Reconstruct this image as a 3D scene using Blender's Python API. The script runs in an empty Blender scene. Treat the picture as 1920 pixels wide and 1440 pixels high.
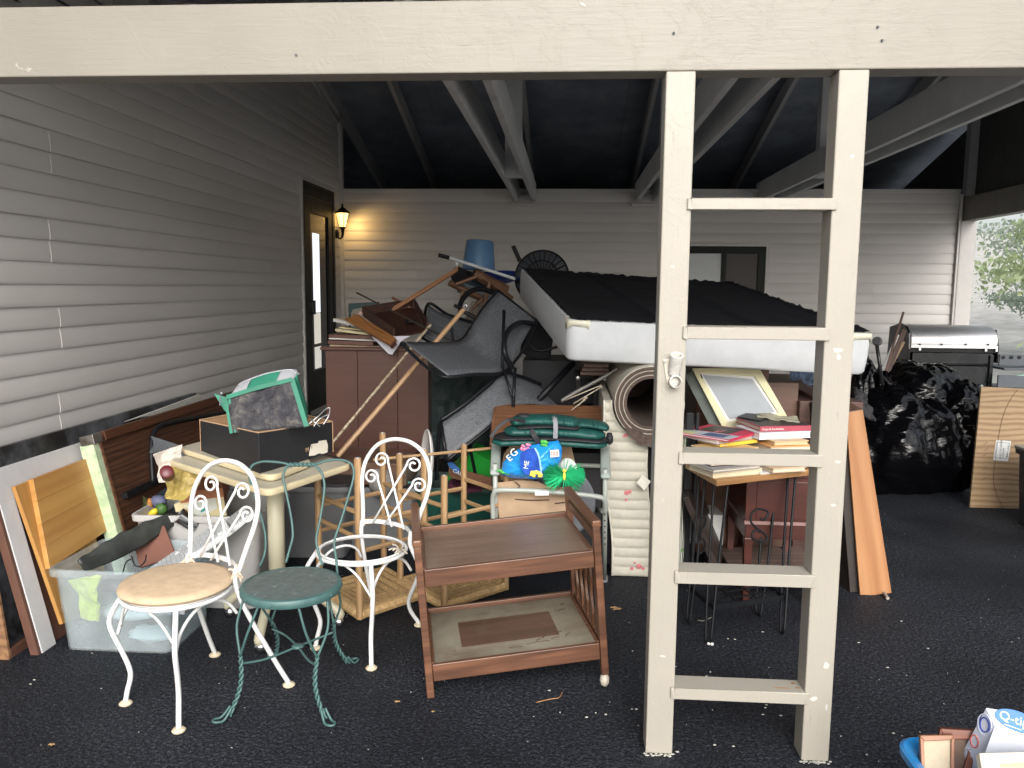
import bpy, math, random
from mathutils import Vector, Matrix, noise
rnd = random.Random(7)
V3 = Vector
sc = bpy.context.scene
COL = sc.collection
# ---------------------------------------------------------------- camera, sky, sun, exposure
CH = 1.53
FPX = 1500.95
_dn = V3((-112., 12520., FPX)).normalized(); _fw = V3((105., -179., FPX)).normalized()
_fw = (_fw - _dn * _fw.dot(_dn)).normalized()
_rt = _dn.cross(_fw)
ROT = Matrix((_rt, _fw, -_dn))
cam = bpy.data.cameras.new('camera'); camo = bpy.data.objects.new('camera', cam); COL.objects.link(camo)
cam.sensor_width = 36; cam.lens = FPX / 1920 * 36; cam.clip_start = 0.05; cam.clip_end = 500
cx, cy, cz = ROT @ V3((1, 0, 0)), ROT @ V3((0, -1, 0)), ROT @ V3((0, 0, -1))
camo.matrix_world = Matrix(((cx.x, cy.x, cz.x, 0), (cx.y, cy.y, cz.y, 0), (cx.z, cy.z, cz.z, CH), (0, 0, 0, 1)))
sc.camera = camo
world = bpy.data.worlds.new('World'); sc.world = world; world.use_nodes = True
wn = world.node_tree.nodes; wl = world.node_tree.links
bgn = wn['Background']; sky = wn.new('ShaderNodeTexSky'); sky.sky_type = 'NISHITA'; sky.sun_disc = False
sky.sun_elevation = math.radians(30); sky.sun_rotation = math.radians(172); sky.dust_density = 4; sky.air_density = 1.0
hs = wn.new('ShaderNodeHueSaturation'); hs.inputs['Saturation'].default_value = 0.36
wl.new(sky.outputs[0], hs.inputs['Color']); wl.new(hs.outputs[0], bgn.inputs[0]); bgn.inputs[1].default_value = 0.15
sun = bpy.data.lights.new('sun', 'SUN'); sun.energy = 1.0; sun.angle = math.radians(40); sun.color = (1, .975, .94)
suno = bpy.data.objects.new('sun', sun); COL.objects.link(suno)
suno.rotation_euler = (math.radians(60), 0, math.radians(8))
sc.view_settings.view_transform = 'Standard'; sc.view_settings.look = 'None'; sc.view_settings.gamma = 1
sc.view_settings.use_curve_mapping = False
sc.view_settings.exposure = 0.88
sc.cycles.max_bounces = 10; sc.cycles.diffuse_bounces = 5; sc.cycles.volume_bounces = 2; sc.cycles.transparent_max_bounces = 12
# ---------------------------------------------------------------- sight lines of the reference turned into places
def ray(px, py): return ROT @ V3((px - 960, py - 720, FPX))
CAMP = V3((0, 0, CH))
def P(px, py, Y): v = ray(px, py); return CAMP + v * (Y / v.y)
def PX(px, py, X): v = ray(px, py); return CAMP + v * (X / v.x)
def G(px, py, z=0.): v = ray(px, py); return CAMP + v * ((z - CH) / v.z)
def PP(px, py, p0, n): v = ray(px, py); return CAMP + v * ((V3(p0) - CAMP).dot(n) / v.dot(n))
# ---------------------------------------------------------------- scene graph helpers
WM = {}
def link(o, parent=None, M=None, **kw):
    M = M or Matrix()
    COL.objects.link(o)
    if parent is not None:
        o.parent = parent; o.matrix_basis = WM[parent.name].inverted() @ M
    else: o.matrix_basis = M
    WM[o.name] = M.copy()
    for k, v in kw.items(): o[k] = v
    return o
def thing(name, label, cat, loc=(0, 0, 0), rz=0, group=None, M=None):
    o = bpy.data.objects.new(name, None); o.empty_display_size = .1
    M = M or (Matrix.Translation(V3(loc)) @ Matrix.Rotation(rz, 4, 'Z'))
    link(o, None, M); o['label'] = label; o['category'] = cat
    if group: o['group'] = group
    o['kind'] = 'thing'
    return o
def tag(o, label, cat, group=None, kind=None):
    if label: o['label'] = label
    if cat: o['category'] = cat
    if group: o['group'] = group
    o['kind'] = kind or 'thing'
    return o
def copy_tree(src, M, label=None, group=None):
    r = src.copy(); COL.objects.link(r); r.matrix_basis = M; WM[r.name] = M.copy()
    if label: r['label'] = label
    if group: r['group'] = group
    def rec(a, b):
        for ch in [o for o in COL.objects if o.parent == a]:
            c = ch.copy(); COL.objects.link(c); c.parent = b; rec(ch, c)
    rec(src, r)
    return r
def frame(o, x, z):
    z = V3(z).normalized(); x = V3(x); x = (x - z * x.dot(z)).normalized(); y = z.cross(x); o = V3(o)
    return Matrix(((x.x, y.x, z.x, o.x), (x.y, y.y, z.y, o.y), (x.z, y.z, z.z, o.z), (0, 0, 0, 1)))
def sm(pts, n=6, closed=False):
    pts = [V3(p) for p in pts]; out = []; N = len(pts)
    rng = range(N if closed else N - 1)
    for i in rng:
        if closed: a, b, c, d = pts[i - 1], pts[i], pts[(i + 1) % N], pts[(i + 2) % N]
        else: a, b, c, d = pts[max(i - 1, 0)], pts[i], pts[i + 1], pts[min(i + 2, N - 1)]
        for k in range(n):
            t = k / n
            out.append(.5 * ((2 * b) + (c - a) * t + (2 * a - 5 * b + 4 * c - d) * t * t + (3 * b - a - 3 * c + d) * t ** 3))
    if not closed: out.append(pts[-1])
    return out
class MB:
    def __init__(s): s.v = []; s.f = []
    def add(s, vs, fs):
        o = len(s.v); s.v += [V3(v) for v in vs]; s.f += [tuple(i + o for i in f) for f in fs]; return s
    def box(s, x0, x1, y0, y1, z0, z1, T=None):
        vs = [V3((x, y, z)) for z in (z0, z1) for y in (y0, y1) for x in (x0, x1)]
        if T: vs = [T @ v for v in vs]
        return s.add(vs, [(0, 2, 3, 1), (4, 5, 7, 6), (0, 1, 5, 4), (2, 6, 7, 3), (0, 4, 6, 2), (1, 3, 7, 5)])
    def hull8(s, vs): return s.add(vs, [(0, 2, 3, 1), (4, 5, 7, 6), (0, 1, 5, 4), (2, 6, 7, 3), (0, 4, 6, 2), (1, 3, 7, 5)])
    def bar(s, a, b, w, h, up=(0, 0, 1)):
        a, b = V3(a), V3(b); d = (b - a).normalized(); up = V3(up); sd = d.cross(up).normalized(); u = sd.cross(d)
        vs = [p + sd * (w / 2 * i) + u * (h / 2 * j) for p in (a, b) for j in (-1, 1) for i in (-1, 1)]
        return s.hull8(vs)
    def tube(s, pts, r, n=8, closed=False):
        pts = [V3(p) for p in pts]; N = len(pts); o = len(s.v)
        rr = r if isinstance(r, (list, tuple)) else [r] * N
        t0 = (pts[1] - pts[0]).normalized()
        ref = V3((0, 0, 1)) if abs(t0.z) < .9 else V3((1, 0, 0))
        u = t0.cross(ref).normalized()
        for i, p in enumerate(pts):
            if closed: t = pts[(i + 1) % N] - pts[i - 1]
            else: t = pts[min(i + 1, N - 1)] - pts[max(i - 1, 0)]
            if t.length < 1e-9: t = t0
            t = t.normalized(); u = (u - t * u.dot(t)); u = u.normalized() if u.length > 1e-6 else t.orthogonal().normalized()
            w = t.cross(u)
            for k in range(n):
                a = 2 * math.pi * k / n; s.v.append(p + (u * math.cos(a) + w * math.sin(a)) * rr[i])
        for i in range(N if closed else N - 1):
            for k in range(n):
                a, b = o + i * n + k, o + i * n + (k + 1) % n; c, d = o + ((i + 1) % N) * n + (k + 1) % n, o + ((i + 1) % N) * n + k
                s.f.append((a, b, c, d))
        if not closed:
            s.f.append(tuple(o + k for k in reversed(range(n)))); s.f.append(tuple(o + (N - 1) * n + k for k in range(n)))
        return s
    def prism(s, poly, vec):
        n = len(poly); vec = V3(vec); poly = [V3(p) for p in poly]
        vs = poly + [p + vec for p in poly]
        return s.add(vs, [tuple(range(n)), tuple(reversed(range(n, 2 * n)))] + [(i, i + n, (i + 1) % n + n, (i + 1) % n) for i in range(n)])
    def lathe(s, prof, n=20, T=None, cap=True):
        o = len(s.v); T = T or Matrix()
        for r, z in prof:
            for k in range(n):
                a = 2 * math.pi * k / n; s.v.append(T @ V3((r * math.cos(a), r * math.sin(a), z)))
        for i in range(len(prof) - 1):
            for k in range(n):
                s.f.append((o + i * n + k, o + i * n + (k + 1) % n, o + (i + 1) * n + (k + 1) % n, o + (i + 1) * n + k))
        if cap:
            s.f.append(tuple(o + k for k in reversed(range(n)))); s.f.append(tuple(o + (len(prof) - 1) * n + k for k in range(n)))
        return s
    def grid(s, fn, nu, nv, cu=False, cv=False):
        o = len(s.v)
        for j in range(nv + (0 if cv else 1)):
            for i in range(nu + (0 if cu else 1)): s.v.append(V3(fn(i / nu, j / nv)))
        W = nu + (0 if cu else 1); Hh = nv + (0 if cv else 1)
        for j in range(nv):
            for i in range(nu):
                a = o + j * W + i; b = o + j * W + (i + 1) % W if cu else a + 1
                jj = (j + 1) % Hh
                c = o + jj * W + ((i + 1) % W if cu else i + 1); d = o + jj * W + i
                s.f.append((a, b, c, d))
        return s
    def ell(s, c, r, n=14, m=10, fn=None, T=None):
        c = V3(c); r = V3(r)
        def f(u, v):
            th = 2 * math.pi * u; ph = math.pi * (v - .5)
            d = V3((math.cos(th) * math.cos(ph), math.sin(th) * math.cos(ph), math.sin(ph)))
            k = fn(d) if fn else 1
            q = V3((d.x * r.x, d.y * r.y, d.z * r.z)) * k
            return c + (T @ q if T else q)
        return s.grid(f, n, m, cu=True)
    def build(s, name, mat, parent=None, M=None, smooth=False, bevel=0, solid=0, local=False, **kw):
        """verts are in world space unless local; M is the object's own frame"""
        M = M or (WM[parent.name].copy() if (parent is not None) else Matrix.Translation(s.v[0]))
        inv = M.inverted()
        vs = s.v if local else [inv @ v for v in s.v]
        me = bpy.data.meshes.new(name); me.from_pydata([tuple(v) for v in vs], [], s.f); me.validate()
        import bmesh
        bm = bmesh.new(); bm.from_mesh(me); bmesh.ops.remove_doubles(bm, verts=bm.verts, dist=1e-6)
        bmesh.ops.recalc_face_normals(bm, faces=bm.faces); bm.to_mesh(me); bm.free()
        me.materials.append(mat)
        if smooth:
            me.shade_smooth() if smooth is True else me.polygons.foreach_set('use_smooth', [True] * len(me.polygons))
            if smooth is not True:
                me.set_sharp_from_angle(angle=math.radians(smooth))
        o = bpy.data.objects.new(name, me); link(o, parent, M, **kw)
        if solid:
            m = o.modifiers.new('s', 'SOLIDIFY'); m.thickness = solid; m.offset = 0
        if bevel:
            m = o.modifiers.new('b', 'BEVEL'); m.width = bevel; m.segments = 2; m.limit_method = 'ANGLE'; m.angle_limit = math.radians(40)
        return o
def board(name, pts, t, mat, parent=None, plane=None, world=None, xdir=None, bevel=.002, thicken=-1, **kw):
    """a flat piece: outline points lying on a plane, given real thickness"""
    if world is None: world = [PP(x, y, plane[0], plane[1]) for x, y in pts]
    world = [V3(p) for p in world]
    n = (world[1] - world[0]).cross(world[-1] - world[0]).normalized()
    if n.dot(CAMP - world[0]) < 0: n = -n
    x = V3(xdir) if xdir else max(((world[(i + 1) % len(world)] - world[i]) for i in range(len(world))), key=lambda e: e.length)
    M = frame(world[0], x, n)
    b = MB().prism(world, n * (t * thicken))
    return b.build(name, mat, parent, M, bevel=bevel, **kw)
def boxM(name, size, M, mat, parent=None, bevel=.003, **kw):
    """box with its own frame M at the centre of its bottom"""
    a, b, c = size
    return MB().box(-a / 2, a / 2, -b / 2, b / 2, 0, c).build(name, mat, parent, M, bevel=bevel, local=True, **kw)
def text(body, size, M, mat, parent=None, name='lettering', ext=.0004, ax='LEFT', sx=1, **kw):
    c = bpy.data.curves.new(name, 'FONT'); c.body = body; c.size = size; c.extrude = ext; c.align_x = ax; c.resolution_u = 3
    c.materials.append(mat)
    tmp = bpy.data.objects.new(name, c); me = bpy.data.meshes.new_from_object(tmp); bpy.data.objects.remove(tmp); bpy.data.curves.remove(c)
    o = bpy.data.objects.new(name, me); link(o, parent, M @ Matrix.Diagonal((sx, 1, 1, 1)), **kw); return o
# ---------------------------------------------------------------- materials
def nd(nt, t, **kw):
    n = nt.nodes.new(t)
    for k, v in kw.items():
        if k in n.inputs.keys(): n.inputs[k].default_value = v
        else: setattr(n, k, v)
    return n
def base(name, rough=.6, metal=0., spec=.5):
    m = bpy.data.materials.new(name); m.use_nodes = True; nt = m.node_tree; b = nt.nodes['Principled BSDF']
    b.inputs['Roughness'].default_value = rough; b.inputs['Metallic'].default_value = metal; b.inputs['Specular IOR Level'].default_value = spec
    return m, nt, b
def mapped(nt, scale, rot=(0, 0, 0)):
    tc = nd(nt, 'ShaderNodeTexCoord'); mp = nd(nt, 'ShaderNodeMapping'); mp.inputs['Scale'].default_value = scale; mp.inputs['Rotation'].default_value = rot
    nt.links.new(tc.outputs['Object'], mp.inputs[0]); return mp.outputs[0]
def ramp(nt, fac, stops):
    r = nd(nt, 'ShaderNodeValToRGB'); e = r.color_ramp.elements
    while len(e) < len(stops): e.new(.5)
    for i, (p, c) in enumerate(stops): e[i].position = p; e[i].color = (*c, 1) if len(c) == 3 else c
    nt.links.new(fac, r.inputs[0]); return r.outputs[0]
def addbump(nt, b, h, strength=.3, dist=.002):
    bp = nd(nt, 'ShaderNodeBump'); bp.inputs['Strength'].default_value = strength; bp.inputs['Distance'].default_value = dist
    nt.links.new(h, bp.inputs['Height']); nt.links.new(bp.outputs[0], b.inputs['Normal']); return bp
def mixc(nt, fac, a, b, mode='MIX'):
    m = nd(nt, 'ShaderNodeMix', data_type='RGBA', blend_type=mode)
    if isinstance(fac, (int, float)): m.inputs[0].default_value = fac
    else: nt.links.new(fac, m.inputs[0])
    for i, s in ((6, a), (7, b)):
        if isinstance(s, tuple): m.inputs[i].default_value = (*s, 1)
        else: nt.links.new(s, m.inputs[i])
    return m.outputs[2]
def lin(c): return tuple(((v / 255) / 12.92 if v / 255 < .04045 else ((v / 255 + .055) / 1.055) ** 2.4) for v in c)
def plain(name, col, rough=.6, metal=0., var=.15, scale=8, bump=.15, dirt=None, bscale=60, spec=.5, dirtamt=.5):
    m, nt, b = base(name, rough, metal, spec); v = mapped(nt, (1, 1, 1))
    n = nd(nt, 'ShaderNodeTexNoise', Scale=scale, Detail=5., Roughness=.6); nt.links.new(v, n.inputs[0])
    lo = tuple(c * (1 - var) for c in col); hi = tuple(min(1, c * (1 + var)) for c in col)
    c = ramp(nt, n.outputs[0], [(.3, lo), (.7, hi)])
    if dirt:
        n2 = nd(nt, 'ShaderNodeTexNoise', Scale=scale * .45, Detail=7., Roughness=.7); nt.links.new(v, n2.inputs[0])
        f = ramp(nt, n2.outputs[0], [(1 - dirtamt - .08, (0, 0, 0)), (1 - dirtamt + .12, (1, 1, 1))]); c = mixc(nt, f, c, dirt)
    nt.links.new(c, b.inputs['Base Color'])
    n3 = nd(nt, 'ShaderNodeTexNoise', Scale=bscale, Detail=4.); nt.links.new(v, n3.inputs[0]); addbump(nt, b, n3.outputs[0], bump, .002)
    rr = nd(nt, 'ShaderNodeMapRange'); rr.inputs[3].default_value = max(.02, rough - .1); rr.inputs[4].default_value = min(1, rough + .12)
    nt.links.new(n.outputs[0], rr.inputs[0]); nt.links.new(rr.outputs[0], b.inputs['Roughness'])
    return m
def wood(name, light, dark, s=1., rough=.45, grain=.6, ring=6., dist=6., dirt=None, dirtamt=.4, rot=0, bump=.15):
    m, nt, b = base(name, rough); v = mapped(nt, (s * .9, s * 9, s * 9), (0, 0, rot))
    w = nd(nt, 'ShaderNodeTexWave', wave_type='BANDS', bands_direction='Y', Scale=ring * .12, Distortion=dist, Detail=3.); w.inputs['Detail Scale'].default_value = 1.2
    nt.links.new(v, w.inputs[0])
    v2 = mapped(nt, (s * 2.2, s * 48, s * 48), (0, 0, rot)); n = nd(nt, 'ShaderNodeTexNoise', Scale=1., Detail=4., Roughness=.65); nt.links.new(v2, n.inputs[0])
    mid = tuple((a + c) / 2 for a, c in zip(light, dark))
    c1 = ramp(nt, w.outputs[0], [(.0, dark), (.35, mid), (1, light)])
    c2 = ramp(nt, n.outputs[0], [(.34, tuple(x * .42 for x in mid)), (.62, light)])
    c = mixc(nt, grain * .7, c1, c2)
    if dirt:
        n2 = nd(nt, 'ShaderNodeTexNoise', Scale=3.5 * s, Detail=7., Roughness=.7); nt.links.new(mapped(nt, (1, 1, 1)), n2.inputs[0])
        f = ramp(nt, n2.outputs[0], [(1 - dirtamt - .1, (0, 0, 0)), (1 - dirtamt + .15, (1, 1, 1))]); c = mixc(nt, f, c, dirt)
    nt.links.new(c, b.inputs['Base Color']); addbump(nt, b, n.outputs[0], bump, .001)
    return m
# ---- the palette
def asphalt():
    m, nt, b = base('asphalt', .7, 0, .22); v = mapped(nt, (1, 1, 1))
    n = nd(nt, 'ShaderNodeTexNoise', Scale=75., Detail=6., Roughness=.85); nt.links.new(v, n.inputs[0])
    vo = nd(nt, 'ShaderNodeTexVoronoi', Scale=110.); nt.links.new(v, vo.inputs[0])
    big = nd(nt, 'ShaderNodeTexNoise', Scale=1.3, Detail=6.); nt.links.new(v, big.inputs[0])
    c1 = ramp(nt, n.outputs[0], [(.36, (.002, .0026, .004)), (.5, (.012, .0142, .020)), (.6, (.052, .058, .070)), (.72, (.15, .16, .18))])
    c2 = ramp(nt, big.outputs[0], [(.32, (.55, .57, .62)), (.68, (1.5, 1.48, 1.46))])
    c = mixc(nt, 1., c1, c2, 'MULTIPLY')
    vp = nd(nt, 'ShaderNodeTexVoronoi', Scale=38.); nt.links.new(v, vp.inputs[0])
    sp = ramp(nt, vp.outputs['Distance'], [(.035, (1, 1, 1)), (.05, (0, 0, 0))])
    sel = nd(nt, 'ShaderNodeSeparateColor'); nt.links.new(vp.outputs['Color'], sel.inputs[0])
    gate = nd(nt, 'ShaderNodeMath', operation='GREATER_THAN'); gate.inputs[1].default_value = .94; nt.links.new(sel.outputs[0], gate.inputs[0])
    mul = nd(nt, 'ShaderNodeMath', operation='MULTIPLY'); nt.links.new(sp, mul.inputs[0]); nt.links.new(gate.outputs[0], mul.inputs[1])
    c = mixc(nt, mul.outputs[0], c, (.22, .22, .22)); nt.links.new(c, b.inputs['Base Color'])
    ad = nd(nt, 'ShaderNodeMath', operation='ADD'); nt.links.new(n.outputs[0], ad.inputs[0]); nt.links.new(vo.outputs['Distance'], ad.inputs[1])
    addbump(nt, b, ad.outputs[0], .9, .007)
    rr = ramp(nt, big.outputs[0], [(.3, (.5, .5, .5)), (.7, (.8, .8, .8))]); nt.links.new(rr, b.inputs['Roughness'])
    return m
ASPH = asphalt()
def paintmat(name, col, chip=(.42, .40, .36), axis='X', amt=.5):
    m, nt, b = base(name, .42); sc_ = (1.2, 14, 14) if axis == 'X' else (14, 14, 1.2)
    v = mapped(nt, sc_); v1 = mapped(nt, (1, 1, 1))
    g = nd(nt, 'ShaderNodeTexNoise', Scale=6., Detail=7., Roughness=.65); nt.links.new(v, g.inputs[0])
    n = nd(nt, 'ShaderNodeTexNoise', Scale=2.2, Detail=5.); nt.links.new(v1, n.inputs[0])
    k = nd(nt, 'ShaderNodeTexNoise', Scale=7., Detail=8., Roughness=.7, Distortion=1.4); nt.links.new(v1, k.inputs[0])
    c = ramp(nt, n.outputs[0], [(.3, tuple(x * .93 for x in col)), (.7, tuple(x * 1.05 for x in col))])
    f = ramp(nt, k.outputs[0], [(.69, (0, 0, 0)), (.72, (1, 1, 1))]); c = mixc(nt, f, c, chip)
    f2 = ramp(nt, g.outputs[0], [(.28, (1, 1, 1)), (.33, (0, 0, 0))]); c = mixc(nt, f2, c, tuple(x * .72 for x in col))
    nt.links.new(c, b.inputs['Base Color'])
    kk = ramp(nt, k.outputs[0], [(.5, (0, 0, 0)), (.56, (.25, .25, .25)), (.68, (.3, .3, .3)), (.74, (1, 1, 1))])
    ad = nd(nt, 'ShaderNodeMath', operation='ADD'); nt.links.new(g.outputs[0], ad.inputs[0]); nt.links.new(kk, ad.inputs[1])
    addbump(nt, b, ad.outputs[0], .28, .004)
    return m
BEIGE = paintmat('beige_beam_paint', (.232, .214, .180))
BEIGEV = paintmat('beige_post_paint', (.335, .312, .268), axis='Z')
def vinyl():
    m, nt, b = base('vinyl_siding', .5); v = mapped(nt, (.6, .6, .6)); v2 = mapped(nt, (2, 2, 90))
    n = nd(nt, 'ShaderNodeTexNoise', Scale=2., Detail=6.); nt.links.new(v, n.inputs[0])
    g = nd(nt, 'ShaderNodeTexNoise', Scale=3., Detail=5., Roughness=.7); nt.links.new(v2, g.inputs[0])
    oi = nd(nt, 'ShaderNodeObjectInfo')
    c = ramp(nt, n.outputs[0], [(.3, (.53, .515, .495)), (.7, (.58, .565, .545))])
    rv = ramp(nt, oi.outputs['Random'], [(0, (.95, .95, .95)), (1, (1.04, 1.04, 1.04))]); c = mixc(nt, 1., c, rv, 'MULTIPLY')
    nt.links.new(c, b.inputs['Base Color']); addbump(nt, b, g.outputs[0], .12, .001); return m
VINYL = vinyl()
TRIM = plain('vinyl_trim', (.53, .515, .495), .45, var=.05)
DECK = plain('roof_sheathing', (.23, .265, .32), .8, var=.2, scale=3, dirt=(.15, .17, .21), bump=.3)
RAFT = plain('rafter_paint', (.42, .42, .425), .6, var=.1, scale=5, dirt=(.15, .145, .14), dirtamt=.35, bump=.3)
TIE = plain('tie_beam_paint', (.55, .56, .565), .5, var=.1, scale=5, dirt=(.2, .195, .19), dirtamt=.3, bump=.3)
DKFR = plain('dark_door_paint', (.012, .014, .016), .5, var=.2, spec=.25)
GLASSD = plain('dark_glass', (.012, .014, .016), .06, var=.1, bump=0.02)
WHITEG = plain('chipped_white', (.75, .75, .74), .4, var=.04, dirt=(.45, .40, .33), dirtamt=.3)
BLK = plain('black_metal', (.008, .008, .010), .45, var=.2, spec=.3)
BLKP = plain('black_plastic', (.010, .010, .013), .5, var=.2, spec=.3)
# ---------------------------------------------------------------- the ground
o = MB().box(-9, 4.35, -5, 12.5, -.3, 0).build('driveway', ASPH, None, Matrix()); tag(o, 'black sealed asphalt driveway running in under the open garage roof', None, kind='structure')
SOIL = plain('hazed_leaf_litter', (.42, .41, .38), .9, var=.25, scale=2, dirt=(.28, .31, .22), dirtamt=.35, bump=.5)  # slope colour paled to stand in for haze
GRAV = plain('pale_gravel', (.46, .45, .43), .9, var=.3, scale=30, bump=.8)
o = MB().box(-60, 90, -40, 12.6, -.4, -.03).build('gravel_bounce_yard', GRAV, None, Matrix()); tag(o, 'pale gravel yard round the black driveway, extended to bounce light inside', None, kind='structure')  # pale ground at the right, extended out of view to bounce light inside
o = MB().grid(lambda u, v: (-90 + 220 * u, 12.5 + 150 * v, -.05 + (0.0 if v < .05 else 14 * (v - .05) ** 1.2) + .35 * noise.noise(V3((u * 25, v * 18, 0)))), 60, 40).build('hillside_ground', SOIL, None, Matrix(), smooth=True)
tag(o, 'haze paled wooded slope beyond the right opening of the garage', None, kind='structure')
# ---------------------------------------------------------------- left house wall
WX, BY = -2.42, 8.47
LAP = .1016
PROF = [(.002, LAP + .012), (.002, LAP), (.0070, LAP * .84), (.0105, LAP * .62), (.0125, LAP * .38), (.0130, LAP * .18), (.0122, .006), (.0105, .0005), (.002, .001)]
def plank_mesh(L):
    me = PMESH.get(round(L, 2))
    if me: return me
    b = MB(); n = len(PROF)
    for x in (0, L): b.v += [V3((x, -p, z)) for p, z in PROF]
    for i in range(n - 1): b.f.append((i, i + 1, n + i + 1, n + i))
    b.f.append(tuple(range(n))); b.f.append(tuple(reversed(range(n, 2 * n)))); b.f.append((n - 1, 0, n, 2 * n - 1))
    me = bpy.data.meshes.new('siding_plank'); me.from_pydata([tuple(v) for v in b.v], [], b.f); me.materials.append(VINYL)
    import bmesh
    bm = bmesh.new(); bm.from_mesh(me); bmesh.ops.recalc_face_normals(bm, faces=bm.faces); bm.to_mesh(me); bm.free()
    me.shade_smooth(); me.set_sharp_from_angle(angle=math.radians(30))
    PMESH[round(L, 2)] = me; return me
PMESH = {}
def plank(L, M, parent):
    o = bpy.data.objects.new('siding_plank', plank_mesh(L)); link(o, parent, M); return o
def roofz(Y): return 3.19 + .268 * (BY - Y) if Y > 6.62 else 2.61 + .268 * (Y - 2.6)
wall_l = thing('house_wall', 'greige lapped vinyl wall with the dark storm door, running back into the garage', 'wall', (WX, 5, 0))
MB().box(WX - .2, WX, -1.5, BY, 0, 2.3).box(WX - .2, WX, 3, BY, 2.3, 3.3).prism([(WX, 5.4, 3.3), (WX, BY - .4, 3.3), (WX, 6.62, 3.62)], (-.2, 0, 0)).build('wall_core', VINYL, wall_l)
DY0, DY1, DZ = 7.20, 8.16, 2.46
nc = int(3.65 / LAP)
for k in range(nc):
    z = k * LAP + .005
    ya, yb = -1.4, BY - .02
    if z > 2.2:
        ya = max(ya, 2.6 + (z + LAP - 2.61) / .268 + .02) if z + LAP > 2.62 else 2.0
        yb = min(yb, BY - (z + LAP - 3.19) / .268) if z + LAP > 3.19 else yb
    if yb - ya < .3: continue
    segs = [(ya, yb)]
    if z < DZ: segs = [(ya, DY0 - .02), (DY1 + .02, yb)]
    seams = [3.62, 6.35] if (k // 2) % 4 in (0, 1) and (k // 2) % 4 == 0 else ([1.9, 5.15] if (k // 2) % 4 == 1 else ([3.66, 6.9] if (k // 2) % 4 == 2 else [2.4, 4.6]))
    for a, b in segs:
        cuts = [a] + [s for s in seams if a + .3 < s < b - .3] + [b]
        for q, (s, e) in enumerate(zip(cuts[:-1], cuts[1:])):
            off = .0022 * (q % 2)
            M = Matrix(((0, -1, 0, WX + off), (1, 0, 0, s), (0, 0, 1, z), (0, 0, 0, 1)))
            plank(e - s + (.025 if e != b else 0), M, wall_l)
# trims: door channel, corner post where the left wall stops at the back wall
MB().box(WX, WX + .03, DY0 - .028, DY0, 0.28, DZ + .02).box(WX, WX + .03, DY1, DY1 + .028, 0.28, DZ + .02).box(WX, WX + .0302, DY0 - .028, DY1 + .028, DZ + .02, DZ + .05).build('door_channel', TRIM, wall_l, bevel=.002)
MB().box(WX - .03, WX + .045, BY - .055, BY + .02, 0, 3.24).build('corner_post', TRIM, wall_l, bevel=.003)
# ---- back wall
wall_b = thing('garage_back_wall', 'long greige lapped vinyl wall with the window, across the back of the garage', 'wall', (.8, BY, 0))
BX0, BX1 = WX + .045, 3.90
WIN = (P(1270, 461, BY - .03), P(1433, 553, BY - .03))
wx0, wx1, wz0, wz1 = P(1262, 500, BY).x, WIN[1].x, 1.15, WIN[0].z
MB().box(WX, BX1, BY, BY + .12, 0, 2.5).build('wall_core', VINYL, wall_b)
for k in range(25):
    z = k * LAP - .02
    if z < 0 or z > 2.44: continue
    segs = [(BX0, BX1)]
    if wz0 - LAP < z < wz1 - .01: segs = [(BX0, wx0 - .03), (wx1 + .03, BX1)]
    seam = [-.9, 2.6] if (k // 2) % 3 == 0 else ([.02, 3.1] if (k // 2) % 3 == 1 else [-1.6, 1.35])
    for a, b in segs:
        cuts = [a] + [s for s in seam if a + .3 < s < b - .3] + [b]
        for q, (s, e) in enumerate(zip(cuts[:-1], cuts[1:])):
            plank(e - s + (.025 if e != b else 0), Matrix.Translation((s, BY - .0022 * (q % 2), z)), wall_b)
MB().box(BX0, BX1, BY - .022, BY + .13, 2.515, 2.55).build('top_rail', TRIM, wall_b, bevel=.002)
MB().box(3.90, 4.06, BY - .05, BY + .13, 0, 2.235).build('corner_post', TRIM, wall_b, bevel=.004)
MB().box(BX1 - .015, BX1 + .012, BY - .05, BY - .02, 0, 2.5).build('edge_channel', TRIM, wall_b, bevel=.002)
for cxx in (-.457, .78, 2.015):
    MB().box(cxx - .145, cxx + .145, BY - .06, BY - .02, 2.375, 2.40).build('beam_pocket_sill', TRIM, wall_b, bevel=.002)
    MB().box(cxx - .15, cxx - .13, BY - .04, BY - .018, 2.40, 2.52).build('pocket_channel', TRIM, wall_b)
# window in the back wall
win = thing('back_window', 'dark framed sliding window with one pale pane, in the garage back wall', 'window', ((wx0 + wx1) / 2, BY, wz0))
def frame4(x0, x1, z0, z1, w, y0, y1, name, mat, parent):
    return MB().box(x0, x0 + w, y0, y1, z0, z1).box(x1 - w, x1, y0, y1, z0, z1).box(x0 + w, x1 - w, y0, y1, z1 - w, z1).box(x0 + w, x1 - w, y0, y1, z0, z0 + w).build(name, mat, parent, bevel=.002)
GRNBLK = plain('dark_green_frame', (.010, .016, .014), .5, var=.1, spec=.2)
frame4(wx0 - .02, wx1 + .02, wz0 - .02, wz1 + .02, .022, BY - .045, BY - .0, 'window_channel', TRIM, win)
frame4(wx0, wx1, wz0, wz1, .075, BY - .035, BY + .01, 'window_frame', GRNBLK, win)
mxx = P(1357, 500, BY).x
MB().box(mxx - .03, mxx + .02, BY - .03, BY + .01, wz0 + .07, wz1 - .07).build('meeting_stile', GRNBLK, win, bevel=.002)
PALEP = plain('pale_pane', (.42, .46, .48), .3, var=.06, scale=3)
MB().box(wx0 + .06, mxx - .02, BY - .012, BY - .006, wz0 + .06, wz1 - .06).build('pane', PALEP, win)
DWOOD = wood('dark_room_wood', (.02, .010, .007), (.006, .004, .003), 1, rot=math.pi / 2)
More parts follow.
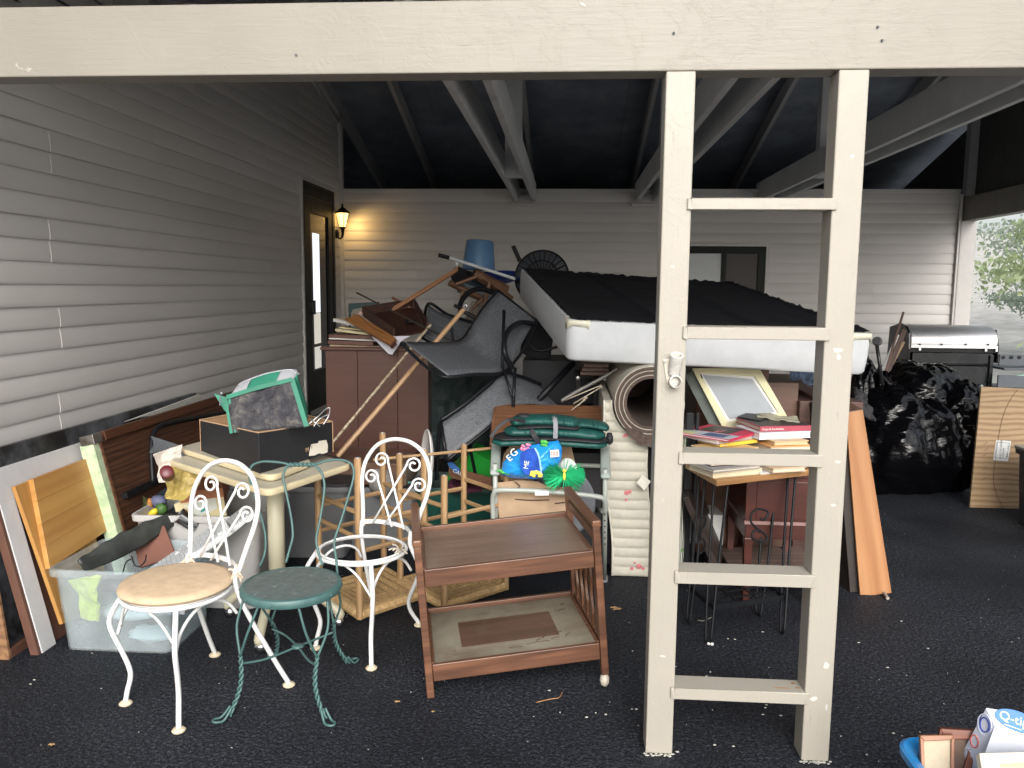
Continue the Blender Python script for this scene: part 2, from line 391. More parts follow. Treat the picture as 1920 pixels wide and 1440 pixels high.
MB().box(mxx + .02, wx1 - .06, BY - .012, BY - .006, wz0 + .06, wz1 - .06).build('pane', DWOOD, win)
# the storm door in the left wall
door = thing('storm_door', 'dark storm door with a tall narrow glass strip, beside the lit wall lantern', 'door', (WX, (DY0 + DY1) / 2, .33))
def yz(y0, y1, z0, z1, x0, x1, name, mat, parent, bev=.003, **kw): return MB().box(WX + x0, WX + x1, y0, y1, z0, z1).build(name, mat, parent, bevel=bev, **kw)
MB().box(WX, WX + .035, DY0, DY0 + .07, .33, DZ).box(WX, WX + .035, DY1 - .07, DY1, .33, DZ).box(WX, WX + .0352, DY0, DY1, DZ - .001, DZ + .02).box(WX, WX + .033, DY0 + .07, DY1 - .07, DZ - .11, DZ - .001).build('door_frame', DKFR, door, bevel=.003)
MB().box(WX, WX + .028, DY0 + .07, DY0 + .2, .36, DZ - .11).box(WX, WX + .028, DY1 - .2, DY1 - .07, .36, DZ - .11).box(WX, WX + .0282, DY0 + .2, DY1 - .2, DZ - .25, DZ - .11).box(WX, WX + .0282, DY0 + .2, DY1 - .2, .36, .72).build('door_leaf', DKFR, door, bevel=.003)
yz(DY0 + .2, DY1 - .2, .72, DZ - .25, .004, .010, 'pane', GLASSD, door, 0)
def glow(name, col, s):
    m, nt, b = base(name, .3); b.inputs['Base Color'].default_value = (*col, 1); b.inputs['Emission Color'].default_value = (*col, 1); b.inputs['Emission Strength'].default_value = s; return m
yz(7.50, 7.70, 1.28, 2.03, .0105, .012, 'glow_strip', glow('door_daylight_glow', (.80, .86, .93), .75), door, 0, label='glowing strip standing in for daylight in the door glass')  # emissive strips imitate daylight showing in the door glass
yz(7.50, 7.70, .98, 1.275, .0105, .012, 'glow_strip', glow('door_low_glow', (.62, .58, .50), .5), door, 0)
yz(7.50, 7.70, .74, .95, .0105, .012, 'glow_strip', glow('door_low_glow2', (.6, .58, .52), .5), door, 0)
MB().tube([(WX + .07, 7.34, 1.27), (WX + .07, 7.34, 1.40)], .012).box(WX + .028, WX + .07, 7.33, 7.35, 1.27, 1.29).box(WX + .028, WX + .07, 7.33, 7.35, 1.38, 1.40).build('handle', BLK, door)
CONC = plain('concrete', (.22, .215, .2), .8, var=.2, bump=.4)
o = MB().box(WX + .02, -1.75, 7.0, 8.38, 0, .31).build('concrete_doorstep', CONC, None, bevel=.01); tag(o, 'grey concrete step under the dark storm door', 'step')
# lantern
lan = thing('wall_lantern', 'lit black carriage lantern glowing yellow on the wall beside the storm door', 'lantern', (WX, 8.28, 2.1))
lc = V3((WX + .085, 8.27, 2.13))
MB().lathe([(.045, -.01), (.045, .01), (.02, .025)], 14, Matrix.Translation((WX + .02, 8.27, 2.07)) @ Matrix.Rotation(math.pi / 2, 4, 'Y')).build('back_plate', BLK, lan, smooth=40)
MB().tube(sm([(WX + .02, 8.27, 2.07), (WX + .04, 8.27, 2.03), (WX + .07, 8.27, 2.03), lc + V3((0, 0, -.02))]), .009).build('arm', BLK, lan, smooth=True)
T = Matrix.Translation(lc)
MB().lathe([(.004, -.1), (.014, -.06), (.02, -.01), (.032, .0), (.036, .012)], 12, T).build('base_cup', BLK, lan, smooth=40)
MB().lathe([(.034, .012), (.062, .15)], 6, T, cap=False).build('lamp_glass', glow('lamp_glass', (1, .62, .18), 2.2), lan)
BULB = glow('bulb', (1, .86, .5), 14)
MB().ell(lc + V3((0, 0, .1)), (.022, .022, .035)).build('bulb', BULB, lan, smooth=True)
b = MB()
for k in range(6):
    a = math.pi / 3 * k; b.tube([lc + V3((.035 * math.cos(a), .035 * math.sin(a), .012)), lc + V3((.064 * math.cos(a), .064 * math.sin(a), .152))], .0035, 5)
b.build('glass_bars', BLK, lan)
MB().lathe([(.082, .15), (.075, .165), (.03, .20), (.012, .215), (.012, .235), (.004, .25)], 6, T).build('cap', BLK, lan)
pl = bpy.data.lights.new('lantern_light', 'SPOT'); pl.energy = 1.9; pl.color = (1, .60, .2); pl.shadow_soft_size = .03; pl.spot_size = math.radians(165); pl.spot_blend = .6
plo = bpy.data.objects.new('lantern_light', pl); link(plo, lan, frame(lc + V3((.085, 0, .05)), (1, 0, 0), V3((-.55, -.75, .55))))
# ---------------------------------------------------------------- roof over it all
roof = thing('open_rafter_roof', 'dark open rafter roof with paired pale tie beams over the cluttered garage', 'roof', (.8, 5, 2.5))
XL, XR = -3.4, 4.5
def slope(yA, zA, yB, zB, name, t, mat, x0, x1, parent=roof, M=None):
    return MB().prism([(x0, yA, zA), (x0, yA, zA + t), (x0, yB, zB + t), (x0, yB, zB)], (x1 - x0, 0, 0)).build(name, mat, parent, bevel=0)
DT = .15
nP = 4
for i in range(nP):       # sheathing sheets with open joints between them
    a, b_ = XL + (XR - XL) * i / nP + .002, XL + (XR - XL) * (i + 1) / nP - .002
    for (ya, yb) in ((6.62, 9.05), (9.056, 11.2)):
        slope(ya, roofz(ya) + DT, yb, roofz(yb) + DT, 'roof_sheet', .02, DECK, a, b_)
    for (ya, yb) in ((2.34, 4.3), (4.306, 6.62)):
        slope(ya, roofz(ya) + DT, yb, roofz(yb) + DT, 'roof_sheet', .02, DECK, a, b_)
MB().box(XL - .1, XR + .1, 2.3, 11.3, 4.15, 4.3).prism([(XL - .1, 2.3, 2.75), (XL - .1, 6.62, 3.9), (XL - .1, 11.3, 2.65), (XL - .1, 11.3, 2.7), (XL - .1, 6.62, 4.2), (XL - .1, 2.3, 2.9)], (XR - XL + .2, 0, 0)).build('roof_covering', DECK, roof)
for k in range(-1, 6):
    x = -.457 + 1.236 * (k - 1) if k else -1.69
    if k == -1: x = -2.35
    slope(6.60, roofz(6.62), 11.1, roofz(11.1), 'rafter', DT - .001, RAFT, x - .02, x + .02)
    slope(2.36, roofz(2.36), 6.60, roofz(6.6), 'rafter', DT - .001, RAFT, x - .02, x + .02)
slope(6.6, roofz(6.62), BY, roofz(BY), 'rake_trim', .03, TRIM, WX, WX + .02)
MB().box(XL, XR, 6.6, 6.64, 3.5, 3.84).build('ridge_board', RAFT, roof)
for i, x in enumerate((-.457, .78, 2.015)):
    for s in (-1, 1):
        MB().box(x + s * .088 - .019, x + s * .088 + .019, 2.56, BY + .09, 2.425, 2.615).build('tie_beam', TIE, roof, bevel=.003)
    MB().box(x - .068, x + .068, 6.60, 6.70, 2.42, 3.55).build('king_post', TIE, roof, bevel=.003)
MB().box(XL, XR, 11.0, 11.1, 2.3, 2.7).box(XL, XL + .05, BY, 11.1, 2.3, 3.4).box(WX, XR, BY + .14, 11.05, 2.40, 2.45).box(XL, WX - .1, BY - .02, 11.1, 2.3, 2.35).build('loft_closing_panel', DECK, roof)  # closing panels out of view, added against light leaking into the loft
MB().box(WX - .9, WX - .02, BY, BY + .1, 2.3, 3.3).build('loft_closing_panel', DECK, roof)
# right gable infill with studs
GD = plain('gable_boarding', (.075, .075, .07), .8, var=.2)
MB().prism([(4.02, 2.4, 2.48), (4.02, 6.62, 3.72), (4.02, 11, 2.55), (4.02, 11, 2.48)], (.02, 0, 0)).build('gable_boarding', GD, roof)
for y in (BY - .06, 6.6, 4.9, 3.2):
    MB().box(3.93, 4.015, y, y + .09, 2.48, roofz(y) + .04).build('gable_stud', RAFT, roof, bevel=.003)
# header beam, side beam
hdr = thing('header_beam', 'big cream painted timber beam crossing the whole top of the view', 'beam', (.8, 2.56, 2.18))
MB().box(-2.419, 4.05, 2.52, 2.612, 2.18, 2.392).build('timber', BEIGE, hdr, bevel=.004)
NAIL = plain('nail_metal', (.25, .27, .3), .4, .8)
for (x, z) in ((.89, 2.30), (.905, 2.262), (.30, 2.29), (-.85, 2.24), (1.35, 2.33)):
    MB().tube([(x, 2.522, z), (x + .002, 2.514, z - .003)], .0035, 7).build('nail', NAIL, hdr)
sb = MB().box(3.93, 4.05, 2.615, 8.56, 2.235, 2.47).build('side_beam', plain('side_beam_paint', (.20, .185, .165), .5, dirt=(.3, .27, .24), dirtamt=.25), None, bevel=.004)
tag(sb, 'taupe side beam above the bright right opening, bearing on the back wall corner', 'beam')
cp = MB().box(3.93, 4.05, 2.52, 2.612, 0, 2.18).build('corner_support_post', BEIGEV, None, bevel=.004); tag(cp, 'cream post at the right end of the front beam', 'post')
# ---------------------------------------------------------------- ladder of two posts
lad = thing('ladder_post', 'two cream painted 4x4 posts joined by five rungs like a ladder under the beam', 'post', (.58, 2.56, 0))
for (a, b_) in ((.283, .371), (.789, .877)):
    q = MB(); n = 24
    q.box(a, b_, 2.52, 2.61, 0, 2.1795); q.build('post', BEIGEV, lad, bevel=.004)
for (yt, yb, px) in ((371, 393, 1400), (613, 637, 1400), (850, 873, 1400), (1075, 1098, 1400), (1295, 1316, 1400)):
    z1, z0 = P(px, yt, 2.512).z, P(px, yb, 2.512).z
    MB().box(.3715, .7885, 2.511, 2.600, z0, z1).box(.358, .3715, 2.511, 2.5198, z0, z1).box(.7885, .803, 2.511, 2.5198, z0, z1).build('rung', BEIGEV, lad, bevel=.0025)
RUST = plain('rust_spot', (.30, .12, .02), .8, var=.4)
zr = P(1400, 1295, 2.512).z
for (x, y, w, d) in ((.765, 2.575, .006, .006), (.772, 2.545, .008, .004), (.72, 2.54, .03, .002)):
    MB().lathe([(1, 0), (.8, .0006)], 10, Matrix.Translation((x, y, zr)) @ Matrix.Diagonal((w, d, 1, 1))).build('rust_stain', RUST, lad)
PEEL = plain('peeled_primer', (.46, .455, .43), .6, var=.1)
for (x, z, w, h) in ((.84, 1.93, .012, .007), (.83, 1.35, .02, .01), (.835, 1.33, .008, .012), (.85, .33, .012, .014), (.818, .215, .014, .009), (.86, .19, .006, .012), (.85, 1.00, .012, .006), (.845, .86, .012, .005), (.33, .34, .013, .005), (.32, 1.6, .01, .006)):
    pts = [(x + w * math.cos(a) * rnd.uniform(.5, 1.1), 2.5195, z + h * math.sin(a) * rnd.uniform(.5, 1.1)) for a in [k * math.pi / 4 for k in range(8)]]
    MB().prism(pts, (0, .0006, 0)).build('paint_flake', PEEL, lad)
# flag bracket on the left post
CRM = plain('cream_enamel', (.55, .50, .42), .35, var=.05); SOCK = plain('worn_white_socket', (.66, .64, .6), .5, dirt=(.2, .18, .15))
fb = thing('flagpole_bracket', 'cream two-socket flagpole bracket screwed to the left post of the ladder', 'bracket', (.34, 2.52, 1.23))
def onpost(px, py, y=2.52): return P(px, py, y)
b = MB(); pl_ = [onpost(*q, 2.515) for q in ((1243, 674), (1262, 672), (1270, 700), (1266, 727), (1253, 727), (1248, 705))]
b.prism(pl_, (0, .005, 0)); b.build('plate', CRM, fb, bevel=.002)
def socket(p0, d, L, r, nm):
    d = V3(d).normalized(); F = frame(p0, d.orthogonal(), d)
    return MB().lathe([(r * .9, 0), (r, L * .5), (r * 1.02, L), (r * .78, L), (r * .74, L * .3), (.001, L * .3)], 18, F, cap=False).build(nm, SOCK, fb, smooth=35)
socket(onpost(1263, 700, 2.515), (.08, -.42, .9), .066, .020, 'socket')
socket(onpost(1263, 716, 2.515), (.1, -.97, .15), .03, .020, 'socket')
for q in ((1247, 679), (1258, 724), (1275, 703)):
    p = onpost(*q, 2.51); MB().lathe([(.0035, 0), (.003, .003)], 8, frame(p, (1, 0, 0), (0, -1, 0))).build('screw', NAIL, fb)
# ================================================================ things against the left wall
def leanplane(xb, xt, zt): return (V3((xb, 0, 0)), V3((zt, 0, xb - xt)).normalized())
PRIM = plain('primer_white_wood', (.60, .60, .61), .6, var=.1, dirt=(.42, .35, .33), dirtamt=.33, bump=.3, scale=4)
DKTOP = plain('smoky_dark_laminate', (.022, .021, .022), .35, var=.4, scale=5, dirt=(.13, .14, .16), dirtamt=.5, bump=.3, spec=.35)
BRNEDGE = plain('brown_edge', (.13, .06, .04), .6, dirt=(.5, .45, .4), dirtamt=.2)
PLYD = wood('dark_plywood', (.115, .05, .027), (.035, .016, .010), 1.2, .5, dist=9, ring=9)
MAHO = wood('mahogany_grain', (.12, .045, .022), (.04, .015, .01), 2, .4, dist=14, ring=14)
MAPLE = wood('honey_maple', (.56, .31, .095), (.50, .265, .075), .7, .4, grain=.2, dist=3)
MAPLE2 = wood('honey_maple_dark', (.50, .26, .075), (.44, .215, .06), .9, .4, grain=.22, dist=3)
GREENL = plain('green_marbled_laminate', (.42, .55, .34), .4, var=.25, scale=22, dirt=(.62, .68, .5), dirtamt=.45)
def leanrect(name, y0, y1, h0, h1, pl, t, mat, parent, **kw):
    p0, n = pl; up = V3((-n.z, 0, n.x)); up = up if up.z > 0 else -up
    def pt(y, s): return V3((p0.x, y, 0)) + up * s
    return board(name, None, t, mat, parent, world=[pt(y0, h0), pt(y1, h0), pt(y1, h1), pt(y0, h1)], xdir=(0, 1, 0), **kw)
plA = leanplane(-2.275, -2.365, .86)
a = thing('table_top', 'long smoky black tabletop on edge, leaning lowest against the left wall', 'tabletop', (-2.28, 3.9, 0))
leanrect('top_surface', 2.985, 4.93, .04, .852, plA, .03, DKTOP, a)
leanrect('edge_lip', 2.97, 2.985, 0, .852, (plA[0] + V3((.02, 0, 0)), plA[1]), .05, wood('worn_edge_wood', (.36, .20, .10), (.16, .08, .05), 1), a)
leanrect('edge_lip', 2.985, 4.93, 0, .04, (plA[0] + V3((.02, 0, 0)), plA[1]), .05, BRNEDGE, a)
plB = leanplane(-2.16, -2.335, .78)
b_ = thing('primed_door', 'white primed panel door leaning on the wall, maple boards set in its recess', 'door', (-2.16, 3.4, 0))
leanrect('rail', 3.04, 3.86, .65, .79, plB, .035, PRIM, b_); leanrect('stile', 3.04, 3.13, 0, .65, plB, .035, PRIM, b_)
leanrect('recessed_panel', 3.131, 3.86, 0, .65, (plB[0] - V3((.018, 0, 0)), plB[1]), .012, BRNEDGE, b_)
leanrect('unpainted_edge', 3.02, 3.0395, 0, .79, (plB[0] - V3((.004, 0, 0)), plB[1]), .036, BRNEDGE, b_)
plC = leanplane(-2.10, -2.285, .76)
m1 = board('maple_board', [(28, 912), (140, 868), (215, 1130), (118, 1170)], .018, MAPLE2, None, (plC[0] - V3((.022, 0, 0)), plC[1])); tag(m1, 'thin honey maple board standing behind the thicker butcher block board', 'board')
mb = thing('butcher_block', 'honey butcher block board of glued staves leaning on the white door', 'board', (-2.1, 3.2, .3))
c0, c1, c2, c3 = [PP(x, y, *plC) for x, y in ((62, 898), (172, 856), (209, 990), (94, 1066))]
for i in range(4):
    u0, u1 = i / 4 + .0007, (i + 1) / 4 - .0007
    board('stave', None, .03, MAPLE if i % 2 else MAPLE2, mb, world=[c0.lerp(c3, u0), c1.lerp(c2, u0), c1.lerp(c2, u1), c0.lerp(c3, u1)], bevel=.001)
plF = leanplane(-2.2, -2.31, .86)
fo = board('foam_board', [(238, 790), (376, 739), (389, 763), (262, 783)], .022, plain('speckled_foam', (.42, .42, .39), .9, var=.2, scale=60), None, plF); tag(fo, 'grey white speckled foam wedge on edge between the dark tabletop and the plywood panel', 'foam board')
plD = leanplane(-2.06, -2.245, .82)
d = thing('plywood_desk_panel', 'dark plywood desk underside with green marbled front edge, leaning left', 'desk panel', (-2.1, 3.7, 0))
leanrect('underside', 3.655, 5.25, 0, .80, plD, .02, PLYD, d); leanrect('mahogany_rim', 3.68, 5.25, .80, .845, (plD[0] + V3((.015, 0, 0)), plD[1]), .05, MAHO, d)
leanrect('side_rail', 3.632, 3.654, 0, .80, (plD[0] + V3((.006, 0, 0)), plD[1]), .03, wood('brown_rail', (.22, .10, .05), (.12, .05, .03), 1), d)
leanrect('green_edge', 3.585, 3.631, 0, .80, (plD[0] + V3((.004, 0, 0)), plD[1]), .07, GREENL, d)
leanrect('metal_corner', 3.58, 3.65, .80, .845, (plD[0] + V3((.016, 0, 0)), plD[1]), .07, plain('scuffed_steel', (.35, .34, .32), .35, .8, dirt=(.1, .08, .06)), d)
leanrect('runner_bar', 3.70, 4.6, .50, .53, (plD[0] + V3((.03, 0, 0)), plD[1]), .03, BLK, d)
pp = thing('bent_pipe', 'black bent steel pipe resting across the dark plywood panel', 'pipe', (-2.0, 4.2, .3))
MB().tube(sm([PP(287, 905, plD[0] + V3((.06, 0, 0)), plD[1]), PP(284, 840, plD[0] + V3((.06, 0, 0)), plD[1]), PP(291, 808, plD[0] + V3((.06, 0, 0)), plD[1]), PP(320, 793, plD[0] + V3((.06, 0, 0)), plD[1]), PP(420, 775, plD[0] + V3((.06, 0, 0)), plD[1])]), .014).build('tube', BLK, pp, smooth=True)
# ---- wire mesh offcut, newspapers, package pile between panel and table
MESHM = plain('galvanised_wire', (.42, .47, .52), .35, .7)
def lattice(q, nu, nv, r, name, mat, parent=None, bulge=0):
    q = [V3(p) for p in q]; b = MB(); n = (q[1] - q[0]).cross(q[3] - q[0]).normalized()
    f = lambda u, v: q[0].lerp(q[1], u).lerp(q[3].lerp(q[2], u), v) + n * bulge * math.sin(math.pi * v)
    for i in range(nu + 1): b.tube([f(i / nu, k / 5) for k in range(6)], r, 3)
    for j in range(nv + 1): b.tube([f(0, j / nv), f(1, j / nv)], r, 3)
    return b.build(name, mat, parent)
lm = lattice([P(283, 818, 3.85), P(345, 838, 3.7), P(338, 858, 3.68), P(280, 848, 3.83)], 26, 14, .0011, 'wire_mesh_offcut', MESHM, bulge=.02); tag(lm, 'curled galvanised wire mesh offcut left of the folding table', 'wire mesh')
NEWS = plain('newsprint', (.56, .50, .45), .9, var=.1, scale=12, dirt=(.25, .22, .21), dirtamt=.32)
def crumple(name, quad, mat, amp=.01, n=14, t=.001, parent=None, seed=0, fs=12, smooth=False, **kw):
    q = [V3(p) for p in quad]; nn = (q[1] - q[0]).cross(q[3] - q[0]).normalized()
    def f(u, v):
        p = q[0].lerp(q[1], u).lerp(q[3].lerp(q[2], u), v); return p + nn * amp * noise.noise(p * fs + V3((seed, 0, 0))) + nn * amp * .5 * noise.noise(p * fs * 3)
    return MB().grid(f, n, n).build(name, mat, parent, solid=t, smooth=smooth, **kw)
o = crumple('newspaper', [P(297, 905, 3.45), P(292, 850, 3.45), P(345, 832, 3.55), P(330, 905, 3.45)], NEWS, .03, t=.004); tag(o, 'folded newspaper stuffed beside the left corner of the folding table', 'newspaper')
o = crumple('wrapping_paper', [P(308, 935, 3.35), P(318, 872, 3.42), P(375, 892, 3.35), P(345, 940, 3.3)], plain('mustard_paper', (.33, .25, .07), .5, var=.3, scale=20), .025, t=.004); tag(o, 'crinkled mustard paper bag under the left edge of the folding table', 'paper bag')
o = MB().lathe([(.02, 0), (.028, .012), (.028, .07), (.02, .075)], 16, frame(P(316, 893, 3.3), (1, 0, 0), (.3, -.8, .5))).build('round_tin', plain('maroon_tin', (.10, .012, .018), .35), None, smooth=40); tag(o, 'maroon round tin peeping out under the folding table edge', 'tin')
tbx = boxM('terracotta_box', (.2, .2, .10), frame(P(385, 915, 3.75) - V3((0, 0, .06)), (.9, .3, 0), (0, -.2, 1)), plain('terracotta_card', (.30, .12, .06), .8), None); tag(tbx, 'terracotta brown carton tucked beneath the folding table', 'box')
# ================================================================ totes on the left
def tote(name, label, c, sx, sy, h, mat, rz=0, rim=.018, taper=.03, lid=None, group=None, z0=0):
    t = thing(name, label, 'storage bin', (c[0], c[1], z0), rz, group); M = WM[t.name]; b = MB()
    def ring(w, d, z, r=.04, n=5):
        out = []
        for (qx, qy, a0) in ((1, 1, 0), (-1, 1, 90), (-1, -1, 180), (1, -1, 270)):
            for k in range(n):
                a = math.radians(a0 + 90 * k / (n - 1)); out.append(V3((qx * (w / 2 - r) + r * math.cos(a), qy * (d / 2 - r) + r * math.sin(a), z)))
        return out
    rings = [ring(sx - taper * 2, sy - taper * 2, 0), ring(sx - taper * 1.9, sy - taper * 1.9, .01), ring(sx - taper * 1.3, sy - taper * 1.3, h * .45), ring(sx - taper * 1.15, sy - taper * 1.15, h * .46),
             ring(sx - taper * .5, sy - taper * .5, h - .035), ring(sx + rim, sy + rim, h - .03), ring(sx + rim * 1.2, sy + rim * 1.2, h - .006), ring(sx + rim, sy + rim, h), ring(sx - .008, sy - .008, h), ring(sx - taper * .6 - .006, sy - taper * .6 - .006, h - .03), ring(sx - taper * 2 - .006, sy - taper * 2 - .006, .006)]
    n = len(rings[0])
    for r_ in rings: b.v += [M @ p for p in r_]
    for i in range(len(rings) - 1):
        for k in range(n): b.f.append((i * n + k, i * n + (k + 1) % n, (i + 1) * n + (k + 1) % n, (i + 1) * n + k))
    b.f.append(tuple(reversed(range(n)))); b.f.append(tuple((len(rings) - 1) * n + k for k in range(n)))
    b.build('tub', mat, t, smooth=35)
    if lid:
        l = MB(); rs = [ring(sx + rim, sy + rim, h + .002), ring(sx + rim * 1.8, sy + rim * 1.8, h + .004), ring(sx + rim * 1.8, sy + rim * 1.8, h + .02), ring(sx - .02, sy - .02, h + .024), ring(sx - .05, sy - .05, h + .015)]
        for r_ in rs: l.v += [M @ p for p in r_]
        for i in range(len(rs) - 1):
            for k in range(n): l.f.append((i * n + k, i * n + (k + 1) % n, (i + 1) * n + (k + 1) % n, (i + 1) * n + k))
        l.f.append(tuple(reversed(range(n)))); l.f.append(tuple((len(rs) - 1) * n + k for k in range(n)))
        l.build('lid', lid, t, smooth=35)
    return t
m, nt, b = base('frosted_plastic', .3); b.inputs['Base Color'].default_value = (.80, .86, .88, 1)
tr = nd(nt, 'ShaderNodeBsdfTransparent'); tr.inputs[0].default_value = (.86, .92, .95, 1); mx = nd(nt, 'ShaderNodeMixShader'); mx.inputs[0].default_value = .45
fr = nd(nt, 'ShaderNodeTexNoise', Scale=9.); nt.links.new(mapped(nt, (1, 1, 1)), fr.inputs[0])
mr = nd(nt, 'ShaderNodeMapRange'); mr.inputs[3].default_value = .10; mr.inputs[4].default_value = .32; nt.links.new(fr.outputs[0], mr.inputs[0]); nt.links.new(mr.outputs[0], mx.inputs[0])
nt.links.new(tr.outputs[0], mx.inputs[1]); nt.links.new(b.outputs[0], mx.inputs[2]); nt.links.new(mx.outputs[0], nt.nodes['Material Output'].inputs[0]); FROST = m
TA = 0.0
tote('clear_storage_bin', 'clear frosted plastic storage bin full of odds and ends, beside the tan cushioned chair', (-1.86, 3.26), .52, .42, .36, FROST, 0)
GT = plain('grey_tote_plastic', (.36, .35, .355), .4, var=.05); GTD = plain('dark_grey_tote', (.17, .175, .185), .45, var=.06)
tote('grey_storage_bin', 'open light grey storage bin holding toy gourds and a cream box', (-1.73, 3.76), .60, .46, .46, plain('light_grey_tote', (.42, .415, .41), .4, var=.05), .04)
# things in the clear bin
YEL = plain('yellow_plastic', (.62, .68, .06), .5); WHP = plain('white_plastic', (.68, .70, .70), .35, var=.05); GRYP = plain('grey_plastic', (.38, .40, .42), .4, var=.1)
o = crumple('yellow_cloth', [(-2.06, 3.10, .30), (-1.93, 3.09, .32), (-1.95, 3.10, .12), (-2.03, 3.11, .14)], YEL, .03, t=.01); tag(o, 'bright yellow cloth showing through the clear bin wall', 'cloth')
o = MB().ell((-1.86, 3.2, .13), (.14, .07, .035)).build('white_dish', WHP, None, smooth=True); tag(o, 'white oval dish blurred behind the clear bin wall', 'dish')
o = MB().ell((-1.75, 3.16, .05), (.10, .06, .03), fn=lambda d: 1 + .3 * noise.noise(d * 3)).build('pale_rag', plain('pale_rag', (.55, .62, .62), .9), None, smooth=True); tag(o, 'pale crumpled rag on the floor of the clear bin', 'rag')
o = boxM('brown_booklet', (.24, .3, .03), frame((-1.95, 3.35, .18), (1, .1, .2), (0, .2, 1)), plain('purple_brown_card', (.14, .08, .09), .7), None); tag(o, 'dull purple brown booklet inside the clear bin', 'booklet')
o = boxM('grey_tray', (.14, .2, .04), frame((-1.68, 3.25, .13), (1, .1, .1), (0, .1, 1)), GRYP, None); tag(o, 'dark grey tray inside the clear bin', 'tray')
def keyboard(label, M):
    k = thing('keyboard', label, 'keyboard', M=M, group=None)
    boxM('case', (.44, .15, .02), M, WHP, k)
    b = MB()
    for r_ in range(6):
        for c in range(21):
            if rnd.random() < .03: continue
            x = -.205 + c * .0195; y = -.06 + r_ * .0215
            b.box(x, x + .0165, y, y + .0175, .02, .026, M)
    b.build('keys', GRYP, k, kind='stuff'); return k
kp = P(290, 1055, 3.25)
keyboard('white computer keyboard with grey keys propped in the clear bin', frame((-1.66, 3.30, .34), (.82, .52, .22), (-.35, -.35, .8)))
keyboard('second pale computer keyboard behind the first, end up in the clear bin', frame((-1.60, 3.42, .36), (.75, .55, .30), (-.45, -.3, .8)))
o = board('terracotta_tile', [(245, 1000), (308, 985), (330, 1042), (262, 1065)], .02, plain('terracotta_flaky', (.16, .065, .045), .8, dirt=(.3, .2, .17), dirtamt=.3), None, (V3((-1.7, 3.5, .4)), V3((.2, -.8, .4)).normalized())); tag(o, 'flaking terracotta brown board standing in the clear bin', 'board')
# torn leathery grey sheet lying over both bins
def torn(u, v):
    a, b_ = V3(P(152, 1062, 3.12)), V3(P(352, 958, 3.62)); c = a.lerp(b_, u)
    w = .05 * math.sin(math.pi * min(1, .10 + .95 * u)) ** .6 * (1 + .12 * noise.noise(V3((u * 14, 0, v * 2))))
    s = (v - .5) * 2
    return c + V3((.45, -.1, -.35)) * 0 + V3((.30, .15, -.62)).normalized() * (s * w) + V3((.1, -.5, .6)) * (.02 * (1 - s * s)) + V3((0, 0, .012 * noise.noise(V3((u * 9, v * 4, 3)))))
o = MB().grid(torn, 40, 12).build('torn_rubber_sheet', plain('charred_grey_rubber', (.028, .031, .029), .45, var=.6, scale=9, dirt=(.08, .085, .06), dirtamt=.3, bump=.5), None, solid=.006, smooth=True); tag(o, 'torn dark grey rubber sheet curved over the rims of both bins', 'rubber sheet')
o = MB().tube(sm([P(247, 1042, 3.3), P(252, 1058, 3.3), P(262, 1062, 3.3), P(272, 1052, 3.3), P(274, 1040, 3.3)]), .003).tube(sm([P(230, 1075, 3.25), P(236, 1055, 3.25), P(246, 1048, 3.25)]), .003).build('cable', BLKP, None); tag(o, 'thin black cable looping out of the clear bin', 'cable')
# toys in the grey bin
o = crumple('leafy_garland', [P(262, 972, 3.75), P(266, 930, 3.8), P(300, 945, 3.8), P(300, 975, 3.75)], plain('dark_olive_leaf', (.05, .06, .02), .6, var=.5), .06, t=.003, fs=30); tag(o, 'dark curled leaf garland at the left end of the grey bin', 'garland')
gourd = thing('toy_gourds', 'yellow green and violet toy gourds in the grey bin', 'toy', P(290, 955, 3.72))
MB().ell(P(287, 962, 3.66), (.018, .02, .03), T=Matrix.Rotation(.8, 3, 'Y')).build('yellow_gourd', plain('toy_yellow', (.75, .52, .03), .35), gourd, smooth=True)
MB().ell(P(302, 955, 3.68), (.03, .025, .03), fn=lambda d: 1 + .3 * noise.noise(d * 4)).build('green_gourd', plain('toy_green', (.05, .12, .025), .5), gourd, smooth=True)
MB().ell(P(297, 940, 3.72), (.042, .03, .03), fn=lambda d: 1 + .15 * noise.noise(d * 3)).build('violet_gourd', plain('toy_violet', (.10, .11, .19), .6), gourd, smooth=True)
MB().ell(P(281, 945, 3.70), (.014, .014, .03)).build('orange_gourd', plain('toy_orange', (.35, .15, .03), .5), gourd, smooth=True)
bb = thing('speckled_basin', 'dark speckled plastic basin tilted at the back of the grey bin', 'basin', P(340, 940, 3.9))
MB().lathe([(.05, 0), (.13, .05), (.145, .055), (.13, .045), (.06, .012), (.001, .01)], 24, frame(P(345, 945, 3.95), (1, 0, 0), (-.1, -.35, .9)), cap=False).build('bowl', plain('speckled_black', (.02, .025, .035), .4, dirt=(.25, .3, .35), dirtamt=.25, scale=50), bb, smooth=40)
CREAM = plain('aged_cream_plastic', (.60, .53, .33), .45, var=.05)
cm = thing('cream_card_file', 'cream plastic box with a paper label lying tilted in the grey bin', 'plastic box', P(385, 950, 3.7))
plK = (P(380, 950, 3.62), V3((.1, -.62, .75)).normalized())
board('case', [(326, 945), (415, 908), (425, 965), (372, 985), (330, 962)], .045, CREAM, cm, plK)
board('paper_label', [(345, 948), (403, 928), (407, 953), (372, 970)], .0015, plain('label_white', (.62, .66, .60), .7), cm, (plK[0] + plK[1] * .0015, plK[1]), bevel=0)
board('teal_mark', [(376, 955), (384, 952), (385, 957), (377, 961)], .001, plain('teal_ink', (.05, .35, .32), .6), cm, (plK[0] + plK[1] * .0028, plK[1]), bevel=0)
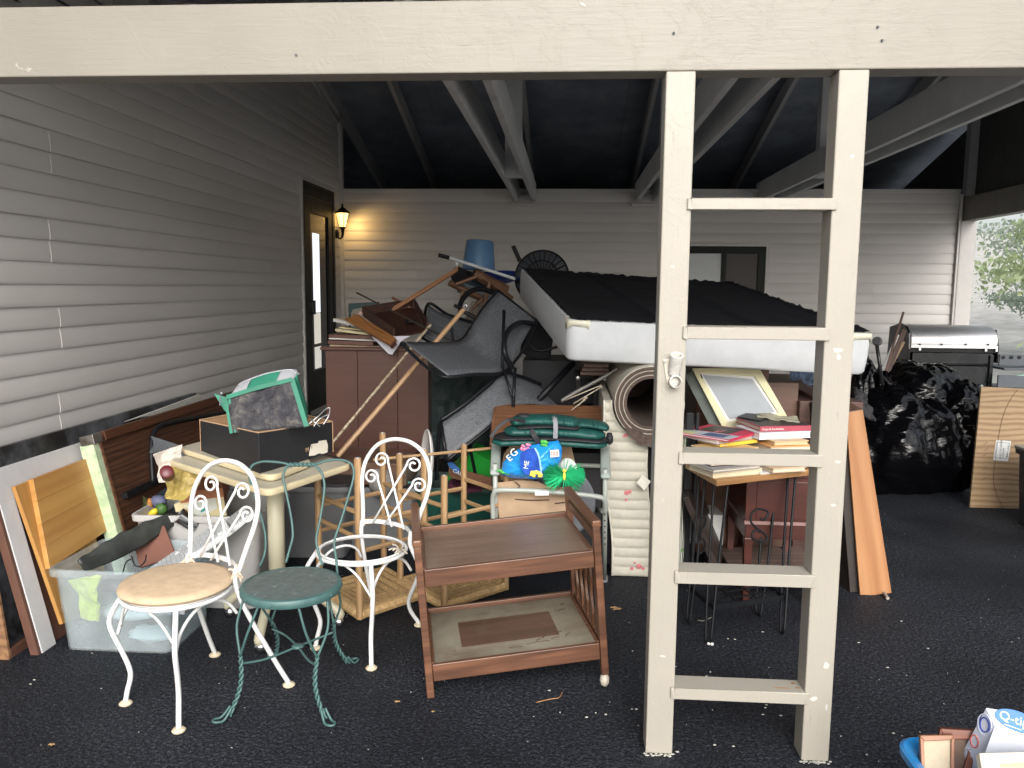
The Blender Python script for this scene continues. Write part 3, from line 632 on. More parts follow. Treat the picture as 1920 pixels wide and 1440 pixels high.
o = MB().lathe([(.035, 0), (.036, .09), (.032, .09), (.031, .005), (.001, .004)], 20, frame(P(366, 985, 3.55), (1, 0, 0), (-.5, -.3, .5)), cap=False).build('steel_cup', plain('bright_steel', (.6, .6, .6), .15, 1.), None, smooth=40); tag(o, 'shiny steel cup lying in front of the cream box in the grey bin', 'cup')
# the two large dark grey lidded bins under the table
tote('large_grey_bin', 'large mid grey storage bin under the folding table, left of its cream column', (-1.55, 4.5), .66, .46, .42, GTD, .05, lid=plain('black_lid', (.03, .03, .035), .5))
tote('grey_bin', 'large mid grey storage bin with ribbed walls right of the cream table column', (-1.20, 4.72), .66, .46, .37, plain('mid_grey_tote', (.235, .245, .26), .45, var=.06), -.02)
o = boxM('long_brown_drawer', (.75, .45, .13), frame((-1.3, 4.75, .375), (1, 0, 0), (0, 0, 1)), wood('red_brown_front', (.16, .07, .045), (.08, .035, .025), 1, dirt=(.12, .13, .09)), None); tag(o, 'long red brown drawer lying across the grey bin under the table', 'drawer')
# ================================================================ folding pedestal table
tb = thing('pedestal_table', 'cream topped pedestal table with a leaf on top, curved feet on chrome casters', 'table', (-1.36, 3.55, 0))
TOPM = plain('greige_laminate', (.43, .40, .32), .4, var=.05, scale=30); EDGE = plain('cream_edge', (.58, .50, .32), .5, var=.08, dirt=(.35, .25, .12), dirtamt=.25); LEGM = plain('cream_leg_paint', (.52, .49, .36), .35, var=.04)
def roundpoly(c, R, n=6):
    out = []; N = len(c)
    for i in range(N):
        p, a, d_ = V3(c[i]), V3(c[i - 1]), V3(c[(i + 1) % N])
        s, e = p + (a - p).normalized() * R, p + (d_ - p).normalized() * R
        for k in range(n + 1):
            t = k / n; out.append(s * (1 - t) ** 2 + p * 2 * t * (1 - t) + e * t * t)
    return out
def slab(poly, z, t, parent, nm):
    pts = [V3((p[0], p[1], z)) for p in poly]; c = sum(pts, V3()) / len(pts)
    MB().prism(pts, (0, 0, -t)).build(nm + '_edge', EDGE, parent, bevel=.008)
    MB().prism([c + (p - c) * .975 + V3((0, 0, .0012)) for p in pts], (0, 0, -.002)).build(nm + '_surface', TOPM, parent)
L0, F0_, R0 = G(312, 862, .74), G(503, 921, .74), G(663, 868, .74); B0 = L0 + R0 - F0_
slab(roundpoly([L0, F0_, R0, B0], .06), .74, .028, tb, 'top')
L1, F1_, R1 = G(333, 838, .772), G(508, 893, .772), G(590, 862, .772)
slab(roundpoly([L1, F1_, R1, L1 + R1 - F1_], .07), .77, .026, tb, 'leaf')
colx = G(517, 1085, 0.06); colx = V3((-1.34, 3.46, 0))
q = P(518, 1000, 3.42)
MB().tube([(q.x, 3.42, .16), (q.x, 3.42, .71)], .037, 16).build('column', LEGM, tb, smooth=True)
for (px, py) in ((487, 1205), (634, 1158), (560, 1100), (430, 1140)):
    e = G(px, py, 0.05); e.z = .055; s = V3((q.x, 3.42, .24))
    mid = s.lerp(e, .55) + V3((0, 0, .03))
    MB().tube(sm([s, mid, e + V3((0, 0, .025)), e]), .021, 10).build('foot', LEGM, tb, smooth=True)
    g = MB(); g.ell(e - V3((0, 0, .027)), (.026, .018, .026)).build('caster', plain('chrome', (.6, .6, .62), .15, 1.) if 'chrome' not in bpy.data.materials else bpy.data.materials['chrome'], tb, smooth=True)
# ---- black carton on the table with the clear fronted bag
bx = thing('black_carton', 'open matt black cardboard carton with a torn white label, on the folding table', 'carton', G(487, 885, .77))
BC = plain('black_card', (.011, .012, .015), .55, var=.3, dirt=(.08, .09, .1), dirtamt=.22, scale=30); INNER = plain('kraft_inside', (.42, .26, .14), .8)
f0 = G(487, 888, .772); l0 = G(377, 845, .772); r0 = G(624, 848, .772)
zt = P(484, 811, f0.y).z; 
f0t = V3((f0.x, f0.y, zt)); l0t = V3((l0.x, l0.y, P(376, 787, l0.y).z)); r0t = V3((r0.x, r0.y, P(624, 790, r0.y).z))
bk = l0 + r0 - f0; bkt = V3((bk.x, bk.y, (l0t.z + r0t.z) / 2))
for nm, (A, B_, Bt, At) in dict(front_left=(l0, f0, f0t, l0t), front_right=(f0, r0, r0t, f0t), back_right=(r0, bk, bkt, r0t), back_left=(bk, l0, l0t, bkt)).items():
    board('side_panel', None, .004, BC if 'front' in nm else INNER, bx, world=[A, B_, Bt, At], bevel=.001)
KR = plain('kraft_edge', (.5, .33, .2), .8)
b = MB()
for A, B_ in ((f0, f0t), (f0t, l0t), (f0t, r0t), (r0, r0t), (l0t, bkt), (r0t, bkt)): b.bar(A - V3((0, .003, 0)), B_ - V3((0, .003, 0)), .005, .004)
b.build('worn_edges', KR, bx)
nrm = (r0 - f0).cross(f0t - f0).normalized(); nrm = nrm if nrm.y < 0 else -nrm
plX = (f0 + nrm * .002, nrm)
jag = [(584, 833), (597, 831), (598, 827), (612, 825), (615, 836), (614, 848), (606, 851), (598, 850), (590, 854), (580, 855), (581, 845)]
board('torn_label', jag, .0015, plain('torn_paper', (.66, .62, .53), .8, var=.1), bx, plX, bevel=0)
text('M', .028, frame(PP(573, 848, f0 + nrm * .003, nrm), r0 - f0, nrm), KR, bx)
text('J', .018, frame(PP(584, 839, f0 + nrm * .0045, nrm), r0 - f0, nrm), BLKP, bx)
# the clear fronted bag
bg = thing('clear_fronted_bag', 'green and grey zip bag with a clear wrinkled window, standing in the black carton', 'bag', G(490, 860, .8))
GRN = plain('emerald_fabric', (.02, .17, .11), .6, var=.2, scale=14, bump=.3, bscale=200); GREYF = plain('grey_piping_fabric', (.30, .31, .34), .7, var=.1)
Yb = f0.y + .12
qa, qb, qc, qd = P(437, 812, Yb), P(426, 745, Yb + .04), P(548, 712, Yb + .07), P(575, 800, Yb + .03)
dn = V3((.15, .95, .12)).normalized() * .11
m, nt, b = base('crinkled_clear_vinyl', .12); v = mapped(nt, (1, 1, 1))
n = nd(nt, 'ShaderNodeTexNoise', Scale=17., Detail=9., Roughness=.7, Distortion=.25); nt.links.new(v, n.inputs[0])
nt.links.new(ramp(nt, n.outputs[0], [(.42, (.018, .018, .026)), (.55, (.05, .048, .055)), (.70, (.17, .16, .13))]), b.inputs['Base Color']); addbump(nt, b, n.outputs[0], 1., .02); CLV = m
crumple('clear_window', [qa, qd, qc, qb], CLV, .012, t=.002, parent=bg, fs=16, smooth=True)
def strip(pts, w, t, mat, nm, parent, up=(0, -1, 0)):
    b = MB(); pts = sm(pts, 4)
    for i in range(len(pts) - 1): b.bar(pts[i], pts[i + 1], w, t, up)
    return b.build(nm, mat, parent)
nb = (qd - qa).cross(qb - qa).normalized(); nb = nb if nb.y < 0 else -nb
strip([qa, qb], .026, .006, GRN, 'green_border', bg, nb); strip([qb + nb * .004, qb.lerp(qc, .5) + V3((0, 0, .004)) + nb * .004, qc + nb * .004], .018, .006, GRN, 'green_border', bg, nb); strip([qc, qd], .02, .006, GRN, 'green_border', bg, nb)
def topf(u, v):
    a = qb.lerp(qc, u); c = a + V3((.01, .09, .012 + .03 * math.sin(math.pi * min(1, max(0, u)))))
    p = a.lerp(c, v); return p + V3((0, 0, .028 * math.sin(math.pi * (v * .75 + .02)) * (1 if .04 < u < .96 else .3)))
for u0, u1, mt, nm in ((0, .28, GREYF, 'grey_top'), (.28, .74, GRN, 'green_top'), (.74, 1, GREYF, 'grey_top')):
    MB().grid(lambda u, v: topf(u0 + (u1 - u0) * u, v), 8, 8).build(nm, mt, bg, solid=.003, smooth=True)
MB().tube(sm([topf(u, .62) + V3((0, 0, .003)) for u in (0, .02, .1, .3, .5, .7, .9, .98, 1)], 3), .0035, 5).build('zip', plain('zip_grey', (.32, .33, .36), .5), bg, smooth=True)
ge = qc + V3((.02, .02, .012)); b = MB(); b.grid(lambda u, v: (qc + V3((.004, .005, 0))).lerp(P(557, 700, Yb + .12), u).lerp(qd.lerp(P(577, 765, Yb + .14), u), v) + V3((0, -.006 * math.sin(u * 9), 0)), 8, 8); b.build('side_gusset', GRN, bg, solid=.003, smooth=True)
MB().grid(lambda u, v: qb.lerp(P(401, 738, Yb + .03), u).lerp(qb.lerp(qa, .5).lerp(P(413, 762, Yb + .03), u * .6), v), 5, 5).build('side_gusset', GRN, bg, solid=.003)
MB().bar(P(414, 742, Yb - .01), P(412, 760, Yb - .01), .005, .003, (0, -1, 0)).ell(P(415, 738, Yb - .01), (.006, .004, .008)).build('zip_pull', NAIL, bg)
HG = plain('silver_wire', (.6, .62, .66), .3, .8)
o = MB().tube(sm([P(575, 798, Yb + .1), P(595, 782, Yb + .12), P(610, 768, Yb + .12), P(618, 765, Yb + .12), P(616, 780, Yb + .12), P(606, 796, Yb + .1)]), .0025, 6).tube(sm([P(588, 800, Yb + .08), P(600, 785, Yb + .1), P(614, 778, Yb + .1)]), .002, 6).tube([P(582, 785, Yb + .1), P(600, 800, Yb + .1)], .002, 6).build('wire_hanger', HG, None, smooth=True); tag(o, 'bent silver wire hanger sticking out of the black carton', 'hanger')
o = MB().tube(sm([P(610, 852, 3.25), P(625, 856, 3.3), P(640, 862, 3.4), P(655, 870, 3.5), P(660, 878, 3.5)]), .003, 6).build('cord', BLKP, None); tag(o, 'black cord trailing over the right edge of the folding table', 'cord')
# ================================================================ wire chairs
WI = plain('white_enamel_iron', (.74, .75, .75), .4, var=.04, dirt=(.38, .27, .16), dirtamt=.22, scale=14)
RUSTC = plain('rusty_cream', (.60, .52, .38), .7, var=.15, dirt=(.35, .18, .07), dirtamt=.4, scale=60)
def white_chair(label, seat, c, yaw, group, rf=.225):
    t = thing('white_garden_chair', label, 'chair', (c[0], c[1], 0), yaw, group); M = WM[t.name]
    L = lambda x, y, z: M @ V3((x, y, z))
    r = .185
    MB().tube([L(r * math.cos(a), r * math.sin(a), .432) for a in [2 * math.pi * k / 40 for k in range(40)]], .0075, 8, closed=True).tube([L((r - .012) * math.cos(a), (r - .012) * math.sin(a), .44) for a in [2 * math.pi * k / 40 for k in range(40)]], .005, 6, closed=True).build('seat_ring', WI, t, smooth=True)
    for s in (-1, 1):
        MB().tube(sm([L(s * .15, -.105, .432), L(s * .185, -.135, .36), L(s * .195, -.145, .30), L(s * .165, -.12, .20), L(s * .145, -.105, .12), L(s * .155, -.115, .05), L(s * .16, -.12, .012)]), .0095, 8).build('leg', WI, t, smooth=True)
        MB().lathe([(.012, 0), (.022, .001), (.024, .006), (.018, .012), (.01, .016)], 16, M @ Matrix.Translation((s * .16, -.12, 0))).build('foot_disc', RUSTC, t, smooth=50)
        MB().tube(sm([L(s * .142, .150, .50), L(s * .142, .145, .44), L(s * .16, .18, .32), L(s * .20 if s < 0 else rf - .02, .26, .12), L(s * .225 if s < 0 else rf, .31, .012)]), .0095, 8).build('leg', WI, t, smooth=True)
        MB().lathe([(.012, 0), (.022, .001), (.024, .006), (.018, .012), (.01, .016)], 16, M @ Matrix.Translation((s * .225 if s < 0 else rf, .31, 0))).build('foot_disc', RUSTC, t, smooth=50)
        MB().tube(sm([L(s * .172, -.13, .27), L(s * .165, -.10, .35), L(s * .155, -.03, .405), L(s * .145, .05, .41), L(s * .14, .11, .38), L(s * .145, .145, .33)]), .006, 6).build('brace', WI, t, smooth=True)
    MB().tube(sm([L(-.165, -.12, .30), L(-.10, -.14, .39), L(0, -.15, .425), L(.10, -.14, .39), L(.165, -.12, .30)]), .005, 6).build('brace', WI, t, smooth=True)
    # hooped back, leaning: u across, w up
    def B(u, w): w = .46 + (w - .46) * .93; return L(u * 1.2 + .004, .15 + .10 * (w - .46) / .42, w)
    hoop = [B(-.1195, .475)] + [B(-x, z) for x, z in ((.138, .58), (.158, .68), (.156, .765), (.118, .845), (.06, .885))] + [B(0, .896)] + [B(x, z) for x, z in ((.06, .885), (.118, .845), (.156, .765), (.158, .68), (.138, .58))] + [B(.1165, .475)]
    b = MB(); hp = sm(hoop, 6)
    b.tube(hp, .0095, 8); b.build('back_hoop', WI, t, smooth=True)
    b = MB(); rr = sm([L(-.135, .15, .495), L(-.08, .185, .497), L(0, .195, .498), L(.08, .185, .497), L(.135, .15, .495)], 6)
    for i in range(len(rr) - 1): b.bar(rr[i], rr[i + 1], .004, .018)
    b.build('back_rail', WI, t)
    def scroll(u0, w0, u1, w1, s, R):
        pts = [B(u0, w0), B(u0 + (u1 - u0) * .5, w0 + (w1 - w0) * .5), B(u1, w1)]
        cu = u1 + s * R
        for k in range(1, 26):
            a = math.pi - (k / 25) * math.pi * 2.75; rr_ = R * (1 - .72 * max(0, (k - 6) / 19))
            pts.append(B(cu + s * rr_ * math.cos(a), w1 + .004 + rr_ * math.sin(a)))
        return MB().tube(pts, .0052, 6)
    for (a0, b0, c0_, d0, s, R) in ((-.075, .50, .045, .785, 1, .032), (-.018, .50, .083, .70, 1, .031), (.075, .50, -.045, .785, -1, .032), (.018, .50, -.083, .70, -1, .031)):
        scroll(a0, b0, c0_, d0, s, R).build('back_scroll', WI, t, smooth=True)
    if seat:
        tan = plain('tan_suede', (.56, .42, .28), .95, var=.12, scale=25, bump=.5, bscale=300)
        prof = [(.001, .444), (.17, .442), (.188, .447), (.196, .458), (.190, .47), (.165, .476), (.001, .479)]
        MB().lathe(prof, 48, M).build('seat_cushion', tan, t, smooth=60)
    return t
yaw = math.atan2(-.49, .87)
ch1 = white_chair('white iron garden chair with round tan cushion and scrolled hoop back, in front', True, (-1.395, 2.70), yaw, 'white scrolled garden chairs')
TIECL = plain('tie_cord', (.62, .50, .38), .9)
M1 = WM[ch1.name]
for s in (-1, 1):
    p = M1 @ V3((s * .142, .15, .475)); b = MB()
    for k in range(7):
        d = V3((rnd.uniform(-1, 1), rnd.uniform(-1, .2), rnd.uniform(-.9, .7))).normalized() * rnd.uniform(.02, .045); b.tube(sm([p, p + d * .5 + V3((0, 0, .01)), p + d]), [.004] * 12 + [.002], 5)
    b.tube([p + V3((.014 * math.cos(a), .014 * math.sin(a), .006 * math.sin(3 * a))) for a in [k * .7 for k in range(20)]], .004, 5)
    b.build('cushion_tie', TIECL, ch1, smooth=True)
ch2 = white_chair('white iron garden chair without a seat, only its ring, behind the green chair', False, (-.845, 3.205), yaw, 'white scrolled garden chairs', .05)
p = WM[ch2.name] @ V3((.16, .06, .44)); b = MB()
for k in range(9):
    d = V3((rnd.uniform(-1, .4), rnd.uniform(-1, .2), rnd.uniform(-.7, .7))).normalized() * rnd.uniform(.03, .06); b.tube(sm([p, p + d * .5 + V3((0, 0, .01)), p + d]), .004, 5)
b.build('cloth_knot', plain('dirty_cloth', (.45, .40, .34), .9), ch2, smooth=True)
# green ice cream parlour chair
GI = plain('green_enamel_iron', (.06, .13, .125), .45, var=.12, scale=30, dirt=(.12, .11, .10), dirtamt=.2)
gc = thing('green_parlour_chair', 'green twisted wire parlour chair with round slatted seat between the white chairs', 'chair', (-.995, 2.77, 0), .04)
Mg = WM[gc.name]; L = lambda x, y, z: Mg @ V3((x, y, z))
r = .178
MB().lathe([(r - .008, .418), (r, .418), (r + .004, .424), (r + .004, .442), (r, .447), (r - .012, .449), (r - .012, .43)], 44, Mg, cap=False).build('seat_band', GI, gc, smooth=40)
GW = plain('weathered_green_wood', (.10, .125, .12), .75, var=.2, scale=40, dirt=(.30, .34, .32), dirtamt=.36, bump=.8)
for k in range(7):
    x0, x1 = -r + .012 + k * (2 * r - .024) / 7 + .002, -r + .012 + (k + 1) * (2 * r - .024) / 7 - .002
    R_ = r - .012; pts = []
    for x in [x0 + (x1 - x0) * j / 4 for j in range(5)]: pts.append(V3((x, -math.sqrt(max(0, R_ * R_ - x * x)), .44)))
    for x in [x1 - (x1 - x0) * j / 4 for j in range(5)]: pts.append(V3((x, math.sqrt(max(0, R_ * R_ - x * x)), .44)))
    rot = Mg @ Matrix.Rotation(-.5, 4, 'Z')
    MB().prism([rot @ q_ for q_ in pts], (0, 0, .008)).build('seat_slat', GW, gc, bevel=.001)
for k in range(10):
    a = k * .63 + .2; F = Mg @ frame((r * math.cos(a) * 1.022, r * math.sin(a) * 1.022, .433), (0, 0, 1), (math.cos(a), math.sin(a), 0))
    MB().lathe([(.006, 0), (.005, .002), (.002, .004)], 10, F).build('rivet', GI, gc, smooth=True)
for (fx, fy) in ((-.19, -.15), (.155, -.15), (-.175, .30), (.14, .27)):
    sx, sy = math.copysign(1, fx), math.copysign(1, fy)
    j = V3((fx * .80, fy * .80 if fy < 0 else fy * .6, .22)); foot = V3((fx, fy, .008))
    A = V3((sx * .15, sy * .07, .42)); B2 = V3((sx * .07, sy * .15, .42))
    b = MB(); b.tube([L(*q_) for q_ in sm([A, (A + j) / 2 + V3((sx * .02, 0, .0)), j])], .0048, 6); b.tube([L(*q_) for q_ in sm([B2, (B2 + j) / 2 + V3((0, sy * .02, .0)), j])], .0048, 6)
    for ph in (0, math.pi):
        pts = []
        ax = (foot - j); uu = ax.cross(V3((0, 1, 0))).normalized(); ww = ax.cross(uu).normalized(); N = 46
        for q_ in range(N + 1):
            tt = q_ / N; a = ph + tt * math.pi * 9; e = 1 if tt < .86 else max(0, 1 - (tt - .86) / .14)
            base_ = j + ax * tt + V3((sx * .02, sy * .0, 0)) * math.sin(tt * math.pi) * -1
            pts.append(L(*(base_ + (uu * math.cos(a) + ww * math.sin(a)) * .0052 * e + (uu * math.cos(ph)) * .008 * (1 - e))))
        b.tube(pts, .0046, 6)
    o2 = V3((fx, fy, .006)); d = V3((fx, fy, 0)).normalized(); sd = V3((-d.y, d.x, 0))
    b.tube([L(*q_) for q_ in sm([o2 + V3((0, 0, .035)) - d * .01 + sd * .008, o2 + sd * .014 + d * .02, o2 + d * .045 + sd * .013, o2 + d * .055, o2 + d * .045 - sd * .013, o2 + d * .02 - sd * .014, o2 + V3((0, 0, .035)) - d * .01 - sd * .008], 5)], .0048, 6)
    b.build('leg', GI, gc, smooth=True)
    MB().tube([L(*q_) for q_ in sm([(0, .06, .175), (fx * .45, fy * .45 + .02, .175), (j.x * .98, j.y * .98, .19)])], .0045, 6).build('stretcher', GI, gc, smooth=True)
MB().lathe([(.001, -.004), (.022, -.003), (.024, .003), (.012, .007), (.001, .008)], 12, Mg @ Matrix.Translation((0, .06, .175)), cap=False).build('stretcher_hub', GI, gc, smooth=True)
def gb(px, py): 
    t = (1060 - py) / 195.; return P(px, py, 2.955 + .12 * max(0, t))
b = MB(); b.tube(sm([gb(*q_) for q_ in ((487, 1062), (497, 1035), (497, 1000), (487, 960), (474, 920), (468, 892), (472, 874), (490, 866), (515, 866), (535, 869), (541, 872))], 5), .005, 7)
b.tube(sm([gb(*q_) for q_ in ((633, 1078), (630, 1045), (627, 1015), (640, 975), (652, 935), (662, 900), (663, 880), (655, 867), (635, 862), (610, 865), (592, 871))], 5), .005, 7); b.build('back_loop', GI, gc, smooth=True)
b = MB(); b.tube(sm([gb(*q_) for q_ in ((536, 1055), (543, 1030), (549, 1005), (546, 970), (537, 925), (531, 895), (536, 878), (545, 871))], 5), .005, 7)
b.tube(sm([gb(*q_) for q_ in ((605, 1060), (597, 1035), (593, 1010), (600, 975), (607, 930), (608, 905), (602, 885), (590, 872))], 5), .005, 7); b.build('inner_loop', GI, gc, smooth=True)
b = MB()
for ph in (0, math.pi):
    a0, a1 = gb(541, 871), gb(592, 871); b.tube([a0.lerp(a1, k / 40) + V3((0, .005 * math.cos(ph + k * .5), .005 * math.sin(ph + k * .5))) for k in range(41)], .0048, 6)
b.build('top_twist', GI, gc, smooth=True)
# ================================================================ serving cart
WAL = wood('walnut_laminate', (.30, .205, .15), (.045, .027, .02), 1.1, .38, grain=.45, dist=2.6, ring=22, dirt=(.25, .22, .19), dirtamt=.28)
REDW = wood('reddish_cart_wood', (.19, .088, .048), (.075, .032, .02), 1.6, .38, grain=.5, dist=7)
DUSTW = wood('dusty_walnut', (.22, .18, .13), (.12, .09, .065), 1.1, .5, dist=3, ring=16, dirt=(.27, .25, .20), dirtamt=.5)
cart = thing('serving_cart', 'two tier walnut laminate serving cart, tilted, dust on its lower shelf', 'cart', (-.5, 2.81, 0))
ux = (V3((.2, 2.956, .058)) - V3((-.5, 2.81, 0))).normalized(); vy = V3((-.19, .98, -.01)); 
Mc = frame((-.5, 2.81, 0), ux, ux.cross(vy)); WMc = Mc
CW, CD = .70, .53
def cb(name, x0, x1, y0, y1, z0, z1, mat, parent=cart, bev=.003, **kw):
    return MB().box(x0, x1, y0, y1, z0, z1).build(name, mat, parent, Mc, bevel=bev, local=True, **kw)
for zz, nm in ((.128, 'lower'), (.495, 'upper')):
    cb('shelf', .032, CW - .032, .02, CD - .02, zz - .016, zz - .006, WAL if nm == 'upper' else DUSTW)
    cb('shelf_rail', .03, CW - .03, .0, .018, zz - .066, zz, REDW); cb('shelf_rail', .03, CW - .03, CD - .018, CD, zz - .05, zz + .012, REDW)
    cb('shelf_rail', .026, .04, .018, CD - .018, zz - .06, zz, REDW); cb('shelf_rail', CW - .04, CW - .026, .018, CD - .018, zz - .06, zz, REDW)
# dark patch where something stood on the dusty shelf
cb('faded_patch', .125, .565, .10, .41, .1221, .1225, wood('half_dusted', (.20, .145, .10), (.12, .085, .06), 1.2, .5, dist=4, ring=14, dirt=(.25, .23, .18), dirtamt=.6), bev=0, label='paler dusty border round the clean patch')
cb('clean_patch', .15, .54, .13, .37, .1226, .1229, wood('bare_walnut', (.15, .085, .058), (.055, .032, .024), 1.3, .45, dist=4, ring=18, dirt=(.2, .18, .14), dirtamt=.35), bev=0, label='dark clean rectangle in the dust')
SM = plain('dust_smear', (.07, .045, .03), .6)
for (x, y, a, l) in ((.40, .08, .1, .09), (.44, .10, .5, .04), (.47, .12, .9, .03), (.50, .10, .2, .035), (.53, .14, .6, .03), (.56, .11, .8, .03), (.58, .36, .3, .03), (.33, .07, -.1, .05), (.60, .42, .2, .02)):
    p = [(x, y, .1231), (x + l * .5 * math.cos(a), y + l * .5 * math.sin(a) + .006, .1231), (x + l * math.cos(a), y + l * math.sin(a), .1231)]
    MB().tube([V3(q) for q in sm(p, 4)], .0022, 4).build('finger_smear', SM, cart, Mc, local=True)
for x0, x1, nm in ((0, .028, 0), (CW - .028, CW, 1)):
    for y0, y1 in ((-.004, .026), (CD - .026, CD + .004)):
        cb('post', x0, x1, y0, y1, .0 if not nm or y0 > .1 else -.002, .585, REDW)
    cb('handle_rail', x0 - .003, x1 + .003, -.012, CD + .012, .5855, .613, REDW, bev=.006)
    cb('end_rail', x0 + .005, x1 - .005, .026, CD - .026, .525, .56, REDW)
    cb('bottom_rail', x0 + .005, x1 - .005, .026, CD - .026, .10, .135, REDW)
    for k in range(5):
        yy = .075 + k * (CD - .15) / 4; xm = (x0 + x1) / 2; prof = []
        n = 12; pts = []
        for j in range(n * 2 + 1):
            z = .136 + (.428 - .136) * j / (n * 2); w = .016 + .008 * math.sin(j / (n * 2) * math.pi * 4 - .8) ; pts.append((z, w))
        out = [V3((xm - .005, yy - w, z)) for z, w in pts] + [V3((xm - .005, yy + w, z)) for z, w in reversed(pts)]
        MB().prism(out, (.010, 0, 0)).build('fretted_slat', REDW, cart, Mc, local=True)
CAST = plain('worn_cream_caster', (.50, .46, .38), .45, dirt=(.2, .17, .13))
for (x, y) in ((CW - .014, .012), (CW - .014, CD - .012)):
    p = Mc @ V3((x, y, 0)); MB().ell(V3((p.x, p.y, .028)), (.019, .026, .027)).build('caster', CAST, cart, smooth=True)
    MB().tube([V3((p.x, p.y, .05)), p + V3((0, 0, .002))], .008, 8).build('caster_stem', NAIL, cart)
# ================================================================ upside down rush seated stools
BAM = wood('bamboo_pole', (.46, .305, .16), (.32, .19, .09), 3, .45, grain=.4, dist=3, dirt=(.12, .07, .04), dirtamt=.3)
RUSH = plain('woven_rush', (.42, .28, .13), .8, var=.35, scale=60, dirt=(.16, .10, .05), dirtamt=.35, bump=.8, bscale=300)
CAPM = plain('steel_glide', (.55, .55, .55), .3, .7)
def polez(a, b, r, n=12):
    a, b = V3(a), V3(b); M = frame(a, b - a, V3((.3, .5, .8)).cross(b - a)); L_ = (b - a).length
    q = MB(); q.tube([V3((0, 0, 0)), V3((L_, 0, 0))], r, n); return q, M
def pole(name, a, b, r, mat, parent, n=12):
    q, M = polez(a, b, r, n); return q.build(name, mat, parent, M, local=True, smooth=60)
def stool(label, cs, hts):
    c = sum((V3((*q, 0)) for q in cs), V3()) / 4
    t = thing('rush_stool', label, 'stool', c, 0, 'rattan stools standing upside down')
    A = [V3((*q, .0)) for q in cs]
    for k, (q, h_) in enumerate(zip(cs, hts)):
        top = V3((q[0], q[1], h_)); pole('leg', V3((*q, .012)), top, .0165, BAM, t)
        MB().lathe([(.012, 0), (.013, .003), (.004, .005)], 12, Matrix.Translation(top)).build('leg_glide', CAPM, t, smooth=True)
        nx = cs[(k + 1) % 4]
        for i, hh in enumerate((.03, .33 + .06 * (k % 2), .46 + .05 * (k % 2))):
            pole('stretcher', (*q, hh), (*nx, hh + .0), .0115 if i else .014, BAM, t, 8)
    def seat(u, v):
        p = A[0].lerp(A[1], u).lerp(A[3].lerp(A[2], u), v); d = min(u, 1 - u, v, 1 - v); s = u if min(u, 1 - u) < min(v, 1 - v) else v
        return p + V3((0, 0, .055 - .028 * min(1, d * 3) + .004 * math.sin(min(min(u, 1 - u), min(v, 1 - v)) * 240)))
    MB().grid(seat, 48, 48).grid(lambda u, v: seat(u, v) * 1 - V3((0, 0, .035)), 48, 48).build('rush_seat', RUSH, t, kind='stuff')
    for k in range(4):
        b = MB(); a_, b_ = A[k] + V3((0, 0, .032)), A[(k + 1) % 4] + V3((0, 0, .032)); N = 44
        for j in range(1, N):
            p = a_.lerp(b_, j / N); dd = (b_ - a_).normalized() 
            b.tube([p + (V3((0, 0, 1)) * math.sin(w) + dd.cross(V3((0, 0, 1))) * math.cos(w)) * .0205 for w in [i * math.pi / 3 for i in range(6)]], .0045, 4, closed=True)
        b.build('rush_wrapping', RUSH, t, kind='stuff')
    return t
stool('rattan stool upside down on its rush seat behind the seatless white chair', [(-.93, 3.475), (-.68, 3.76), (-.95, 4.05), (-1.21, 3.77)], [.765, .755, .775, .67])
stool('rattan stool upside down behind the serving cart, its four legs up', [(-.56, 3.62), (-.29, 3.90), (-.54, 4.18), (-.83, 3.90)], [.66, .675, .70, .70])
rp = thing('bamboo_rail', 'thin bamboo stick lying across the tops of the rattan stools', 'stick', (-.9, 4.0, .7)); pole('stick', P(700, 862, 4.0), P(925, 840, 4.25), .008, BAM, rp)
# ================================================================ behind the stools: green tote, white disc, woven tray, green bin
GTT = plain('forest_green_plastic', (.012, .07, .055), .4, var=.1)
tote('green_storage_bin', 'dark forest green storage bin behind the rattan stools', (-.62, 4.85), .60, .42, .34, GTT, .03)
wd = thing('white_round_tray', 'chipped white round tray standing on edge behind the seatless chair', 'tray', P(800, 860, 4.6))
n_ = V3((-.93, -.32, .05)).normalized(); Fd = frame(P(803, 862, 4.6), (0, 0, 1), n_)
MB().lathe([(.001, .004), (.15, .004), (.165, .014), (.178, .016), (.182, .010), (.168, -.002), (.001, -.004)], 40, Fd, cap=False).build('disc', WHITEG, wd, smooth=40)
for (a, r_) in ((1.9, .13), (2.2, .10), (2.6, .14), (1.4, .12)):
    MB().lathe([(.008, .0), (.007, .001)], 8, Fd @ Matrix.Translation((r_ * math.cos(a), r_ * math.sin(a), .005)) @ Matrix.Diagonal((1, 2.2, 1, 1))).build('chip', BLK, wd)
BRG = plain('bright_green_plastic', (.02, .30, .04), .35, var=.1)
gbn = thing('green_wedge_bin', 'bright green plastic bin tipped on its side above the woven tray', 'bin', P(885, 880, 4.7))
Fg = frame(P(880, 905, 4.75), (.8, .1, -.5), (.5, -.3, .75))
bq = MB(); bq.v = [Fg @ V3(p) for p in ((-.14, -.08, 0), (.14, -.08, 0), (.14, .08, 0), (-.14, .08, 0), (-.10, -.06, .24), (.10, -.06, .24), (.10, .06, .24), (-.10, .06, .24))]
bq.f = [(0, 1, 5, 4), (1, 2, 6, 5), (2, 3, 7, 6), (3, 0, 4, 7), (4, 5, 6, 7)]; bq.build('tub', BRG, gbn, solid=.004, bevel=.004)
MB().tube([Fg @ V3(p) for p in ((-.145, -.085, 0), (.145, -.085, 0), (.145, .085, 0), (-.145, .085, 0))], .006, 6, closed=True).build('rim', BRG, gbn)
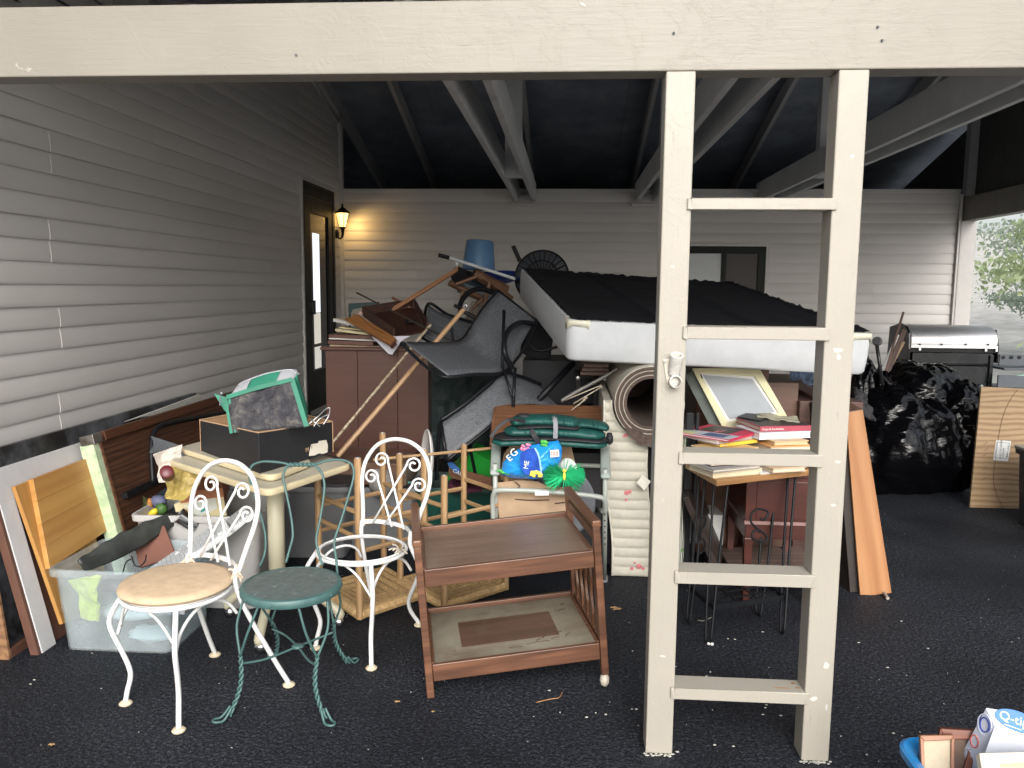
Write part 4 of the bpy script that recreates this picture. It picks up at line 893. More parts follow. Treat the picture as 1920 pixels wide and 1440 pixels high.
WOV = plain('woven_brown_seagrass', (.16, .075, .04), .8, var=.5, scale=150, dirt=(.35, .22, .13), dirtamt=.35, bump=1., bscale=400)
wt = thing('woven_tray', 'brown woven seagrass tray on the green bin, behind the rattan legs', 'tray', P(890, 900, 4.7))
wa, wb_, wc_, wd_ = P(845, 893, 4.5), P(925, 915, 4.42), P(945, 890, 4.85), P(860, 880, 4.9)
dz = V3((0, 0, .055))
for A_, B_ in ((wa, wb_), (wb_, wc_), (wc_, wd_), (wd_, wa)): board('woven_side', None, .012, WOV, wt, world=[A_, B_, B_ + dz, A_ + dz], bevel=.003)
board('tray_floor', None, .008, WOV, wt, world=[wa, wb_, wc_, wd_], bevel=0)
o = crumple('wine_cloth', [P(840, 920, 4.55), P(905, 925, 4.5), P(900, 895, 4.7), P(845, 895, 4.7)], plain('wine_cloth', (.07, .012, .03), .9), .03, t=.006); tag(o, 'wine red cloth below the woven tray in the green bin', 'cloth')
plS = (P(846, 878, 4.45), V3((-.2, -1, .2)).normalized())
sg = thing('blue_sign', 'small blue plastic sign with white capitals beside the green wedge bin', 'sign', P(850, 880, 4.5))
board('sign_plate', [(838, 868), (848, 866), (862, 880), (860, 890), (842, 876)], .006, plain('signal_blue', (.02, .11, .36), .4), sg, plS)
text('CAU', .032, frame(PP(848, 885, plS[0] + plS[1] * .003, plS[1]), PP(862, 889, *plS) - PP(846, 882, *plS), plS[1]), WHP, sg)
o = MB().ell(P(714, 905, 4.4), (.07, .05, .08), fn=lambda d: 1 + .2 * noise.noise(d * 3)).build('patterned_cloth_bundle', plain('grey_orange_cloth', (.30, .28, .27), .9, dirt=(.45, .18, .06), dirtamt=.35, scale=12), None, smooth=True); tag(o, 'grey and orange cloth bundle seen between the rattan legs', 'cloth')
o = MB().tube([P(705, 900, 4.5), P(770, 905, 4.6)], .006, 6).build('teal_rod', plain('pale_teal', (.15, .42, .40), .5), None); tag(o, 'thin pale teal rod behind the bars of the seatless chair', 'rod')
# ================================================================ big brown cabinet and what lies on it
CABM = wood('brown_veneer', (.115, .05, .036), (.095, .042, .031), .6, .45, grain=.35, dist=1.5, rot=math.pi / 2, bump=.05)
cab = thing('brown_cabinet', 'tall plain red brown cabinet side, sticks leaning in front of it', 'cabinet', (-1.35, 5.7, 0))
x0c, x1c = P(611, 700, 5.4).x, P(803, 700, 5.4).x
xm1 = x0c + (x1c - x0c) * .31; xm2 = x0c + (x1c - x0c) * .70; zt_ = P(700, 657, 5.4).z
for a, b_ in ((x0c, xm1 - .0015), (xm1 + .0015, xm2 - .0015), (xm2 + .0015, x1c)): MB().box(a, b_, 5.4, 5.42, .05, zt_).build('side_board', CABM, cab, bevel=.002)
MB().box(x0c, x1c, 5.421, 6.0, .02, zt_ - .002).build('carcass', CABM, cab); MB().box(x0c - .03, x1c + .02, 5.37, 6.02, zt_, zt_ + .02).build('cabinet_top', CABM, cab, bevel=.004)
RB = wood('brown_drawer_front', (.17, .075, .05), (.09, .04, .03), 1); PART = plain('particle_edge', (.36, .27, .19), .8, var=.3, scale=80); WHB = plain('white_shelf', (.60, .60, .58), .4)
def flat(name, label, cat, px0, px1, py0, py1, Y, dep, mat, tilt=0):
    a, b_ = P(px0, py1, Y), P(px1, py1 + tilt, Y); c = P(px0, py0, Y); h_ = c.z - a.z
    x = (b_ - a).normalized(); M = frame((a + b_) / 2 + V3((0, dep / 2, 0)), x, (0, 0, 1) if abs(tilt) < 1 else x.cross(V3((0, 1, 0))).normalized())
    o = boxM(name, ((b_ - a).length, dep, h_), M, mat, None); tag(o, label, cat, 'boards and drawer fronts piled on the cabinet'); return o
flat('chipboard_shelf', 'chipboard shelf with pale raw edge, lowest in the pile on the brown cabinet', 'board', 618, 775, 646, 653, 5.45, .45, PART, 6)
flat('drawer_front', 'dark brown drawer front above the chipboard shelf on the cabinet', 'board', 614, 700, 638, 645, 5.45, .4, RB, 3)
flat('white_shelf', 'thin white shelf edge in the pile on the brown cabinet', 'board', 616, 716, 633, 636, 5.46, .4, WHB, 5)
flat('brown_shelf', 'thick brown shelf with darker right half, upper in the cabinet pile', 'board', 616, 722, 627, 634, 5.46, .4, RB, 3)
flat('cream_moulding', 'cream moulded strip above the brown shelves on the cabinet', 'moulding', 628, 722, 616, 621, 5.5, .12, CREAM, 12)
flat('cream_strip', 'second thin cream strip just over the moulded one on the cabinet', 'moulding', 635, 728, 612, 615, 5.6, .1, CREAM, 12)
flat('white_tray', 'pointed white tray edge sticking out left of the oak moulding', 'tray', 624, 690, 597, 603, 5.6, .35, WHB, 14)
plP = (P(728, 650, 5.3), V3((-.1, -.9, .45)).normalized())
o = board('paper_sheets', [(697, 631), (770, 630), (755, 637), (735, 665), (728, 663)], .003, plain('lilac_white_paper', (.62, .62, .70), .8, var=.03), None, plP, bevel=0); tag(o, 'white paper sheets hanging over the cabinet front under the oak board', 'paper')
OAK = wood('oak_stained', (.38, .17, .06), (.10, .04, .014), 2., .4, grain=.5, dist=10, ring=16)
plO = (P(700, 618, 5.3), V3((-.15, -.62, .75)).normalized())
om = thing('oak_crown_board', 'striped oak moulded board lying diagonally on the cabinet pile', 'moulding', P(700, 625, 5.3))
board('moulded_face', [(645, 597), (668, 590), (742, 634), (731, 646)], .025, OAK, om, plO, bevel=.006); board('lip', [(660, 588), (672, 590), (742, 633), (739, 638)], .03, OAK, om, (plO[0] + plO[1] * .006, plO[1]), bevel=.003)
board('end_grain', [(740, 636), (742, 640), (733, 648), (730, 647)], .03, RB, om, (plO[0] + plO[1] * .004, plO[1]))
dt = thing('brown_tray_drawer', 'dark brown wooden drawer lying open on top of the cabinet', 'drawer', P(740, 600, 5.8))
dA, dB, dC, dD = P(680, 590, 5.75), P(738, 632, 5.35), P(800, 620, 5.5), P(775, 575, 6.0)
DBR = wood('dark_drawer_wood', (.08, .035, .025), (.04, .018, .014), 1.2, .35)
board('drawer_bottom', None, .012, DBR, dt, world=[dA, dB, dC, dD]); up_ = V3((0, 0, .06))
for A_, B_ in ((dA, dB), (dC, dD), (dD, dA)): board('drawer_side', None, .014, DBR, dt, world=[A_, B_, B_ + up_, A_ + up_])
o = MB().ell(P(770, 603, 5.55), (.04, .03, .02)).build('black_castor_cup', BLKP, None, smooth=True); tag(o, 'black round rubber cup lying in the open dark drawer', 'cup')
o = MB().ell(P(676, 588, 5.5), (.016, .014, .016)).build('glass_knob', plain('pinkish_glass', (.5, .35, .3), .1), None, smooth=True); tag(o, 'small glass knob on the corner of the oak board', 'knob')
TEALP = plain('dark_teal_plastic', (.008, .05, .055), .4)
ts = thing('teal_folding_stand', 'dark teal plastic stand with two thin legs behind the cabinet pile', 'stand', P(684, 580, 6.3))
board('stand_top', [(653, 569), (710, 566), (711, 580), (688, 581), (684, 576), (660, 580), (658, 586), (653, 586)], .03, TEALP, ts, (P(684, 575, 6.3), V3((0, -1, 0))))
MB().tube([P(656, 584, 6.3), P(657, 660, 6.3)], .008, 6).build('leg', TEALP, ts); MB().tube([P(711, 575, 6.3), P(711, 660, 6.3)], .008, 6).build('leg', TEALP, ts)
def stick(name, label, a, b_, r, mat, cat='stick', flatw=None, n=10):
    t = thing(name, label, cat, a)
    a, b_ = V3(a), V3(b_)
    if flatw:
        M = frame(a, b_ - a, (0, -1, .3)); MB().box(0, (b_ - a).length, -flatw[0] / 2, flatw[0] / 2, -flatw[1] / 2, flatw[1] / 2).build('shaft', mat, t, M, local=True, bevel=.002)
    else: pole('shaft', a, b_, r, mat, t, n)
    return t
BROOM = wood('pale_broom_handle', (.50, .32, .18), (.42, .25, .13), 2, .4, grain=.2, dist=1)
PINE = wood('orange_pine', (.40, .19, .08), (.26, .11, .045), 2, .5)
h1 = stick('broom_handle', 'thick pale wooden broom handle leaning against the sling chairs, steel tip up', P(633, 856, 4.6), P(873, 576, 5.1), .0155, BROOM, 'broom handle')
MB().ell(P(873, 574, 5.08), (.02, .012, .02)).build('steel_tip', CAPM, h1, smooth=True)
o = MB().lathe([(.006, 0), (.006, .004)], 8, frame(P(873, 574, 5.05), (1, 0, 0), (0, -1, .3))).build('tip_hole', BLK, h1)
h2 = stick('speckled_curtain_rod', 'narrow gold speckled rod leaning left of the thick broom handle', P(622, 832, 4.75), P(808, 608, 5.2), .009, plain('gold_flecked_brown', (.22, .15, .09), .4, var=.4, scale=90, dirt=(.62, .55, .40), dirtamt=.5), 'rod')
h3 = stick('dark_rod', 'long thin dark rod crossing from the upper left over the sling chair', P(669, 549, 5.6), P(960, 697, 4.75), .006, plain('bronze_rod', (.04, .035, .03), .3), 'rod')
h4 = stick('pine_rail', 'square orange pine rail rising to the white broom handle', P(733, 583, 5.9), P(858, 495, 5.9), 0, PINE, 'rail', flatw=(.03, .022))
MB().ell(P(857, 494, 5.85), (.013, .012, .015)).build('white_cap', WHP, h4, smooth=True)
h5 = stick('pine_strip', 'short dark orange strip crossing behind the square pine rail', P(735, 558, 6.0), P(792, 584, 5.8), 0, wood('dark_pine', (.22, .09, .04), (.12, .05, .02), 2), 'slat', flatw=(.022, .014))
# ================================================================ sling patio chairs
m, nt, b = base('charcoal_sling_mesh', .55); v = mapped(nt, (3, 230, 230)); n = nd(nt, 'ShaderNodeTexNoise', Scale=1., Detail=3., Roughness=.7); nt.links.new(v, n.inputs[0])
nt.links.new(ramp(nt, n.outputs[0], [(.35, (.05, .055, .065)), (.6, (.13, .14, .155)), (.8, (.24, .25, .27))]), b.inputs['Base Color']); addbump(nt, b, n.outputs[0], .3, .001); SLING = m
SFR = plain('black_chair_frame', (.008, .009, .012), .4, var=.2, spec=.3)
def sheet(name, rows, parent, mat=SLING, n=6, t=.003, xdir=None):
    """rows: list of (left, right) world points; smooth sling between them"""
    Ls, Rs = sm([r_[0] for r_ in rows], n), sm([r_[1] for r_ in rows], n)
    b = MB(); N = len(Ls) - 1
    M = frame(Ls[0], (Ls[-1] - Ls[0]).normalized(), (Ls[-1] - Ls[0]).cross(Rs[0] - Ls[0]))
    b.grid(lambda u, v: Ls[round(v * N)].lerp(Rs[round(v * N)], u), 6, N); return b.build(name, mat, parent, M, solid=t, smooth=True)
c1_ = thing('sling_chair', 'charcoal sling patio chair tipped back, seat and high back facing out', 'chair', P(900, 700, 4.9), 0, 'charcoal sling patio chairs in the pile')
sl, sr = P(757, 641, 4.55), P(840, 705, 4.35)
rowsS = [(P(757, 641, 4.55), P(839, 704, 4.35)), (P(810, 642, 4.75), P(892, 700, 4.52)), (P(858, 640, 4.95), P(940, 697, 4.70)), (P(876, 630, 5.02), P(954, 688, 4.78)), (P(887, 608, 5.08), P(966, 666, 4.88)), (P(908, 578, 5.18), P(985, 632, 5.02)), (P(935, 546, 5.3), P(1004, 598, 5.15))]
sheet('sling', rowsS, c1_)
b = MB(); b.tube(sm([P(752, 643, 4.54), P(775, 666, 4.48), P(805, 692, 4.4), P(836, 707, 4.34), P(890, 702, 4.45), P(942, 699, 4.65), P(968, 674, 4.85), P(990, 640, 4.98), P(1006, 600, 5.12)]), .010, 8); b.tube(sm([P(752, 643, 4.54), P(850, 642, 4.93), P(880, 617, 5.1), P(903, 580, 5.2), P(934, 544, 5.3)]), .007, 8); b.tube([P(934, 544, 5.3), P(1006, 600, 5.12)], .007, 8)
b.build('side_frame', SFR, c1_, smooth=True)
MB().tube(sm([P(960, 690, 4.7), P(946, 660, 4.65), P(950, 625, 4.75), P(975, 605, 4.95), P(1000, 607, 5.05)]), .017, 8).build('arm', SFR, c1_, smooth=True)
MB().tube([P(945, 582, 4.8), P(942, 690, 4.62)], .010, 8).build('leg', SFR, c1_, smooth=True); MB().tube([P(966, 690, 4.62), P(962, 762, 4.5)], .010, 8).build('leg', SFR, c1_, smooth=True); MB().tube([P(943, 690, 4.62), P(961, 745, 4.5)], .008, 8).build('leg', SFR, c1_, smooth=True)
c2_ = thing('sling_chair', 'charcoal sling patio chair lying on its back under the box spring corner', 'chair', P(1000, 620, 5.4), 0, 'charcoal sling patio chairs in the pile')
sheet('sling', [(P(803, 571, 5.9), P(795, 628, 5.7)), (P(830, 588, 5.85), P(820, 648, 5.65)), (P(885, 602, 5.8), P(868, 660, 5.6))], c2_)
MB().tube(sm([P(795, 630, 5.7), P(802, 570, 5.9), P(840, 590, 5.85), P(890, 605, 5.75)]), .011, 8).tube(sm([P(790, 632, 5.7), P(830, 655, 5.6), P(870, 664, 5.55)]), .011, 8).build('side_frame', SFR, c2_, smooth=True)
MB().tube(sm([P(861, 578, 5.35), P(868, 560, 5.4), P(885, 545, 5.45), P(905, 542, 5.5), P(925, 550, 5.55)]), .018, 8).tube(sm([P(852, 572, 5.4), P(880, 590, 5.4), P(905, 605, 5.4)]), .012, 8).build('arm', SFR, c2_, smooth=True)
MB().tube(sm([P(846, 612, 5.5), P(850, 640, 5.5), P(857, 655, 5.5)]), .011, 8).build('leg', SFR, c2_, smooth=True)
c3_ = thing('sling_chair', 'charcoal sling patio chair lowest in the pile, its seat slanting to the floor', 'chair', P(900, 780, 4.6), 0, 'charcoal sling patio chairs in the pile')
sheet('sling', [(P(829, 793, 4.45), P(838, 862, 4.35)), (P(870, 765, 4.5), P(890, 820, 4.4)), (P(915, 728, 4.6), P(945, 775, 4.5)), (P(944, 703, 4.7), P(985, 758, 4.6)), (P(975, 708, 4.8), P(1020, 760, 4.7)), (P(1012, 722, 4.9), P(1050, 765, 4.8))], c3_)
MB().tube(sm([P(826, 788, 4.45), P(868, 760, 4.5), P(912, 724, 4.6), P(942, 700, 4.7), P(975, 706, 4.8), P(1013, 720, 4.9)]), .012, 8).tube([P(826, 790, 4.45), P(838, 864, 4.35)], .011, 8).tube(sm([P(838, 864, 4.35), P(892, 822, 4.4), P(948, 778, 4.5)]), .011, 8).build('side_frame', SFR, c3_, smooth=True)
MB().tube([P(824, 795, 4.6), P(818, 900, 4.6)], .012, 8).build('leg', SFR, c3_); MB().tube([P(880, 830, 4.6), P(905, 960, 4.7)], .012, 8).build('leg', SFR, c3_)
c4_ = thing('sling_chair', 'charcoal sling patio chair pushed back in the gap beneath the box spring', 'chair', P(1010, 640, 5.6), 0, 'charcoal sling patio chairs in the pile')
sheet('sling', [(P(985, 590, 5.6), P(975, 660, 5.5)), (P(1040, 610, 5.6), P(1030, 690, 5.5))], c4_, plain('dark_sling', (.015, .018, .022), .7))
MB().tube(sm([P(985, 640, 5.3), P(1010, 658, 5.3), P(1045, 650, 5.3)]), .009, 8).tube([P(1075, 680, 4.9), P(1000, 760, 4.7)], .02, 8).build('arm', SFR, c4_, smooth=True)
# dark mass under the pile: black boxes and a dark green tarp
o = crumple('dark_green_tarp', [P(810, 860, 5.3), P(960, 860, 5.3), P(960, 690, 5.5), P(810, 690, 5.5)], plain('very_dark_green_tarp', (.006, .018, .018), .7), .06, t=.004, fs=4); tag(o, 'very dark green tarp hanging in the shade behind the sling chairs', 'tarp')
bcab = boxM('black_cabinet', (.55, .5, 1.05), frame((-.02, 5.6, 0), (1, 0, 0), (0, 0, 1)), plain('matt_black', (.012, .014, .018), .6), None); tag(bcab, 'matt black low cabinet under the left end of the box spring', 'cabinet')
bsh = thing('black_shelf_unit', 'black metal shelf unit with white washers, brown slats stacked on top', 'shelf', (.2, 5.0, 0))
xs0, xs1, ysf = P(1083, 780, 4.9).x, P(1150, 780, 4.9).x, 4.9; zs1 = P(1100, 705, 4.9).z
for xx in (xs0, (xs0 + xs1) / 2, xs1): MB().box(xx - .015, xx + .015, ysf, ysf + .03, 0, zs1).build('upright', BLK, bsh, bevel=.002)
for zz in (zs1, zs1 - .22, zs1 - .45, zs1 - .7): MB().box(xs0 - .02, xs1 + .02, ysf, ysf + .35, zz - .012, zz).build('shelf', BLK, bsh)
for q in ((1084, 709), (1134, 711), (1135, 757)): MB().lathe([(.012, 0), (.012, .003), (.005, .005)], 12, frame(P(q[0], q[1], ysf - .004), (1, 0, 0), (0, -1, 0))).build('washer', CAPM, bsh, smooth=40)
for k in range(3):
    y1, y2 = 683 + k * 7.3, 689 + k * 7.3
    a, b2 = P(1094 - k * 3, y2, 4.75), P(1142, y1, 4.75); o = MB().box(a.x, b2.x, 4.75, 5.2, a.z, a.z + .021).build('brown_strip', wood('slat_brown%d' % k, (.20, .11, .08), (.11, .06, .04), 1.5), None, Matrix.Translation((a.x, 4.75, a.z)), bevel=.002); tag(o, ['topmost', 'middle', 'lowest'][k] + ' of three brown wooden slats stacked under the box spring', 'slat', 'brown slats stacked on the black shelf')
o = MB().tube(sm([P(1052, 752, 4.5), P(1080, 735, 4.5), P(1130, 708, 4.5), P(1160, 690, 4.5)]), .011, 8).build('grey_tube', plain('grey_tube', (.20, .20, .19), .4, .4), None, smooth=True); tag(o, 'grey bent metal tube rising from the oak box to the carpet roll', 'tube')
STR = plain('beige_string_rod', (.45, .40, .32), .5)
for i, q in enumerate((((1060, 750), (1128, 722)), ((1075, 757), (1127, 726)), ((1085, 760), (1098, 746)), ((1070, 770), (1098, 749)))):
    b = MB().tube([P(*q[0], 4.5), P(*q[1], 4.5)], .004, 6)
    if i in (1, 2): b.ell(P(*q[1], 4.5), (.012, .01, .008))
    o = b.build('beige_rod', STR, None, smooth=True); tag(o, ['uppermost thin beige rod under the grey tube', 'knobbed long beige rod under the grey tube', 'short knobbed beige rod nearest the oak box', 'plain short beige rod nearest the oak box'][i], 'rod', 'thin beige rods beside the oak box')
# ================================================================ top of the pile
BLU = plain('dusty_blue_plastic', (.10, .22, .40), .38, var=.06)
bkt_ = thing('blue_bucket', 'dusty blue plastic bucket upside down on top of the pile', 'bucket', P(898, 508, 6.4))
pb, pt_ = P(897, 506, 6.4), P(900, 450, 6.4); rb = (P(928, 500, 6.4).x - P(866, 500, 6.4).x) / 2; rt_ = (P(927, 452, 6.4).x - P(876, 450, 6.4).x) / 2
Fb = frame(pb, (1, 0, -.06), (.05, .03, 1)); hh = (pt_ - pb).length
MB().lathe([(rb * 1.0, 0), (rb * 1.02, .012), (rb * .99, .014), (rt_ * 1.0, hh * .93), (rt_ * .97, hh * .97), (rt_ * .9, hh * .985), (rt_ * .88, hh * .955), (.001, hh * .95)], 36, Fb, cap=False).build('bucket_body', BLU, bkt_, smooth=35)
wbh = stick('white_broom_handle', 'white broom handle with black grip lying in front of the blue bucket', P(842, 483, 6.1), P(966, 523, 6.1), .013, plain('white_handle', (.60, .64, .68), .35), 'broom handle')
pole('grip', P(822, 478, 6.1), P(843, 483.5, 6.1), .0155, BLKP, wbh)
BR2 = wood('brown_bamboo', (.20, .105, .055), (.08, .04, .025), 3, .4)
bc = thing('bamboo_armchair', 'brown bamboo armchair upside down under the blue bucket', 'chair', P(900, 560, 5.9))
for a, b2, r_ in (((888, 512), (950, 545), .040), ((842, 530), (905, 560), .024), ((905, 520), (960, 560), .02)): pole('frame_pole', P(*a, 5.9), P(*b2, 6.0), r_, BR2, bc, 14)
MB().lathe([(.034, -.001), (.030, .002)], 14, frame(P(888, 512, 5.9) - V3((.004, .002, 0)), (0, 0, 1), P(888, 512, 5.9) - P(950, 545, 6.0))).build('cut_end', BLKP, bc)
for a, b2, r_ in (((918, 530), (898, 610), .018), ((868, 545), (858, 600), .012), ((855, 533), (895, 518), .014), ((905, 560), (885, 580), .012), ((940, 548), (930, 600), .014), ((868, 585), (910, 600), .012)): pole('leg', P(*a, 5.85), P(*b2, 5.85), r_, BR2, bc, 10)
crumple('grey_pad', [P(872, 600, 5.95), P(905, 612, 5.95), P(905, 560, 6.0), P(885, 565, 6.0)], plain('pad_cloth', (.22, .19, .16), .9), .03, t=.01, parent=bc)
wh = thing('rubber_disc', 'black disc wheel on a black bracket left of the bamboo pole', 'wheel', P(860, 516, 6.0))
MB().lathe([(.001, .02), (.06, .02), (.062, .0), (.052, -.03), (.001, -.03)], 26, frame(P(860, 516, 6.0), (1, 0, 0), (-.5, -.8, .1)), cap=False).build('tyre', BLKP, wh, smooth=40)
MB().tube([P(865, 508, 6.05), P(925, 530, 6.15)], .022, 8).build('bracket', SFR, wh)
bpan = thing('blue_plate', 'blue rimmed shallow plate and white dish edge behind the white broom handle', 'plate', P(945, 520, 6.3))
MB().lathe([(.001, 0), (.17, .01), (.22, .03), (.225, .034), (.17, .016), (.001, .006)], 36, frame(P(930, 527, 6.45), (1, 0, -.1), (-.05, -.25, 1)), cap=False).build('plate', plain('royal_blue', (.02, .05, .32), .3), bpan, smooth=40)
gd = boxM('steel_grey_case', (.32, .3, .09), frame(P(900, 555, 6.2), (.9, 0, -.4), (.35, -.2, .9)), plain('steel_blue_grey', (.10, .13, .15), .5, var=.3), None); tag(gd, 'blue grey metal case wedged in the bamboo armchair', 'case')
# black fan guard
fg = thing('fan_guard', 'round black ribbed fan guard standing behind the box spring', 'fan guard', P(1015, 510, 6.45))
cF = P(1016, 520, 6.45); RF = .215; nF = V3((-.1, -1, .15)).normalized(); Ff = frame(cF, (1, 0, 0), nF); b = MB()
for rr_, tr_ in ((RF, .008), (RF * .62, .006), (RF * .3, .006)): b.tube([Ff @ V3((rr_ * math.cos(a), rr_ * math.sin(a), .03 * (1 - rr_ / RF))) for a in [k * math.pi / 24 for k in range(48)]], tr_, 6, closed=True)
for k in range(26):
    a = k * math.pi / 13; b.tube([Ff @ V3((RF * .3 * math.cos(a), RF * .3 * math.sin(a), .02)), Ff @ V3((RF * math.cos(a), RF * math.sin(a), 0))], .0045, 5)
b.build('rib_cage', BLKP, fg)
MB().lathe([(RF * .98, -.03), (RF, -.005), (RF * .99, -.004), (.001, -.03)], 40, Ff, cap=False).build('back_disc', plain('slate_disc', (.035, .042, .055), .5), fg, smooth=True)
pole('handle', P(962, 461, 6.4), P(975, 490, 6.4), .017, BLKP, fg)
# ================================================================ the box spring
bs = thing('box_spring', 'white box spring with its black dust cloth up, lying tilted on the pile', 'box spring', (.7, 5, 1.3))
TF = [P(1067, 601, 4.15), P(1640, 627, 4.15)]; TBk = P(975, 503, 5.9); 
e1 = (TF[1] - TF[0]); e2 = (TBk - TF[0]); nn = e1.cross(e2).normalized(); nn = nn if nn.z > 0 else -nn; th = .215
TF.append(TF[1] + e2 + V3((-.02, 0, -.04))); TF.append(TBk)
WT = plain('white_ticking', (.56, .585, .61), .75, var=.05, scale=14, dirt=(.55, .51, .42), dirtamt=.16, bump=.3, bscale=120)
DC = plain('black_dust_cloth', (.006, .007, .011), .6, var=.5, scale=5, bump=.4)
cc = sum(TF, V3()) / 4
def rr(R, ins):
    pts = [p + (cc - p).normalized() * ins * 1.4 for p in TF]; return roundpoly(pts, R)
ringsb = [(rr(.05, .012), -th), (rr(.06, 0), -th + .015), (rr(.06, -.004), -th * .5), (rr(.06, 0), -.012), (rr(.06, .004), 0), (rr(.06, .02), .002)]
# keep z of offsets along the slab normal
b = MB(); N = len(ringsb[0][0])
def dense(poly, k=4):
    out = []
    for i in range(len(poly)):
        a, c = V3(poly[i]), V3(poly[(i + 1) % len(poly)]); m_ = 8 if (c - a).length > .5 else 1
        for j in range(m_): out.append(a.lerp(c, j / m_))
    return out
rs = [(dense(p), d_) for p, d_ in ringsb]; N = min(len(r_[0]) for r_ in rs)
for p, d_ in rs: b.v += [q + nn * (d_ + .003 * noise.noise(q * 4)) for q in p[:N]]
for i in range(len(rs) - 1):
    for k in range(N): b.f.append((i * N + k, i * N + (k + 1) % N, (i + 1) * N + (k + 1) % N, (i + 1) * N + k))
b.f.append(tuple(range(N)))
b.build('ticking', WT, bs, smooth=50)
def cloth(u, v):
    p = TF[0].lerp(TF[1], u).lerp(TF[3].lerp(TF[2], u), v); p = p.lerp(cc, .018)
    s = 0
    for k in (.0, .33, .66, 1.): s += math.exp(-((u - k) / .014) ** 2)
    edge = min(u, 1 - u, v, 1 - v)
    return p + nn * (.004 + .016 * s * (.6 + .4 * noise.noise(V3((v * 9, k, 0)))) - .035 * (1 - s) * min(1, edge * 8) * .4 + (.016 * noise.noise(V3((u * 40, v * 40, 0))) if edge < .03 else .003 * noise.noise(V3((u * 14, v * 14, 3)))))
MB().grid(cloth, 90, 60).build('dust_cloth', DC, bs, solid=.002, smooth=True)
for c_, p in ((TF[0], 1), (TF[1], -1)):
    gq = c_ - nn * .02; cg = MB(); a = c_ + (TF[1] - TF[0]).normalized() * .13 * p; bb_ = c_ + (TBk - TF[0]).normalized() * .12
    if p < 0: bb_ = c_ + (TF[2] - TF[1]).normalized() * .10
    poly = roundpoly([a, c_, bb_], .04, 8)
    mid_ = [q for q in poly if (q - c_).length < .12] 
    outw = (c_ - cc).normalized() * .002
    b = MB(); dep = [.04 + .014 * math.sin(i * .45) for i in range(len(mid_))]
    b.v = [q + outw + nn * .004 for q in mid_] + [q + outw - nn * dep[i] for i, q in enumerate(mid_)]; n_m = len(mid_)
    b.f = [(i, i + 1, n_m + i + 1, n_m + i) for i in range(n_m - 1)]; b.build('corner_guard', plain('clear_yellowed_guard', (.62, .60, .50), .3) if 'clear_yellowed_guard' not in bpy.data.materials else bpy.data.materials['clear_yellowed_guard'], bs, solid=.003, smooth=True)
# ================================================================ carpet roll and thin mattress
CBK = plain('carpet_backing', (.55, .52, .44), .9, var=.12, scale=60, bump=.8, bscale=260); CPI = plain('brown_carpet_pile', (.085, .06, .05), 1., var=.4, scale=90, dirt=(.16, .13, .11), dirtamt=.35, bump=1., bscale=500)
cr = thing('carpet_roll', 'thick rolled carpet, beige backing out and dark brown pile within', 'carpet roll', (.44, 4.1, .94))
cC = P(1220, 757, 4.1); Ln = 1.5
def spiral(off, a0, a1, n=90):
    out = []
    for k in range(n + 1):
        t = k / n; a = a0 + (a1 - a0) * t; r_ = .128 + (.186 - .128) * t + off; out.append((cC.x + r_ * 1.0 * math.cos(a), cC.z - .0 + r_ * 1.02 * math.sin(a)))
    # tail hangs down to the right
    return out
def layer(off0, off1, mat, nm, extra):
    A_ = spiral(off0, -.6, -.6 - 2 * math.pi * 2.68, 110); B_ = spiral(off1, -.6, -.6 - 2 * math.pi * 2.68, 110)
    ax, az = A_[-1]; bx_, bz = B_[-1]
    b = MB(); n = len(A_)
    for y in (4.1, 4.1 + Ln):
        b.v += [V3((x, y, z)) for x, z in A_]; b.v += [V3((x, y, z)) for x, z in B_]
    for i in range(n - 1):
        b.f += [(i, i + 1, 2 * n + i + 1, 2 * n + i), (n + i, n + i + 1, 3 * n + i + 1, 3 * n + i), (i, i + 1, n + i + 1, n + i)]
    b.build(nm, mat, cr, smooth=40)
layer(-.0155, 0, CPI, 'pile', 0); layer(.0005, .0035, CBK, 'backing', 0)
MB().lathe([(.12, 0), (.001, .001)], 24, frame((cC.x, 4.1 + Ln * .75, cC.z), (1, 0, 0), (0, -1, 0))).build('roll_light_stop', CPI, cr)  # disc added inside to shut off light behind, so the hole stays dark
ta, tb2 = P(1168, 800, 4.1), P(1300, 900, 4.1)
MB().prism([P(1170, 802, 4.095), P(1195, 832, 4.095), P(1232, 842, 4.095), P(1250, 845, 4.095), P(1250, 826, 4.095), P(1215, 818, 4.095), P(1190, 803, 4.095)], (0, 1.4, 0)).build('loose_end', CPI, cr)
QM = plain('quilted_damask', (.50, .48, .41), .85, var=.06, scale=30, dirt=(.44, .34, .26), dirtamt=.2, bump=.4, bscale=160)
mt = thing('quilted_mattress', 'narrow beige quilted mattress with pink roses, on edge below the carpet roll', 'mattress', (.36, 4.2, 0))
def ml(z):
    t = z / .95; a = .262 - .075 * t + .012 * math.sin(z * 8); c = .462 - .035 * t + .012 * math.sin(z * 8)
    if z > .735: c = min(c, .44 - math.sqrt(max(0, .2 ** 2 - (z - .94) ** 2)) - .004)
    return (a, max(a + .02, c))
def mface(u, v):
    z = v * .95; a, c = ml(z); q = abs(math.sin(z * math.pi / .052)); y = 4.17 - .014 * q ** .5 * math.sin(math.pi * min(.97, max(.03, u))) ** .3
    return V3((a + (c - a) * u, y + .003 * noise.noise(V3((u * 5, z * 12, 0))), z + .003))
MB().grid(mface, 16, 190).build('quilted_side', QM, mt, smooth=True)
